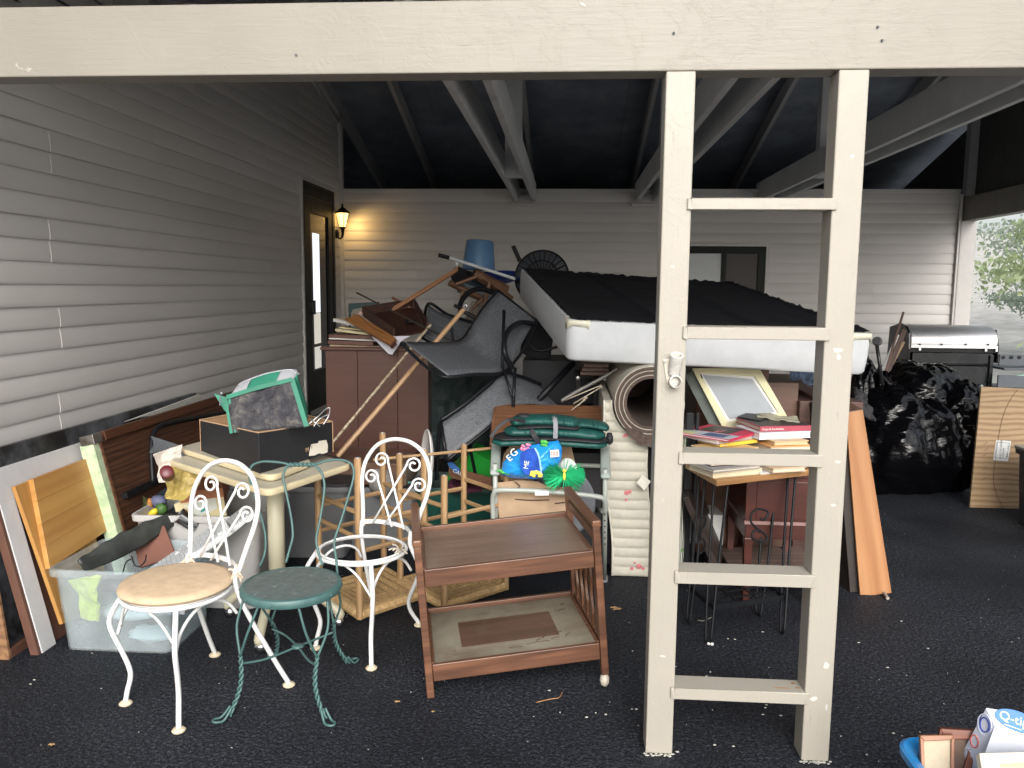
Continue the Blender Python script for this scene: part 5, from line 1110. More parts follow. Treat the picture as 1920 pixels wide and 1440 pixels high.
MB().grid(lambda u, v: V3((ml(v * .95)[0] + .001 + .012 * math.sin(v * 60) * 0, 4.18 + u * .95, v * .95 + .003)), 2, 20).grid(lambda u, v: V3((ml(v * .95)[1], 4.18 + u * .95, v * .95 + .003)), 2, 20).grid(lambda u, v: V3((ml(.95)[0] + (ml(.95)[1] - ml(.95)[0]) * u, 4.18 + v * .95, .953)), 2, 2).build('mattress_cover', plain('cream_cover', (.52, .50, .43), .85, bump=.3), mt)
for s in (0, 1): MB().tube([V3((ml(z)[s], 4.168, z + .004)) for z in [k * .95 / 30 for k in range(31)]], .006, 8).build('piping', plain('piping_cream%d' % s, (.56, .54, .47), .8), mt, smooth=True)
ROSE = plain('rose_print', (.55, .17, .19), .9, var=.3, scale=60)
for (px, py, r_) in ((1198, 1062, .015), (1185, 1066, .010), (1206, 1066, .009), (1175, 924, .014), (1181, 922, .010), (1174, 937, .008), (1174, 816, .010), (1170, 818, .007), (1190, 1055, .007)):
    p = P(px, py, 4.152); b = MB(); b.lathe([(r_, 0), (r_ * .8, .0008)], 7, frame(p, (1, 0, .3), (0, -1, 0))); b.build('rose', ROSE, mt)
crumple('care_label', [P(1194, 905, 4.1), P(1208, 920, 4.08), P(1220, 903, 4.12), P(1205, 890, 4.12)], plain('cream_label', (.60, .58, .52), .8), .01, t=.001, parent=mt)
# ================================================================ oak box, camp pads, shower chair and its load
OAKL = wood('oak_laminate', (.24, .115, .06), (.09, .04, .02), 1.5, .4, dist=12, ring=9)
ob = thing('oak_box', 'oak laminate box with mitred rim under the teal camp pads', 'box', (-.1, 4.5, 0))
o0, o1, o2, o3 = P(931, 757, 4.55), P(1131, 761, 4.55), P(1131, 830, 4.15), P(920, 832, 4.15)
board('top_panel', None, .02, OAKL, ob, world=[o3, o2, o1, o0], xdir=(1, 0, 0)); board('left_rim', None, .022, OAKL, ob, world=[P(926, 757, 4.555), P(932, 757, 4.552), P(926, 833, 4.148), P(918, 832, 4.148)], xdir=(0, 1, .5))
board('right_rim', None, .022, OAKL, ob, world=[P(1127, 761, 4.55), P(1133, 761, 4.555), P(1134, 832, 4.15), P(1128, 832, 4.15)], xdir=(0, 1, .5))
MB().box(o3.x, o2.x, 4.2, 4.55, .02, o3.z - .05).build('body', plain('black_interior', (.014, .014, .016), .7), ob)
TEAL = plain('teal_nylon', (.010, .08, .07), .5, var=.25, scale=18, bump=.5, bscale=60); CHAR = plain('charcoal_nylon', (.02, .02, .024), .6); GREYS = plain('grey_webbing', (.22, .23, .25), .7)
cpd = thing('folded_camp_pad', 'folded teal and black padded camp seat bound with a grey strap', 'camp seat', P(1030, 820, 3.95))
def pad(a, b_, hz, hy, mat, nm, seed, n=60):
    a, b_ = V3(a), V3(b_)
    def f(u, v):
        th_ = 2 * math.pi * v; e = min(1, (math.sin(math.pi * min(1, max(0, u))) * 3.5)) ** .5
        w = 1 + .10 * noise.noise(V3((u * 22 + math.cos(th_), v * 2, seed))) * (1 if math.sin(th_) > -.3 else .4)
        sq = lambda x: math.copysign(abs(x) ** .75, x)
        return a.lerp(b_, u) + V3((0, sq(math.cos(th_)) * hy * e * w, sq(math.sin(th_)) * hz * e * w + .012 * math.sin(math.pi * u)))
    return MB().grid(f, n, 20, cv=True).build(nm, mat, cpd, smooth=True)
Yp = 3.95
pad(P(921, 826, Yp), P(1140, 832, Yp), .022, .10, TEAL, 'lower_cushion', 1); pad(P(925, 818, Yp - .0), P(1142, 824, Yp), .010, .115, CHAR, 'black_side_band', 2)
pad(P(944, 807, Yp), P(1136, 815, Yp), .024, .10, TEAL, 'middle_cushion', 3); pad(P(965, 799, Yp), P(1090, 800, Yp), .009, .105, CHAR, 'black_side_band', 4)
pad(P(955, 789, Yp + .02), P(1088, 792, Yp), .022, .09, TEAL, 'upper_cushion', 5); pad(P(1060, 794, Yp + .05), P(1143, 802, Yp + .02), .018, .08, TEAL, 'upper_cushion', 6)
strip([P(1038, 786, Yp - .05), P(1040, 784, Yp - .11), P(1042, 800, Yp - .135), P(1041, 822, Yp - .135)], .022, .003, GREYS, 'grey_strap', cpd)
strip([P(996, 806, Yp - .12), P(1003, 818, Yp - .135), P(1012, 836, Yp - .125)], .024, .004, CHAR, 'black_strap', cpd); strip([P(920, 820, Yp - .08), P(935, 800, Yp - .07), P(955, 787, Yp - .05), P(985, 790, Yp - .1)], .016, .005, CHAR, 'black_strap', cpd)
MB().ell(P(982, 780, Yp), (.035, .03, .014), fn=lambda d: 1 + .3 * noise.noise(d * 3)).build('buckle_flap', CHAR, cpd, smooth=True)
MB().ell(P(1143, 822, Yp), (.018, .03, .03), fn=lambda d: 1 + .3 * noise.noise(d * 3)).build('strap_end', CHAR, cpd, smooth=True)
GTUBE = plain('grey_green_tube', (.34, .37, .34), .35, var=.04); GARM = plain('grey_green_armrest', (.33, .38, .36), .45, var=.05)
sc_ = thing('shower_chair', 'grey tubular commode chair with padded arms holding a torn carton', 'chair', (-.06, 4.0, 0))
Ys = 3.82
pl0, pr0 = P(925, 928, Ys), P(1136, 940, Ys)
MB().tube(sm([P(925, 975, Ys), P(924, 945, Ys), P(926, 926, Ys - .02), P(940, 919, Ys - .03), P(1030, 922, Ys - .03), P(1118, 931, Ys - .03), P(1134, 940, Ys - .02), P(1135, 960, Ys)]), .0125, 10).build('front_bar', GTUBE, sc_, smooth=True)
for (xt, yt, xb, yb, dY) in ((928, 870, 932, 1100, 0), (1135, 880, 1133, 1090, 0)):
    MB().tube([P(xt, yt, Ys), G(xb, yb)], .0125, 10).build('leg', GTUBE, sc_, smooth=True)
    MB().lathe([(.019, 0), (.018, .03), (.014, .035)], 12, Matrix.Translation(G(xb, yb))).build('rubber_foot', plain('grey_rubber', (.16, .17, .18), .7) if 'grey_rubber' not in bpy.data.materials else bpy.data.materials['grey_rubber'], sc_, smooth=40)
for (a, b2) in (((931, 834), (928, 885)), ((1134, 838), (1136, 893))):
    p0, p1 = P(a[0], a[1], Ys + .30), P(b2[0], b2[1], Ys - .02)
    M = frame((p0 + p1) / 2, p1 - p0, (0, -.3, 1)); MB().box(-(p1 - p0).length / 2, (p1 - p0).length / 2, -.025, .025, -.012, .012).build('armrest', GARM, sc_, M, local=True, bevel=.011)
MB().tube([P(1078, 872, Ys + .35), P(1134, 874, Ys + .35)], .0125, 8).build('cross_bar', GTUBE, sc_, smooth=True)
MB().tube([P(1135, 960, Ys), P(1120, 955, Ys + .4)], .0125, 8).tube([P(925, 970, Ys), P(940, 962, Ys + .4)], .0125, 8).build('cross_bar', GTUBE, sc_, smooth=True)
b = MB(); 
for k in range(6): b.lathe([(.004, 0), (.004, .002)], 8, frame(P(1134, 965 + k * 11, Ys - .014), (1, 0, 0), (0, -1, 0)))
b.build('height_holes', BLK, sc_)
board('maker_sticker', [(1003, 921), (1029, 921), (1029, 929), (1003, 929)], .001, WHP, sc_, (P(1016, 925, Ys - .0435), V3((0, -1, .1)).normalized()), bevel=0)
KRAFT = plain('worn_kraft_card', (.40, .28, .18), .85, var=.15, scale=9, dirt=(.2, .13, .08), dirtamt=.3, bump=.4)
cbx = thing('torn_carton', 'torn brown cardboard carton in the commode chair under the blue bag', 'carton', P(1005, 950, 3.9))
Yc = Ys + .03
board('front_flap', [(932, 905), (975, 900), (1010, 903), (1030, 908), (1060, 915), (1073, 912), (1070, 1000), (940, 1000)], .005, KRAFT, cbx, (P(1000, 950, Yc), V3((0, -1, .08)).normalized()), bevel=.001)
board('rear_flap', [(945, 850), (960, 832), (1070, 832), (1078, 865), (1072, 905), (1060, 912), (935, 900)], .005, KRAFT, cbx, (P(1000, 870, Yc + .26), V3((0, -1, .2)).normalized()), bevel=.001)
board('side_flap', None, .005, KRAFT, cbx, world=[P(932, 905, Yc), P(940, 1000, Yc), P(950, 990, Yc + .26), P(935, 860, Yc + .26)], bevel=.001)
board('side_flap', None, .005, KRAFT, cbx, world=[P(1073, 912, Yc), P(1070, 1000, Yc), P(1080, 990, Yc + .26), P(1082, 868, Yc + .26)], bevel=.001)
b = MB()
for pts in (((966, 936), (1000, 938), (1030, 937)), ((965, 903), (975, 912), (966, 916)), ((1010, 903), (1022, 908), (1050, 915)), ((1040, 944), (1068, 941))): b.tube(sm([P(x, y, Yc - .008) for x, y in pts], 3), .0025, 4)
b.build('card_tear', plain('tear_line_brown', (.08, .05, .035), .9), cbx)  # short dark lines marking tears in the card
# the blue bag
BBL = plain('glossy_cyan_blue', (.02, .28, .72), .25, var=.25, scale=10, bump=.5, bscale=30)
bag = thing('blue_gift_bag', 'glossy bright blue printed bag with white letters and yellow flowers, in the carton', 'bag', P(1000, 868, 3.8))
Yg = 3.82
out = [(940, 890), (943, 868), (958, 850), (978, 838), (1000, 834), (1025, 829), (1047, 826), (1054, 840), (1052, 860), (1042, 882), (1028, 896), (1005, 898), (965, 896)]
cbg = P(998, 866, Yg)
def bagf(u, v):
    k = u * len(out); i = int(k) % len(out); t = k - int(k); q0, q1 = out[i], out[(i + 1) % len(out)]
    e = P(q0[0] + (q1[0] - q0[0]) * t, q0[1] + (q1[1] - q0[1]) * t, Yg); p = e.lerp(cbg, v)
    return p + V3((0, -.075 * math.sin(v * math.pi / 2) ** .7 + .012 * noise.noise(p * 30) + .008 * noise.noise(p * 70), 0))
MB().grid(bagf, 78, 14, cu=True).grid(lambda u, v: (lambda q: V3((q.x, 2 * Yg - q.y, q.z)))(bagf(u, v)), 78, 10, cu=True).build('bag_body', BBL, bag, smooth=True)
plG = (P(998, 866, Yg - .088), V3((.05, -1, .05)).normalized())
board('dark_blue_window', [(975, 850), (990, 841), (1003, 840), (1012, 860), (1015, 885), (1004, 893), (985, 890), (975, 875)], .004, plain('deep_blue_film', (.012, .07, .42), .15, var=.5, scale=18), bag, plG, bevel=.001)
strip([P(1003, 840, Yg - .094), P(1011, 858, Yg - .1), P(1016, 895, Yg - .09)], .008, .002, plain('pale_blue_trim', (.25, .50, .75), .4), 'pale_seam', bag)
board('barcode_patch', [(1031, 844), (1048, 843), (1049, 856), (1032, 858)], .001, WHP, bag, (P(1040, 850, Yg - .07), V3((.15, -1, .05)).normalized()), bevel=0)
b = MB(); 
for k in range(8): x = 1033 + k * 1.9; b.bar(P(x, 846, Yg - .0725), P(x + .3, 855, Yg - .0725), .0014 if k % 3 else .003, .001, (0, -1, 0))
b.build('bars', plain('bar_ink', (.25, .18, .16), .6), bag, kind='stuff')
YF = plain('yellow_petals', (.80, .62, .08), .5); PKF = plain('pink_petals', (.75, .20, .35), .5); GNF = plain('green_leaf_print', (.05, .35, .05), .4)
for nm, mt_, cen, k_, rad in (('yellow_flower', YF, (1006, 888), 14, .013), ('pink_flower', PKF, (985, 838), 8, .012), ('green_print', GNF, (1022, 832), 7, .014), ('green_print', GNF, (943, 885), 5, .013)):
    b = MB()
    for j in range(k_):
        q = P(cen[0] + rnd.uniform(-9, 9), cen[1] + rnd.uniform(-5, 5), Yg - (.092 if nm == 'yellow_flower' else .04 if nm == 'pink_flower' else .03)); b.ell(q, (rad * rnd.uniform(.5, 1), .004, rad * rnd.uniform(.4, .8)), 8, 6)
    b.build(nm, mt_, bag, smooth=True)
WL = plain('white_lettering', (.8, .85, .85), .4)
Fm = lambda px, py, a, yy: frame(P(px, py, yy), (math.cos(a), 0, math.sin(a)), (0, -1, .0))
text('G', .05, Fm(962, 858, .7, Yg - .055), WL, bag); text('E', .045, Fm(955, 866, .7, Yg - .05), WL, bag); text('ME', .032, Fm(990, 880, 1.45, Yg - .094), WL, bag)
# feather puff
fp = thing('green_feather_puff', 'fluffy bright green feather butterfly with a yellow body on the carton edge', 'ornament', P(1058, 892, 3.76))
b = MB(); cP = P(1058, 893, 3.74)
for j in range(1500):
    s = rnd.choice((-1, 1)); a = rnd.gauss(0, .55); L_ = rnd.uniform(.04, .105); d = V3((s * math.cos(a), rnd.uniform(-.5, .5), math.sin(a) * .55)).normalized()
    p0 = cP + V3((0, 0, rnd.uniform(-.01, .01))); p1 = p0 + d * L_; sd = d.cross(V3((rnd.random(), 1, rnd.random()))).normalized() * .0022
    b.add([p0 - sd, p0 + sd, p1 + sd * .5, p1 - sd * .5], [(0, 1, 2, 3)])
b.build('feathers', plain('feather_green', (.01, .42, .16), .8, var=.3), fp, kind='stuff')
MB().ell(cP + V3((.0, -.02, .006)), (.007, .007, .022)).ell(cP + V3((0, -.02, .032)), (.010, .009, .009)).build('yellow_body', YF, fp, smooth=True)
o = MB().lathe([(.001, .012), (.045, .012), (.055, .0), (.045, -.004), (.001, -.004)], 24, frame(P(1063, 880, 3.88), (0, 0, 1), (-.4, -.8, .2)), cap=False).build('white_reel', WHP, None, smooth=40); tag(o, 'white round reel half hidden behind the green feather puff', 'reel')
gd2 = MB().lathe([(.001, .01), (.17, .01), (.18, .0), (.17, -.008), (.001, -.01)], 40, frame(P(1052, 940, 4.0), (0, 0, 1), (-.25, -.9, .1)), cap=False).build('grey_round_lid', plain('slate_lid', (.13, .14, .165), .5), None, smooth=40); tag(gd2, 'slate grey round lid standing behind the right edge of the torn carton', 'lid')
# things right of the left post: black box behind
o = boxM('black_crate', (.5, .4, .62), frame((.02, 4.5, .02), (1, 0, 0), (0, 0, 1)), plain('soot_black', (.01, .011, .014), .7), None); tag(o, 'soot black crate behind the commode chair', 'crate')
# ================================================================ wire plant stand with the books
SW = plain('black_stand_wire', (.006, .007, .009), .5, var=.3, spec=.25, dirt=(.2, .18, .15), dirtamt=.06, scale=40)
st = thing('plant_stand', 'black wire plant stand with wooden top, scrolls and a rusty lower rack, holding books', 'stand', (.8, 3.5, 0))
fts = [G(1330, 1208), G(1468, 1190), G(1420, 1153), G(1290, 1168)]
zT = .70
tops = [G(1345, 900, zT), G(1520, 880, zT)]; tl_ = G(1287, 868, zT); tops += [tops[1] + (tl_ - tops[0]), tl_]
TW = wood('stand_top_wood', (.42, .23, .09), (.26, .13, .05), 1.4, .4, dirt=(.5, .35, .2), dirtamt=.2)
cen = sum(tops, V3()) / 4
MB().prism([cen + (p - cen) * 1.02 for p in tops], (0, 0, -.028)).build('wooden_top', TW, st, frame(tops[0], tops[1] - tops[0], (0, 0, 1)), bevel=.004)
zR = .15
inner = [cen + (p - cen) * .80 for p in tops]
rack = []
for k in range(4):
    f = fts[k]; tp = inner[k]; s0 = V3((0, 0, 0)); nb_ = inner[(k + 1) % 4]; pv = inner[(k - 1) % 4]
    a = tp.lerp(nb_, .06); b_ = tp.lerp(pv, .34) if k in (0, 2) else tp.lerp(nb_, .30)
    fo_ = V3((f.x, f.y, .008)); side = ((b_ - a)); side.z = 0; side.normalize()
    MB().tube(sm([V3((a.x, a.y, zT - .02)), V3((a.x, a.y, zT - .02)).lerp(fo_, .5), fo_ + V3((0, 0, .05)) - side * .012, fo_ - side * .004 + V3((0, 0, .006)), fo_ + side * .012 + V3((0, 0, .002)), fo_ + side * .026 + V3((0, 0, .03)), (V3((b_.x, b_.y, zT - .02))).lerp(fo_, .55) + side * .02, V3((b_.x, b_.y, zT - .02))], 8), .0062, 7).build('hairpin_leg', SW, st, smooth=True)
    t_ = (zT - zR) / zT; rack.append(V3((a.x, a.y, zT)).lerp(V3((f.x, f.y, 0)), t_))
rk = MB()
for k in range(4): rk.bar(rack[k], rack[(k + 1) % 4], .009, .022)
rk.build('rack_frame', SW, st, bevel=.001)
b = MB()
for t_ in (.36, .68): b.bar(rack[3].lerp(rack[0], t_), rack[2].lerp(rack[1], t_), .012, .004)
for t_ in (.35, .65): b.bar(rack[0].lerp(rack[1], t_), rack[3].lerp(rack[2], t_), .010, .004)
b.build('rack_bar', SW, st)
def scr(plp, pts, nm):
    MB().tube(sm([PP(x, y, *plp) for x, y in pts], 6), .0052, 6).build(nm, SW, st, smooth=True)
plf = (fts[0] * .3 + inner[0] * .7, V3(((fts[1] - fts[0]).y, -(fts[1] - fts[0]).x, .05)).normalized())
scr(plf, [(1426, 973), (1432, 975), (1438, 968), (1440, 960), (1432, 956), (1418, 955), (1409, 964), (1408, 978), (1418, 990), (1432, 1000), (1438, 1010), (1432, 1016), (1420, 1015), (1410, 1008), (1412, 998), (1419, 994), (1424, 998)], 'scroll')
pls = (fts[3] * .5 + inner[3] * .5, V3((-.9, -.45, 0)).normalized())
scr((P(1315, 1000, 3.65), V3((0, -1, 0))), [(1316, 968), (1323, 972), (1320, 985), (1313, 995), (1312, 1008), (1319, 1012), (1322, 1022), (1316, 1035), (1310, 1038)], 'scroll')
for q in ((1329, 1210), (1335, 1211)): MB().ell(G(*q) + V3((0, 0, .008)), (.008, .006, .007)).build('chipped_toe', WHITEG, st)
# ---- books
def book(label, pxs, z0, t, cover, pages=None, spine=None, name='book', txt=None, tilt=0):
    """pxs: front-left, front-right, and back-left corner of the book top as seen; lies at height z0..z0+t"""
    a, b_, c = [G(x, y, z0 + t) for x, y in pxs]; x = (b_ - a); y = (c - a); y = y - x * (y.dot(x) / x.dot(x))
    d_ = y.length; w = x.length
    M = frame(V3((a.x, a.y, z0)), x, (0, 0, 1)); t_ = thing(name, label, 'book', M=M, group='books piled on the plant stand')
    tc = min(.004, t * .25)
    MB().box(0, w, 0, d_, 0, tc).box(0, w, 0, d_, t - tc, t).build('cover', cover, t_, M, local=True, bevel=.001)
    MB().box(.004, w - .005, .005, d_ - .005, tc, t - tc).build('pages', pages or PAGES, t_, M, local=True)
    if spine: MB().box(-.0, w, -.003, .001, 0, t).build('spine', spine, t_, M, local=True, bevel=.001)
    if txt:
        body, sz, tm, off = txt; text(body, sz, M @ frame((off, -.0035, t * .28), (1, 0, 0), (0, -1, 0)), tm, t_)
    return t_, M, w, d_
m, nt, b = base('book_pages', .9); v = mapped(nt, (3, 3, 700)); n = nd(nt, 'ShaderNodeTexNoise', Scale=1., Detail=2.); nt.links.new(v, n.inputs[0]); nt.links.new(ramp(nt, n.outputs[0], [(.35, (.50, .43, .32)), (.65, (.66, .60, .48))]), b.inputs['Base Color']); PAGES = m
m, nt, b = base('white_pages', .9); v = mapped(nt, (3, 3, 500)); n = nd(nt, 'ShaderNodeTexNoise', Scale=1., Detail=2.); nt.links.new(v, n.inputs[0]); nt.links.new(ramp(nt, n.outputs[0], [(.35, (.56, .56, .62)), (.65, (.74, .74, .76))]), b.inputs['Base Color']); WPAGES = m
C = lambda n_, c, **k: plain(n_, c, .45, var=k.pop('var', .1), **k)
TAN1 = C('cream_cover_a', (.60, .52, .36)); GR1 = C('grey_cover', (.30, .29, .30)); YE1 = C('yellow_cover', (.70, .50, .06)); OC1 = C('ochre_cover', (.62, .45, .22)); BR1 = C('dark_brown_cover', (.07, .04, .035)); CRIM = C('crimson_cover', (.50, .02, .07)); DKR = C('muted_crimson', (.36, .06, .09)); PNK = C('lilac_cover', (.50, .42, .52)); BLKC = C('black_cover', (.03, .028, .028), dirt=(.3, .3, .28), dirtamt=.25, scale=30)
INK = plain('ink_black', (.04, .03, .03), .7); WINK = plain('white_ink', (.78, .76, .74), .5)
zS = zT
book('thick cream cloth book lowest at the front left of the stand top', [(1336, 885), (1428, 877), (1297, 868)], zS, .028, TAN1, PAGES, TAN1)
q = book('grey topped cream book lying on the thick cream cloth book', [(1338, 881), (1428, 872), (1296, 866)], zS + .031, .014, GR1, PAGES)
book('pale loose magazine at the front right of the stand top', [(1425, 886), (1510, 880), (1418, 874)], zS, .010, C('magazine', (.55, .56, .55), dirt=(.2, .3, .4), dirtamt=.2), PAGES)
book('cream paged book under the orange books on the right pile', [(1450, 879), (1512, 875), (1440, 866)], zS + .011, .020, C('peach', (.62, .44, .28)), PAGES)
book('brown jacketed book peeping out at the lower left of the pile', [(1333, 868), (1425, 862), (1297, 846)], zS + .046, .018, BR1, PAGES)
book('ochre spined book with its title on the front, left pile', [(1352, 848), (1422, 838), (1300, 834)], zS + .062, .024, OC1, PAGES, OC1, txt=('COOK BOOK', .017, INK, .02))
book('bright yellow spined book just above the ochre one', [(1350, 832), (1420, 824), (1303, 822)], zS + .088, .016, YE1, WPAGES, YE1, txt=('THE BLUE', .008, WINK, .01))
book('lilac grey book sandwiched under the big crimson picture book', [(1345, 826), (1412, 816), (1300, 810)], zS + .105, .018, PNK, PAGES)
book('orange book with cream pages low in the right pile', [(1445, 838), (1522, 835), (1424, 824)], zS + .060, .028, C('orange_cover', (.62, .33, .12)), PAGES)
book('buff book second from the bottom of the right pile', [(1452, 828), (1517, 826), (1430, 816)], zS + .089, .020, C('buff', (.60, .42, .22)), C('buffp', (.55, .42, .26)))
book('white paged workbook bending over the right pile', [(1424, 812), (1522, 808), (1412, 796)], zS + .110, .034, C('white_cover', (.7, .7, .74)), WPAGES)
t_, M, w, d_ = book('crimson edged picture book with black and blue panels, topmost on the left', [(1367, 824), (1425, 808), (1297, 803)], zS + .124, .012, CRIM, WPAGES, CRIM)
for (x0, x1, y0, y1, mt_) in ((.0, .35, .0, 1, C('sky_panel', (.45, .50, .56))), (.05, .30, .15, .55, C('navy_panel', (.03, .07, .2), var=.8, scale=40)), (.40, .95, .25, .85, BLKC), (.0, .2, .7, 1, C('lemon_panel', (.60, .60, .30)))): MB().box(w * x0, w * x1, d_ * y0, d_ * y1, .0121 + (.0002 if mt_ is BLKC else 0) + (.0004 if 'navy' in mt_.name or 'lemon' in mt_.name else 0), .0125 + (.0004 if 'navy' in mt_.name or 'lemon' in mt_.name else 0)).build('cover_panel', mt_, t_, M, local=True)
text('ALL', .05, M @ frame((w * .42, d_ * .45, .0127), (1, 0, 0), (0, 0, 1)), C('rose_ink', (.6, .2, .25)), t_)
t_, M, w, d_ = book('large crimson spined cook book topmost on the right pile', [(1425, 800), (1524, 798), (1378, 783)], zS + .146, .024, DKR, PAGES, DKR, txt=('Soups & Sandwiches', .014, WINK, .01))
MB().box(.01, w - .005, .02, d_ - .005, .0242, .0248).build('cover_photo', BLKC, t_, M, local=True)
o = crumple('folded_newspaper', [G(1420, 783, zS + .176), G(1500, 792, zS + .174), G(1495, 782, zS + .176), G(1408, 773, zS + .178)], plain('old_newsprint', (.42, .40, .30), .9, dirt=(.25, .25, .2)), .012, t=.006); tag(o, 'folded old newspaper on the topmost crimson cook book', 'newspaper')
o = MB().prism([G(1382, 783, zS + .172), G(1425, 790, zS + .172), G(1447, 780, zS + .172), G(1425, 766, zS + .172)], (0, 0, .006)).build('black_white_booklet', BLKC, None, bevel=.001); tag(o, 'black and white booklet under the folded newspaper on the books', 'booklet')
# ================================================================ framed panel, dresser, boxes behind the stand
fp_ = thing('cream_framed_panel', 'grey panel in a pale yellow frame leaning tilted above the books', 'panel', P(1390, 750, 4.4))
nT = V3((-.25, -.75, .45)).normalized(); plT = (P(1390, 745, 4.35), nT)
YFR = plain('aged_yellow_frame', (.68, .64, .42), .5, var=.06, dirt=(.5, .42, .25), dirtamt=.25)
QD = [(1297, 690), (1424, 690), (1477, 782), (1357, 806)]
qd_ = [PP(x, y, *plT) for x, y in QD]; cq = sum(qd_, V3()) / 4
def edgeb(a, b_, w, nm):
    i0, i1 = a + (cq - a).normalized() * w * 1.3, b_ + (cq - b_).normalized() * w * 1.3; board(nm, None, .03, YFR, fp_, world=[a, b_, i1, i0], bevel=.003)
for i in range(4): edgeb(qd_[i], qd_[(i + 1) % 4], .04, 'frame_bar')
board('white_liner', None, .01, WHITEG, fp_, world=[p + (cq - p).normalized() * .05 - nT * .012 for p in qd_]); board('grey_panel', None, .01, plain('cool_grey_panel', (.36, .39, .42), .4, var=.06), fp_, world=[p + (cq - p).normalized() * .07 - nT * .010 for p in qd_])
board('frame_side', None, .12, plain('green_grey_side', (.12, .14, .13), .6), fp_, world=[qd_[0] - nT * .04, qd_[3] - nT * .04, qd_[3] - nT * .05 + V3((-.05, 0, -.02)), qd_[0] - nT * .05 + V3((-.05, 0, -.02))], bevel=.002)
MB().bar(PP(1314, 702, *plT) + nT * .002, PP(1317, 710, *plT) + nT * .002, .006, .003, nT).build('latch_slot', BLKP, fp_)
DRW = wood('mahogany_dresser', (.10, .03, .022), (.05, .016, .013), 1., .3, grain=.3, dist=3)
dr = thing('mahogany_nightstand', 'mahogany nightstand on square tapered legs behind the wire plant stand', 'nightstand', (1.05, 3.95, 0))
Yd = 3.86; dx0, dx1 = P(1398, 950, Yd).x, P(1535, 950, Yd).x; dz = lambda y: P(1450, y, Yd).z
MB().box(dx0, dx1, Yd, Yd + .45, dz(978), dz(896)).build('case', DRW, dr, bevel=.003)
MB().box(dx0 - .008, dx1 + .008, Yd - .01, Yd + .46, dz(896), dz(884)).build('top', DRW, dr, bevel=.004)
MB().box(dx0 - .004, dx1 + .004, Yd - .006, Yd + .452, dz(984), dz(978)).build('moulding', plain('dusty_ledge', (.22, .13, .12), .6), dr, bevel=.001)
MB().box(dx0 + .004, dx1 - .004, Yd + .002, Yd + .45, dz(1012), dz(984)).build('apron', DRW, dr, bevel=.003)
for (lx, ly) in ((dx0 + .002, Yd + .001), (dx1 - .042, Yd + .001), (dx0 + .002, Yd + .41), (dx1 - .042, Yd + .41)): MB().hull8([V3((lx + i * .04 + (0 if k else (.006 if i == 0 else -.006)), ly + j * .04, (dz(1011) if k else .0))) for k in (0, 1) for j in (0, 1) for i in (0, 1)]).build('leg', DRW, dr, bevel=.002)
MB().box(dx0 + .05, dx1 - .005, Yd - .004, Yd, dz(974), dz(903)).build('drawer_front', DRW, dr, bevel=.003)
MB().tube(sm([V3((dx0 - .0, Yd + .2, dz(925))), V3((dx0 - .02, Yd + .22, dz(930))), V3((dx0 - .0, Yd + .26, dz(927)))]), .003, 6).build('brass_pull', plain('old_brass', (.12, .09, .05), .4, .8), dr)
ld = boxM('low_brown_board', (.45, .4, .018), frame((1.08, 4.12, .10), (1, .1, 0), (0, -.12, 1)), wood('dusty_brown_board', (.17, .12, .10), (.10, .065, .055), 1, dirt=(.3, .26, .22), dirtamt=.3), None); tag(ld, 'dusty brown board lying under the mahogany nightstand', 'board')
o = boxM('dark_leaning_shelf', (.03, .4, .42), frame((.80, 4.05, .16), (.92, -.2, .12), (-.45, 0, 1)), wood('brown_black', (.05, .035, .03), (.02, .015, .013), 1), None); tag(o, 'dark leaning shelf board left of the mahogany nightstand', 'board')
o = boxM('white_chest', (.30, .2, .16), frame((.68, 4.25, .20), (1, .1, 0), (.05, 0, 1)), plain('white_melamine', (.52, .53, .52), .4), None); tag(o, 'white melamine chest end behind the wire plant stand legs', 'drawer')
m, nt, b = base('striped_garden_fabric', .8); v = mapped(nt, (1, 1, 1)); w_ = nd(nt, 'ShaderNodeTexWave', wave_type='BANDS', bands_direction='X', Scale=30., Distortion=.2); nt.links.new(v, w_.inputs[0]); n = nd(nt, 'ShaderNodeTexNoise', Scale=18., Detail=4.); nt.links.new(v, n.inputs[0])
c_ = ramp(nt, w_.outputs[0], [(.45, (.60, .60, .54)), (.55, (.10, .12, .10))]); f = ramp(nt, n.outputs[0], [(.6, (0, 0, 0)), (.66, (1, 1, 1))]); nt.links.new(mixc(nt, f, c_, (.10, .25, .05)), b.inputs['Base Color'])
fl = MB().grid(lambda u, v: V3((.53 + .06 * u + .008 * math.sin(v * 7), 3.95 + .02 * math.sin(u * 9), .08 + .72 * v)), 8, 30).build('striped_cushion', m, None, solid=.02, smooth=True); tag(fl, 'narrow striped cushion with green leaf print beside the left post', 'cushion')
o = MB().box(.60, .635, 3.98, 4.02, .05, .92).box(.645, .66, 3.97, 4.0, .05, .92).build('black_folded_frame', SFR, None, bevel=.002); tag(o, 'black folded metal frame standing right of the striped cushion', 'frame')
WNUT = wood('brown_walnut_box', (.15, .08, .055), (.09, .045, .03), 1.4, .45, grain=.5, dist=2, rot=math.pi / 2)
Yb_ = 4.5
bA, bB = P(1440, 720, Yb_), P(1498, 718, Yb_)
o = MB().box(bA.x - .1, bB.x, Yb_, Yb_ + .5, .0, bB.z).build('walnut_box', WNUT, None, Matrix.Translation((bA.x, Yb_, 0)), bevel=.003); tag(o, 'upright brown walnut veneer case right of the yellow framed panel', 'case')
o = MB().box(P(1500, 752, 4.45).x, 1.62, 4.45, 5.3, .0, P(1500, 752, 4.45).z).build('brown_chest', wood('dark_rose_brown', (.13, .065, .05), (.08, .04, .032), 1), None, Matrix.Translation((1.3, 4.45, 0)), bevel=.003); tag(o, 'long low brown chest running back under the box spring right side', 'chest')
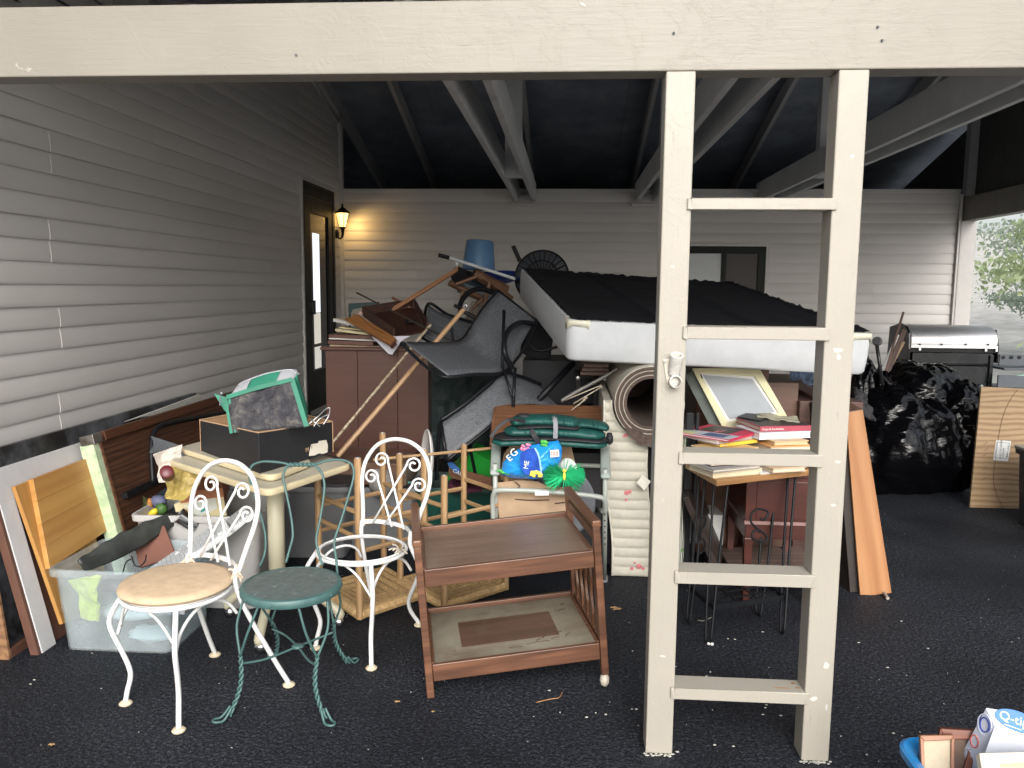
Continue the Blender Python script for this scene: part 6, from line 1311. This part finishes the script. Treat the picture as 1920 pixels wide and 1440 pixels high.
o = MB().box(.75, 1.15, 4.62, 5.1, .0, 1.10).build('reddish_case', wood('reddish_case_w', (.16, .06, .035), (.08, .03, .02), 1), None, Matrix.Translation((.75, 4.6, 0)), bevel=.003); tag(o, 'reddish wooden case holding up the box spring behind the yellow frame', 'case')
o = crumple('blue_grey_jacket', [P(1480, 715, 4.9), P(1530, 718, 4.9), P(1530, 690, 5.0), P(1480, 690, 5.0)], plain('denim_cloth', (.07, .10, .16), .9, var=.6, scale=40), .05, t=.01); tag(o, 'blue grey cloth squeezed under the box spring right of the walnut case', 'cloth')
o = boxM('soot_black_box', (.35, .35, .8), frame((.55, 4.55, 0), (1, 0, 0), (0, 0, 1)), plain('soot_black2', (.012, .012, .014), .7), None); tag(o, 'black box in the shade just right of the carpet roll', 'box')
# the cherry panelled bookcase end
CHR = wood('light_cherry_veneer', (.42, .215, .10), (.33, .15, .065), .8, .35, grain=.3, dist=7, ring=5)
be = thing('cherry_bookcase', 'light cherry bookcase end leaning right of the ladder post, dark behind', 'bookcase', (1.55, 4.05, 0))
A4 = [P(1586, 774, 4.05), P(1618, 768, 4.05), G(1672, 1112), G(1612, 1119)]
A4[2].z = .01; A4[3].z = .0
A4[3] = P(1613, 1119, 4.02); A4[2] = P(1672, 1112, 4.03)
board('end_panel', None, .018, CHR, be, world=A4, bevel=.002)
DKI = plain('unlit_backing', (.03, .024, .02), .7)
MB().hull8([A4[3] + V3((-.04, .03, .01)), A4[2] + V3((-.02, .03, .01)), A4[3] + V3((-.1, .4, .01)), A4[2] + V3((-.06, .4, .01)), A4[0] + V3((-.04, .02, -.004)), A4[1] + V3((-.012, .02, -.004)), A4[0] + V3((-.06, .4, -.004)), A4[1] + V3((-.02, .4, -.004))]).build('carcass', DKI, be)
board('top_board', None, .018, wood('brown_top_board', (.17, .09, .06), (.11, .055, .038), 1), be, world=[A4[0] + V3((-.01, .0, .002)), A4[1] + V3((.0, .0, .002)), P(1500, 702, 5.4), P(1440, 700, 5.4)], bevel=.002)
pole('peg', G(1655, 1112) + V3((0, .0, .012)), G(1660, 1122) + V3((0, -.03, .012)), .008, plain('peg_grey', (.3, .27, .24), .6), be)
# ================================================================ rubbish bags
m, nt, b = base('glossy_black_polythene', .14, 0, .4); v = mapped(nt, (1, 1, 1)); b.inputs['Base Color'].default_value = (.002, .002, .003, 1)
n = nd(nt, 'ShaderNodeTexNoise', Scale=5., Detail=4., Roughness=.5, Distortion=2.2)
nt.links.new(mapped(nt, (1, 1, 2.2), (.5, .3, .2)), n.inputs[0]); addbump(nt, b, n.outputs[0], .32, .03); POLY = m
def rubbish(label, c, r, seed, knot=None):
    t = thing('rubbish_bag', label, 'rubbish bag', (c[0], c[1], 0), 0, 'black rubbish bags by the barbecue'); c = V3(c)
    def fn(d):
        q = d * 1.6 + V3((seed, 0, 0)); k = 1 + .16 * noise.noise(q) 
        f = noise.ridged_multi_fractal(V3((d.x * 3, d.y * 3, d.z * 1.6)) + V3((seed * 3, 1, 2)), 1.0, 2.1, 4, 1.0, 2.0)
        return k + .13 * (f - 1) * .5 + .03 * noise.noise(d * 9)
    b = MB(); b.ell(c, r, 110, 80, fn=fn); b.v = [V3((p.x, p.y, max(p.z, .004 + .006 * noise.noise(p * 9)))) for p in b.v]
    b.build('bag_body', POLY, t, smooth=True)
    if knot:
        k0 = V3(knot); base_ = c + V3((0, 0, r[2] * .75)); b = MB()
        def kf(u, v):
            a = 2 * math.pi * u; w = .10 * (1 - v) ** 1.5 + .025 + .05 * max(0, v - .6); w *= 1 + .35 * math.sin(a * 5 + v * 6) + .2 * math.sin(a * 9)
            return base_.lerp(k0, v) + V3((w * math.cos(a), w * math.sin(a), .02 * math.sin(a * 3)))
        b.grid(kf, 60, 16, cu=True).build('tied_neck', POLY, t, smooth=True)
    return t
rubbish('big black rubbish bag in front of the barbecue, slumped widest at the front', (2.55, 6.35, .36), (.50, .42, .46), 1.3, P(1650, 700, 6.3))
rubbish('upper black rubbish bag draped highest against the barbecue body', (2.78, 6.55, .72), (.36, .34, .26), 4.7, P(1745, 712, 6.5))
rubbish('black rubbish bag squeezed between the barbecue and the wood grain board', (3.02, 6.35, .42), (.30, .3, .42), 8.1)
rubbish('tall narrow black rubbish bag peak at the left of the heap', (2.30, 6.45, .62), (.15, .2, .42), 11.5)
o = crumple('dark_grey_drape', [P(1600, 770, 6.0), P(1640, 790, 6.0), P(1625, 745, 6.1), P(1605, 725, 6.1)], plain('charcoal_cloth', (.05, .05, .055), .8, bump=.4), .05, t=.02); tag(o, 'charcoal cloth fold between the ladder post and the rubbish bags', 'cloth')
o = boxM('green_crate_lid', (.5, .3, .06), frame(P(1630, 748, 7.0), (1, 0, 0), (0, 0, 1)), plain('deep_green_lid', (.01, .10, .05), .5), None); tag(o, 'deep green lid edge behind the rubbish bags', 'lid')
# sticks and cane
cn = thing('black_cane', 'grey black metal cane with round head standing in the rubbish bags', 'cane', P(1655, 715, 6.1))
MB().tube([P(1643, 640, 6.1), P(1655, 722, 6.1)], .014, 8).build('shaft', plain('gunmetal', (.06, .06, .065), .35, .6), cn, smooth=True)
MB().lathe([(.03, -.02), (.036, 0), (.03, .02)], 14, frame(P(1645, 640, 6.08), (1, 0, 0), (-.6, -.7, .3))).lathe([(.018, .018), (.02, .03)], 12, frame(P(1645, 640, 6.08), (1, 0, 0), (-.6, -.7, .3))).build('head', plain('grey_rubber_head', (.12, .12, .13), .6), cn, smooth=40)
for i, (q, lab, mt_, w_) in enumerate((((1694, 585, 1662, 705), 'tallest thin brown stick of the bundle in the rubbish bags', wood('stick_brown', (.16, .08, .05), (.08, .04, .03), 2), .008), ((1684, 628, 1660, 700), 'white edged lath in the bundle left of the barbecue', WHITEG, .012), ((1692, 640, 1664, 708), 'pale slotted wooden lath in the bundle left of the barbecue', wood('pale_lath', (.36, .24, .13), (.24, .15, .08), 2), .022), ((1696, 618, 1668, 706), 'dark brown lath at the right of the bundle', wood('dark_lath', (.10, .05, .035), (.05, .025, .02), 2), .018))):
    stick('wooden_lath', lab, P(q[0], q[1], 6.6), P(q[2], q[3], 6.4), 0, mt_, 'lath', flatw=(w_ * 2, .014))
# ================================================================ barbecue
STL = plain('brushed_steel', (.70, .70, .71), .42, .85, var=.06, scale=3, bump=.05); BQB = plain('barbecue_black_enamel', (.012, .014, .017), .18, var=.2)
Ybq = 7.0; gx0, gx1 = P(1708, 640, Ybq).x, P(1871, 640, Ybq).x; gz = lambda y: P(1790, y, Ybq).z
bq_ = thing('barbecue', 'gas barbecue with brushed steel hood and black enamel body by the right opening', 'barbecue', ((gx0 + gx1) / 2, Ybq + .3, 0))
prof = [(0, gz(648)), (-.005, gz(640)), (.01, gz(628)), (.06, gz(618)), (.16, gz(612)), (.3, gz(612)), (.42, gz(620)), (.45, gz(655)), (.03, gz(655))]
MB().prism([(gx0, Ybq + y, z) for y, z in prof], (gx1 - gx0, 0, 0)).build('steel_hood', STL, bq_, smooth=35, bevel=.006)
MB().box(gx0, gx1, Ybq - .012, Ybq + .02, gz(653), gz(648)).build('hood_lip', STL, bq_, bevel=.002)
q_ = MB().prism([(gx0 - .02, Ybq + y, z) for y, z in [(.0, gz(700)), (-.01, gz(655)), (.01, gz(625)), (.08, gz(613)), (.2, gz(608)), (.42, gz(618)), (.45, gz(700))]], (.018, 0, 0)).build('hood_cheek', BQB, bq_, bevel=.003)
MB().prism([(gx1 + .002, Ybq + y, z) for y, z in [(.0, gz(680)), (-.0, gz(650)), (.06, gz(618)), (.42, gz(622)), (.45, gz(680))]], (.014, 0, 0)).build('hood_cheek', BQB, bq_, bevel=.003)
MB().box(gx0, gx1, Ybq + .01, Ybq + .45, gz(661), gz(655)).build('fire_gap', BLKP, bq_)
MB().prism([(gx0 + .02, Ybq + y, z) for y, z in [(.0, gz(662)), (.0, gz(681)), (-.02, gz(683)), (.0, gz(686)), (.0, gz(740)), (.4, gz(740)), (.4, gz(662))]], (gx1 - gx0 - .05, 0, 0)).build('control_panel', BQB, bq_, smooth=30, bevel=.003)
for px in (1725, 1766, 1811, 1853): MB().ell(P(px, 646, Ybq - .012), (.007, .006, .009)).build('rivet', BLK, bq_)
for px in (1724, 1848, 1868): MB().box(P(px - 2, 655, Ybq).x, P(px + 2, 655, Ybq).x, Ybq - .01, Ybq + .01, gz(658), gz(652)).build('hinge', STL, bq_)
MB().box(gx0 + .0, gx0 + .04, Ybq - .02, Ybq + .02, 0, gz(690)).box(gx1 - .06, gx1 - .03, Ybq - .02, Ybq + .02, 0, gz(665)).box(gx0 + .02, gx1 - .03, Ybq + .41, Ybq + .44, 0, gz(740)).build('cart_frame', BQB, bq_, bevel=.003)
for (px, py) in ((1725, 685), (1761, 686), (1724, 698)): MB().lathe([(.006, 0), (.004, .003)], 8, frame(P(px, py, Ybq - .004), (1, 0, 0), (0, -1, 0))).build('panel_screw', CAPM, bq_)
MB().tube(sm([P(1812, 722, Ybq - .03), P(1822, 731, Ybq - .03), P(1835, 728, Ybq - .03), P(1842, 722, Ybq - .03)]), .010, 8).build('drip_loop', GRYP, bq_, smooth=True)
o = MB().box(P(1812, 735, 6.8).x, P(1842, 735, 6.8).x, 6.8, 7.2, P(1820, 738, 6.8).z, P(1820, 731, 6.8).z).build('orange_board_edge', wood('orange_board', (.40, .17, .07), (.25, .1, .04), 1), None, bevel=.002); tag(o, 'orange brown board edge sticking out below the barbecue', 'board')
o = MB().box(P(1812, 745, 6.8).x, P(1842, 745, 6.8).x, 6.82, 7.2, P(1820, 745, 6.8).z, P(1820, 740, 6.8).z).build('grey_metal_shelf', GRYP, None, bevel=.002); tag(o, 'grey metal shelf edge below the orange board edge', 'shelf')
# grey plastic side shelf at the right edge
GSH = plain('slate_grey_plastic', (.10, .115, .135), .5, var=.1)
gs = thing('grey_side_shelf', 'slate grey plastic shelf bin with three round holes, right of the barbecue', 'shelf bin', P(1895, 700, 7.0))
Yq = 6.95; qx0, qx1 = P(1872, 700, Yq).x, P(1960, 700, Yq).x
MB().box(qx0, qx1, Yq, Yq + .02, P(0, 686, Yq).z + (P(1890, 686, Yq).z - P(0, 686, Yq).z), P(1890, 665, Yq).z).build('back_rail', GSH, gs, bevel=.004)
MB().box(qx0 - .01, qx1, Yq - .1, Yq + .3, P(1890, 688, Yq).z - .02, P(1890, 688, Yq).z).build('shelf_top', GSH, gs, bevel=.006)
MB().box(qx0 - .03, qx1, Yq - .06, Yq - .04, P(1890, 726, Yq).z, P(1890, 702, Yq).z).box(qx0 - .02, qx1, Yq - .04, Yq + .3, .0, P(1890, 726, Yq).z).build('bin_front', GSH, gs, bevel=.006)
for px in (1881, 1896, 1911): MB().lathe([(.016, 0), (.016, .004), (.010, .005)], 14, frame(P(px, 670, Yq - .001), (1, 0, 0), (0, -1, 0))).build('round_hole', BLKP, gs, smooth=40)
MB().tube([P(1903, 705, 6.9), P(1925, 703, 6.9)], .010, 8).build('mint_handle', plain('mint_plastic', (.30, .50, .42), .4), gs, smooth=True)
# masonite board with sticker, grey bin with clear lid
Ym = 5.8
m, nt, b = base('tan_woodgrain_card', .6); v = mapped(nt, (1.2, 1.2, 5)); w_ = nd(nt, 'ShaderNodeTexWave', wave_type='BANDS', bands_direction='Z', Scale=1.6, Distortion=7., Detail=3.); w_.inputs['Detail Scale'].default_value = 1.; nt.links.new(v, w_.inputs[0])
nt.links.new(ramp(nt, w_.outputs[0], [(.0, (.27, .17, .09)), (.4, (.36, .24, .13)), (1, (.42, .29, .17))]), b.inputs['Base Color']); addbump(nt, b, w_.outputs[0], .15, .003); TANW = m
mz = thing('woodgrain_board', 'tall tan wood grain board with a white sticker, standing at the right edge', 'board', P(1860, 960, Ym))
Mz = Matrix.Translation(P(1840, 960, Ym))
MB().prism([P(1840, 725, Ym + .06), P(1960, 731, Ym + .06), P(1950, 972, Ym), P(1818, 956, Ym)], (0, .02, 0)).build('panel', TANW, mz, Mz, bevel=.002)
plM = (P(1818, 956, Ym - .002), V3((0, -1, .0625)).normalized()); plM = (P(1818, 956, Ym), (P(1960, 731, Ym + .06) - P(1818, 956, Ym)).cross(P(1840, 725, Ym + .06) - P(1818, 956, Ym)).normalized())
if plM[1].y > 0: plM = (plM[0], -plM[1])
plM2 = (plM[0] + plM[1] * .002, plM[1]); plM3 = (plM[0] + plM[1] * .0035, plM[1])
board('sticker', [(1868, 825), (1896, 827), (1890, 865), (1862, 863)], .001, WHP, mz, plM2, bevel=0)
Ft = lambda x, y: frame(PP(x, y, *plM3), PP(x + 1, y - 14, *plM3) - PP(x, y, *plM3), plM3[1])
text('BUILT TO ORDER', .017, Ft(1877, 860), INK, mz); text('INTERIORS', .014, Ft(1882, 858), INK, mz); text('1041', .022, Ft(1890, 860), INK, mz); text('2  0', .014, Ft(1891, 842), INK, mz)
b = MB(); qq = [(1869, 829), (1893, 831), (1887, 860), (1865, 858)]
for i in range(4): b.bar(PP(*qq[i], *plM3), PP(*qq[(i + 1) % 4], *plM3), .002, .0006, plM3[1])
b.build('printed_border', INK, mz)
b = MB(); b.tube(sm([PP(x, y, *plM2) for x, y in ((1908, 731), (1893, 752), (1878, 790), (1868, 850), (1863, 900), (1870, 930), (1884, 957))], 5), .0013, 5); b.build('pencil_crack', plain('pencil_brown', (.10, .055, .03), .8), mz)
b = MB()
for q in ((1848, 832), (1850, 843), (1847, 853), (1848, 877), (1846, 898)): b.tube(sm([PP(q[0] - 4, q[1] + 2, *plM2), PP(q[0], q[1], *plM2), PP(q[0] + 3, q[1] - 4, *plM2)], 3), .0022, 5)
b.build('scratch_mark', plain('scratch_tan', (.22, .14, .08), .8), mz)
gt3 = tote('dark_wheeled_bin', 'dark grey bin with a cloudy clear lid cut by the right edge', (3.25, 5.28), .5, .4, .50, plain('blue_grey_bin', (.055, .06, .07), .45), 0, lid=plain('cloudy_lid', (.34, .34, .31), .3))
# ================================================================ foreground bottom right
bbk = thing('blue_basin', 'bright blue plastic basin holding picture frames, bottom right corner', 'basin', (1.05, 2.1, 0))
BLUE2 = plain('bright_blue_plastic', (.015, .22, .55), .3, var=.05)
tq = G(1705, 1420, .30); Mb = Matrix.Translation((1.27, 2.03, 0)) @ Matrix.Rotation(.0, 4, 'Z')
def rrect(w, d, r, n=6):
    out = []
    for (qx, qy, a0) in ((1, 1, 0), (-1, 1, 90), (-1, -1, 180), (1, -1, 270)):
        for k in range(n): a = math.radians(a0 + 90 * k / (n - 1)); out.append((qx * (w / 2 - r) + r * math.cos(a), qy * (d / 2 - r) + r * math.sin(a)))
    return out
b = MB(); rg = [(.52, .22, 0), (.60, .28, .27), (.655, .33, .285), (.67, .345, .28), (.67, .345, .262), (.665, .34, .262), (.645, .32, .272), (.590, .27, .262), (.51, .21, .008)]
rl = [[Mb @ V3((x, y, z)) for x, y in rrect(w, d, .07)] for w, d, z in rg]; n = len(rl[0])
for r_ in rl: b.v += r_
for i in range(len(rl) - 1):
    for k in range(n): b.f.append((i * n + k, i * n + (k + 1) % n, (i + 1) * n + (k + 1) % n, (i + 1) * n + k))
b.f.append(tuple(range(n))); b.f.append(tuple((len(rl) - 1) * n + k for k in range(n)))
b.build('basin_shell', BLUE2, bbk, smooth=40)
def pframe(name, label, pts, depth, w, matf, mati, pl, **kw):
    t = thing(name, label, 'picture frame', PP(*pts[0], *pl)); q = [PP(x, y, *pl) for x, y in pts]; c = sum(q, V3()) / 4
    for i in range(4):
        a, b_ = q[i], q[(i + 1) % 4]; board('frame_side', None, depth, matf, t, world=[a, b_, b_ + (c - b_).normalized() * w * 1.4, a + (c - a).normalized() * w * 1.4], bevel=.002)
    board('backing_board', None, .004, mati, t, world=[p + (c - p).normalized() * w * 1.0 - pl[1] * depth * .4 for p in q], bevel=0)
    return t
plF1 = (G(1728, 1383, .33), V3((-.15, -.8, .35)).normalized())
pframe('wood_picture_frame', 'picture frame back in light brown wood, leftmost in the blue basin', [(1725, 1379), (1790, 1378), (1790, 1475), (1729, 1475)], .02, .012, wood('chestnut_frame', (.36, .17, .09), (.24, .10, .05), 2), plain('stained_cream_paper', (.50, .42, .30), .8, var=.15, scale=14, dirt=(.3, .2, .1), dirtamt=.25), plF1)
plF2 = (G(1765, 1370, .34), V3((-.25, -.8, .3)).normalized())
pframe('dark_picture_frame', 'dark red brown framed picture back, second from the left in the blue basin', [(1763, 1366), (1838, 1370), (1815, 1475), (1742, 1475)], .035, .022, wood('red_brown_frame', (.24, .075, .04), (.11, .035, .02), 2, .3), plain('murky_brown', (.12, .07, .045), .5, var=.5, scale=14), plF2)
WB = plain('white_card_box', (.50, .52, .58), .5, var=.03)
qt = thing('swab_box', 'white cardboard swab box with a blue oval logo, standing in the blue basin', 'box', G(1850, 1330, .36))
nQ = V3((-.1, -.75, .55)).normalized(); K0 = G(1848, 1327, .44); plQ = (K0, nQ)
K = lambda x, y, pl=plQ: PP(x, y, *pl)
frontq = [(1849, 1327), (1865, 1362), (1990, 1398), (1990, 1350)]
board('top_face', frontq, .004, WB, qt, plQ, bevel=.001)
nQ2 = V3((-.86, -.42, .05)).normalized(); plQ2 = (K(1865, 1362), nQ2)
board('side_face', [(1849, 1327), (1865, 1362), (1822, 1480), (1780, 1480), (1788, 1440)], .004, WB, qt, plQ2, bevel=.001)
board('front_face', [(1865, 1362), (1990, 1398), (1990, 1480), (1822, 1480)], .004, WB, qt, (K(1865, 1362), V3((-.15, -.95, .15)).normalized()), bevel=.001)
pq = (K0 + nQ * .0008, nQ); oc, oa, ob2 = K(1900, 1350, pq), K(1935, 1362, pq) - K(1900, 1350, pq), None
Fo = frame(oc, oa, nQ); Fo2 = Fo
OB = plain('logo_blue', (.005, .14, .50), .35, var=.2, scale=12)
MB().lathe([(1, 0), (1, .0008)], 36, Fo @ Matrix.Translation((0.010, 0, 0)) @ Matrix.Diagonal((.054, .026, 1, 1))).build('logo_oval', OB, qt)
text('Q-tips', .032, Fo @ Matrix.Translation((-.034, -.008, .001)), plain('logo_white', (.82, .83, .85), .4), qt, ext=.0003)
MB().tube([Fo @ V3((x, -.0185 - .012 * (x * 20) ** 2 * .1, .0012)) for x in (-.02, -.01, 0, .01, .02)], .0012, 5).build('logo_swoosh', WL, qt)
s2 = (plQ2[0] + nQ2 * .001, nQ2); rings = ((1846, 1359, .016, 'ring_navy', (.02, .05, .30)), (1846, 1359, .024, 'ring_pale', (.45, .48, .60)), (1827, 1390, .014, 'ring_red', (.55, .14, .12)), (1815, 1415, .012, 'ring_grey', (.42, .44, .52)), (1808, 1435, .016, 'ring_pale2', (.45, .48, .58)))
for x, y, r_, nm, c in rings:
    Fr = frame(PP(x, y, *s2), (0, 0, 1), nQ2); MB().tube([Fr @ V3((r_ * 1.2 * math.cos(a), r_ * .8 * math.sin(a), 0)) for a in [k * math.pi / 10 for k in range(20)]], .0018, 5, closed=True).build('printed_ring', C(nm, c), qt)
o = MB(); 
for k in range(3): o.bar(PP(1804 + k * 3, 1432, *s2), PP(1800 + k * 3, 1440, *s2), .003, .001, nQ2)
o.build('red_print_bar', C('print_red', (.6, .12, .1)), qt)
CRF = plain('ivory_moulding', (.66, .58, .44), .35, var=.08, dirt=(.42, .30, .14), dirtamt=.25, scale=14)
plC1 = (G(1860, 1385, .36), V3((-.1, -.7, .6)).normalized())
pframe('ivory_picture_frame', 'ivory moulded picture frame with gilt inner edge, behind the front ivory one', [(1858, 1382), (1990, 1380), (1990, 1470), (1868, 1470)], .03, .03, CRF, plain('gilt_cream', (.45, .36, .2), .4), plC1)
plC2 = (G(1850, 1412, .38), V3((-.1, -.7, .65)).normalized())
pframe('ivory_picture_frame', 'frontmost ivory picture frame, lowest in the bottom right corner', [(1836, 1412), (1990, 1408), (1990, 1500), (1850, 1500)], .03, .035, CRF, plain('gilt_cream2', (.5, .4, .25), .4), plC2)
plC3 = (G(1900, 1374, .37), V3((0, -.6, .8)).normalized())
o = board('red_brown_strip_frame', [(1898, 1368), (1990, 1380), (1990, 1386), (1904, 1372)], .015, wood('rb_strip', (.26, .08, .045), (.15, .05, .03), 2), None, plC3); tag(o, 'thin red brown frame edge between the swab box and the ivory frames', 'picture frame')
# ================================================================ small litter on the asphalt
LEAF = plain('dry_leaf', (.38, .24, .11), .8, var=.3, scale=40)
def leaf(label, p, r, rz):
    p = V3(p); pts = []
    for k in range(22):
        a = 2 * math.pi * k / 22; q = r * (.45 + .55 * abs(math.cos(a * 2.5)) ** .7) * (1 if math.cos(a) > -.9 else .5)
        pts.append(p + V3((q * math.cos(a + rz), q * .8 * math.sin(a + rz), .004 + .35 * r * abs(noise.noise(V3((k * .9, rz, 0)))))))
    b = MB(); b.v = [p + V3((0, 0, .006))] + pts; b.f = [(0, i + 1, (i + 1) % 22 + 1) for i in range(22)]; o = b.build('dry_leaf', LEAF, None); tag(o, label, 'leaf'); return o
leaf('dry tan oak leaf on the asphalt left of the ladder post', G(1155, 1143), .030, .3)
leaf('small pale curled leaf at the front left of the asphalt', G(97, 1398), .012, 1.2)
leaf('small cream leaf scrap between the green chair and the cart', G(745, 1317), .013, 2.)
leaf('tiny rust coloured leaf scrap in front of the serving cart', G(812, 1336), .008, 2.5)
tw = thing('twig', 'thin curved orange twig on the asphalt in front of the serving cart', 'twig', G(1028, 1310)); MB().tube(sm([G(1005, 1317, .004), G(1030, 1311, .005), G(1048, 1308, .004), G(1054, 1298, .006)], 5), .0018, 5).build('stem', plain('twig_orange', (.32, .16, .07), .8), tw)
tw = thing('twig', 'pale bent straw under the wire plant stand', 'twig', G(1322, 1162)); MB().tube(sm([G(1309, 1163, .004), G(1320, 1164, .006), G(1328, 1160, .01), G(1336, 1157, .006)], 4), .0014, 5).build('stem', plain('straw', (.35, .33, .28), .8), tw)
FLK = plain('cream_paint_chip', (.50, .49, .44), .7)
b = MB()
spots = [(1325, 1268), (1332, 1260), (1435, 1327), (1430, 1340), (1437, 1322), (1464, 1342), (1270, 1410), (1185, 1330), (1193, 1330), (1340, 1397), (1365, 1198), (1378, 1199), (1430, 1185), (1675, 1375), (1664, 1252), (1625, 1415), (1690, 1165), (1740, 1216), (1610, 1205), (1050, 1336), (1100, 1345), (1117, 1337), (1136, 1340), (57, 1283), (64, 1275), (190, 1291), (1030, 1295)]
for q in spots:
    p = G(*q, .003); r_ = rnd.uniform(.003, .0065); a = rnd.uniform(0, 3)
    b.prism([p + V3((r_ * math.cos(a + t), r_ * .6 * math.sin(a + t), 0)) for t in (0, 1.3, 2.6, 4.1, 5.2)], (0, 0, .002))
for k in range(420):
    x, y = rnd.uniform(-2.3, 4.2), 1.6 + 6 * rnd.random() ** 2.2; p = V3((x, y, .002)); r_ = rnd.uniform(.0012, .003) * (1.0 if rnd.random() < .93 else 1.8); a = rnd.uniform(0, 3)
    b.prism([p + V3((r_ * math.cos(a + t), r_ * .7 * math.sin(a + t), 0)) for t in (0, 1.5, 3, 4.6)], (0, 0, .0015))
o = b.build('paint_flakes', FLK, None, Matrix()); o['kind'] = 'stuff'; o['label'] = 'tiny pale paint flakes and grit scattered on the black asphalt'
b = MB()
for (cx_, cy_) in ((.327, 2.52), (.833, 2.52)):
    for k in range(26): p = V3((cx_ + rnd.uniform(-.05, .055), cy_ - rnd.uniform(.002, .018), .001)); r_ = rnd.uniform(.002, .006); b.prism([p + V3((r_ * math.cos(t), r_ * .7 * math.sin(t), 0)) for t in (0, 1.5, 3, 4.6)], (0, 0, .003))
o = b.build('flaked_paint_crumbs', FLK, None, Matrix()); o['kind'] = 'stuff'; o['label'] = 'cream paint crumbs round the feet of the ladder post'
# ================================================================ trees outside the right opening
BARK = plain('bark', (.12, .10, .08), .9, var=.4, scale=10, bump=.8)
def tree(label, x, y, H, R, col, seed, n=9000, name='spring_tree'):
    r_ = random.Random(seed); t = thing(name, label, 'tree', (x, y, 0), 0, 'hazy spring trees beyond the garage')
    zb = -.1 + 14 * max(0, (y - 12.5) / 150 - .05) ** 1.2; b = MB(); tips = []
    b.tube(sm([(x, y, zb), (x + .1, y, zb + H * .3), (x - .05, y + .1, zb + H * .65), (x, y, zb + H)]), [R * .055 * (1 - k / 19 * .85) for k in range(19)], 8)
    for k in range(34):
        h = r_.uniform(.10, .95); a = r_.uniform(0, 6.28); L_ = R * (1.05 - h * .75) * r_.uniform(.7, 1.1); p0 = V3((x, y, zb + H * h)); p2 = p0 + V3((math.cos(a) * L_, math.sin(a) * L_, L_ * r_.uniform(-.05, .45))); p1 = p0.lerp(p2, .5) + V3((0, 0, .08 * L_))
        b.tube([p0, p1, p2], [.03, .018, .006], 5); tips += [p0.lerp(p2, s) + V3((0, 0, .05)) for s in (.35, .5, .62, .74, .85, .95, 1.0)]
    b.build('trunk', BARK, t, smooth=True)
    c = MB(); vs, fs = [], []
    cl = [(p, r_.uniform(.18, .42)) for p in tips]
    for k in range(n):
        p, s = r_.choice(cl); q = p + V3((r_.gauss(0, s), r_.gauss(0, s), r_.gauss(0, s * .45))); w = r_.uniform(.028, .07)
        d = V3((r_.gauss(0, 1), r_.gauss(0, 1), r_.gauss(0, .6))).normalized(); e = d.orthogonal().normalized() * w; f_ = d.cross(e).normalized() * w * .6; o_ = len(vs)
        vs += [q - e, q - f_, q + e, q + f_]; fs.append((o_, o_ + 1, o_ + 2, o_ + 3))
    c.v, c.f = vs, fs; c.build('crown', col, t)
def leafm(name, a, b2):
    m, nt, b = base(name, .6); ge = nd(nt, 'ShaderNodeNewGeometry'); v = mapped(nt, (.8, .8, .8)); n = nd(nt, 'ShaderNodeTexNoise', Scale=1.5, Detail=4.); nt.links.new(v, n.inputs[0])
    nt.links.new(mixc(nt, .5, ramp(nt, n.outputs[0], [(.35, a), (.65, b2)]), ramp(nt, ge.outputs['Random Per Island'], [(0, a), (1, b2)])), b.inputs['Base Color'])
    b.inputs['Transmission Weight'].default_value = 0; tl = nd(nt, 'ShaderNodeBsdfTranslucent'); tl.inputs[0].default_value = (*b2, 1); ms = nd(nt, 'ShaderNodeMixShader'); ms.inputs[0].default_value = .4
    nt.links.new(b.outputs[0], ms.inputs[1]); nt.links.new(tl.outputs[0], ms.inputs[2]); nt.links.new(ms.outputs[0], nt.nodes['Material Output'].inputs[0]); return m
LF1 = leafm('hazed_leaf', (.32, .40, .24), (.48, .56, .32)); LF2 = leafm('hazed_blue_green_leaf', (.33, .40, .33), (.46, .53, .42))  # leaf colours lightened to imitate misty air outside
tree('haze paled green tree nearest the garage corner seen through the right opening', 8.6, 11.9, 7, 2.6, LF1, 3, 46000)
tree('taller haze paled green tree farther right beyond the opening', 11.6, 14.5, 8.5, 3.2, LF2, 5, 40000)
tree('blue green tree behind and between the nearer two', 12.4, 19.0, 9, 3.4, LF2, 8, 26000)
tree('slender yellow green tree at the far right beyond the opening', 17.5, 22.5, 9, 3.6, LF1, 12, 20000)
HZ = bpy.data.materials.new('mist'); HZ.use_nodes = True; nt = HZ.node_tree; nt.nodes.remove(nt.nodes['Principled BSDF']); pv = nt.nodes.new('ShaderNodeVolumePrincipled'); pv.inputs['Color'].default_value = (.93, .96, 1, 1); pv.inputs['Density'].default_value = .0045; pv.inputs['Anisotropy'].default_value = .2
nt.links.new(pv.outputs[0], nt.nodes['Material Output'].inputs['Volume'])
HAZE = False
if HAZE:
    hz = MB().box(-95, 135, -20, 170, -1.5, 32).build('haze', HZ, None, Matrix()); hz['kind'] = 'stuff'; hz['label'] = 'thin pale mist in the air outside'
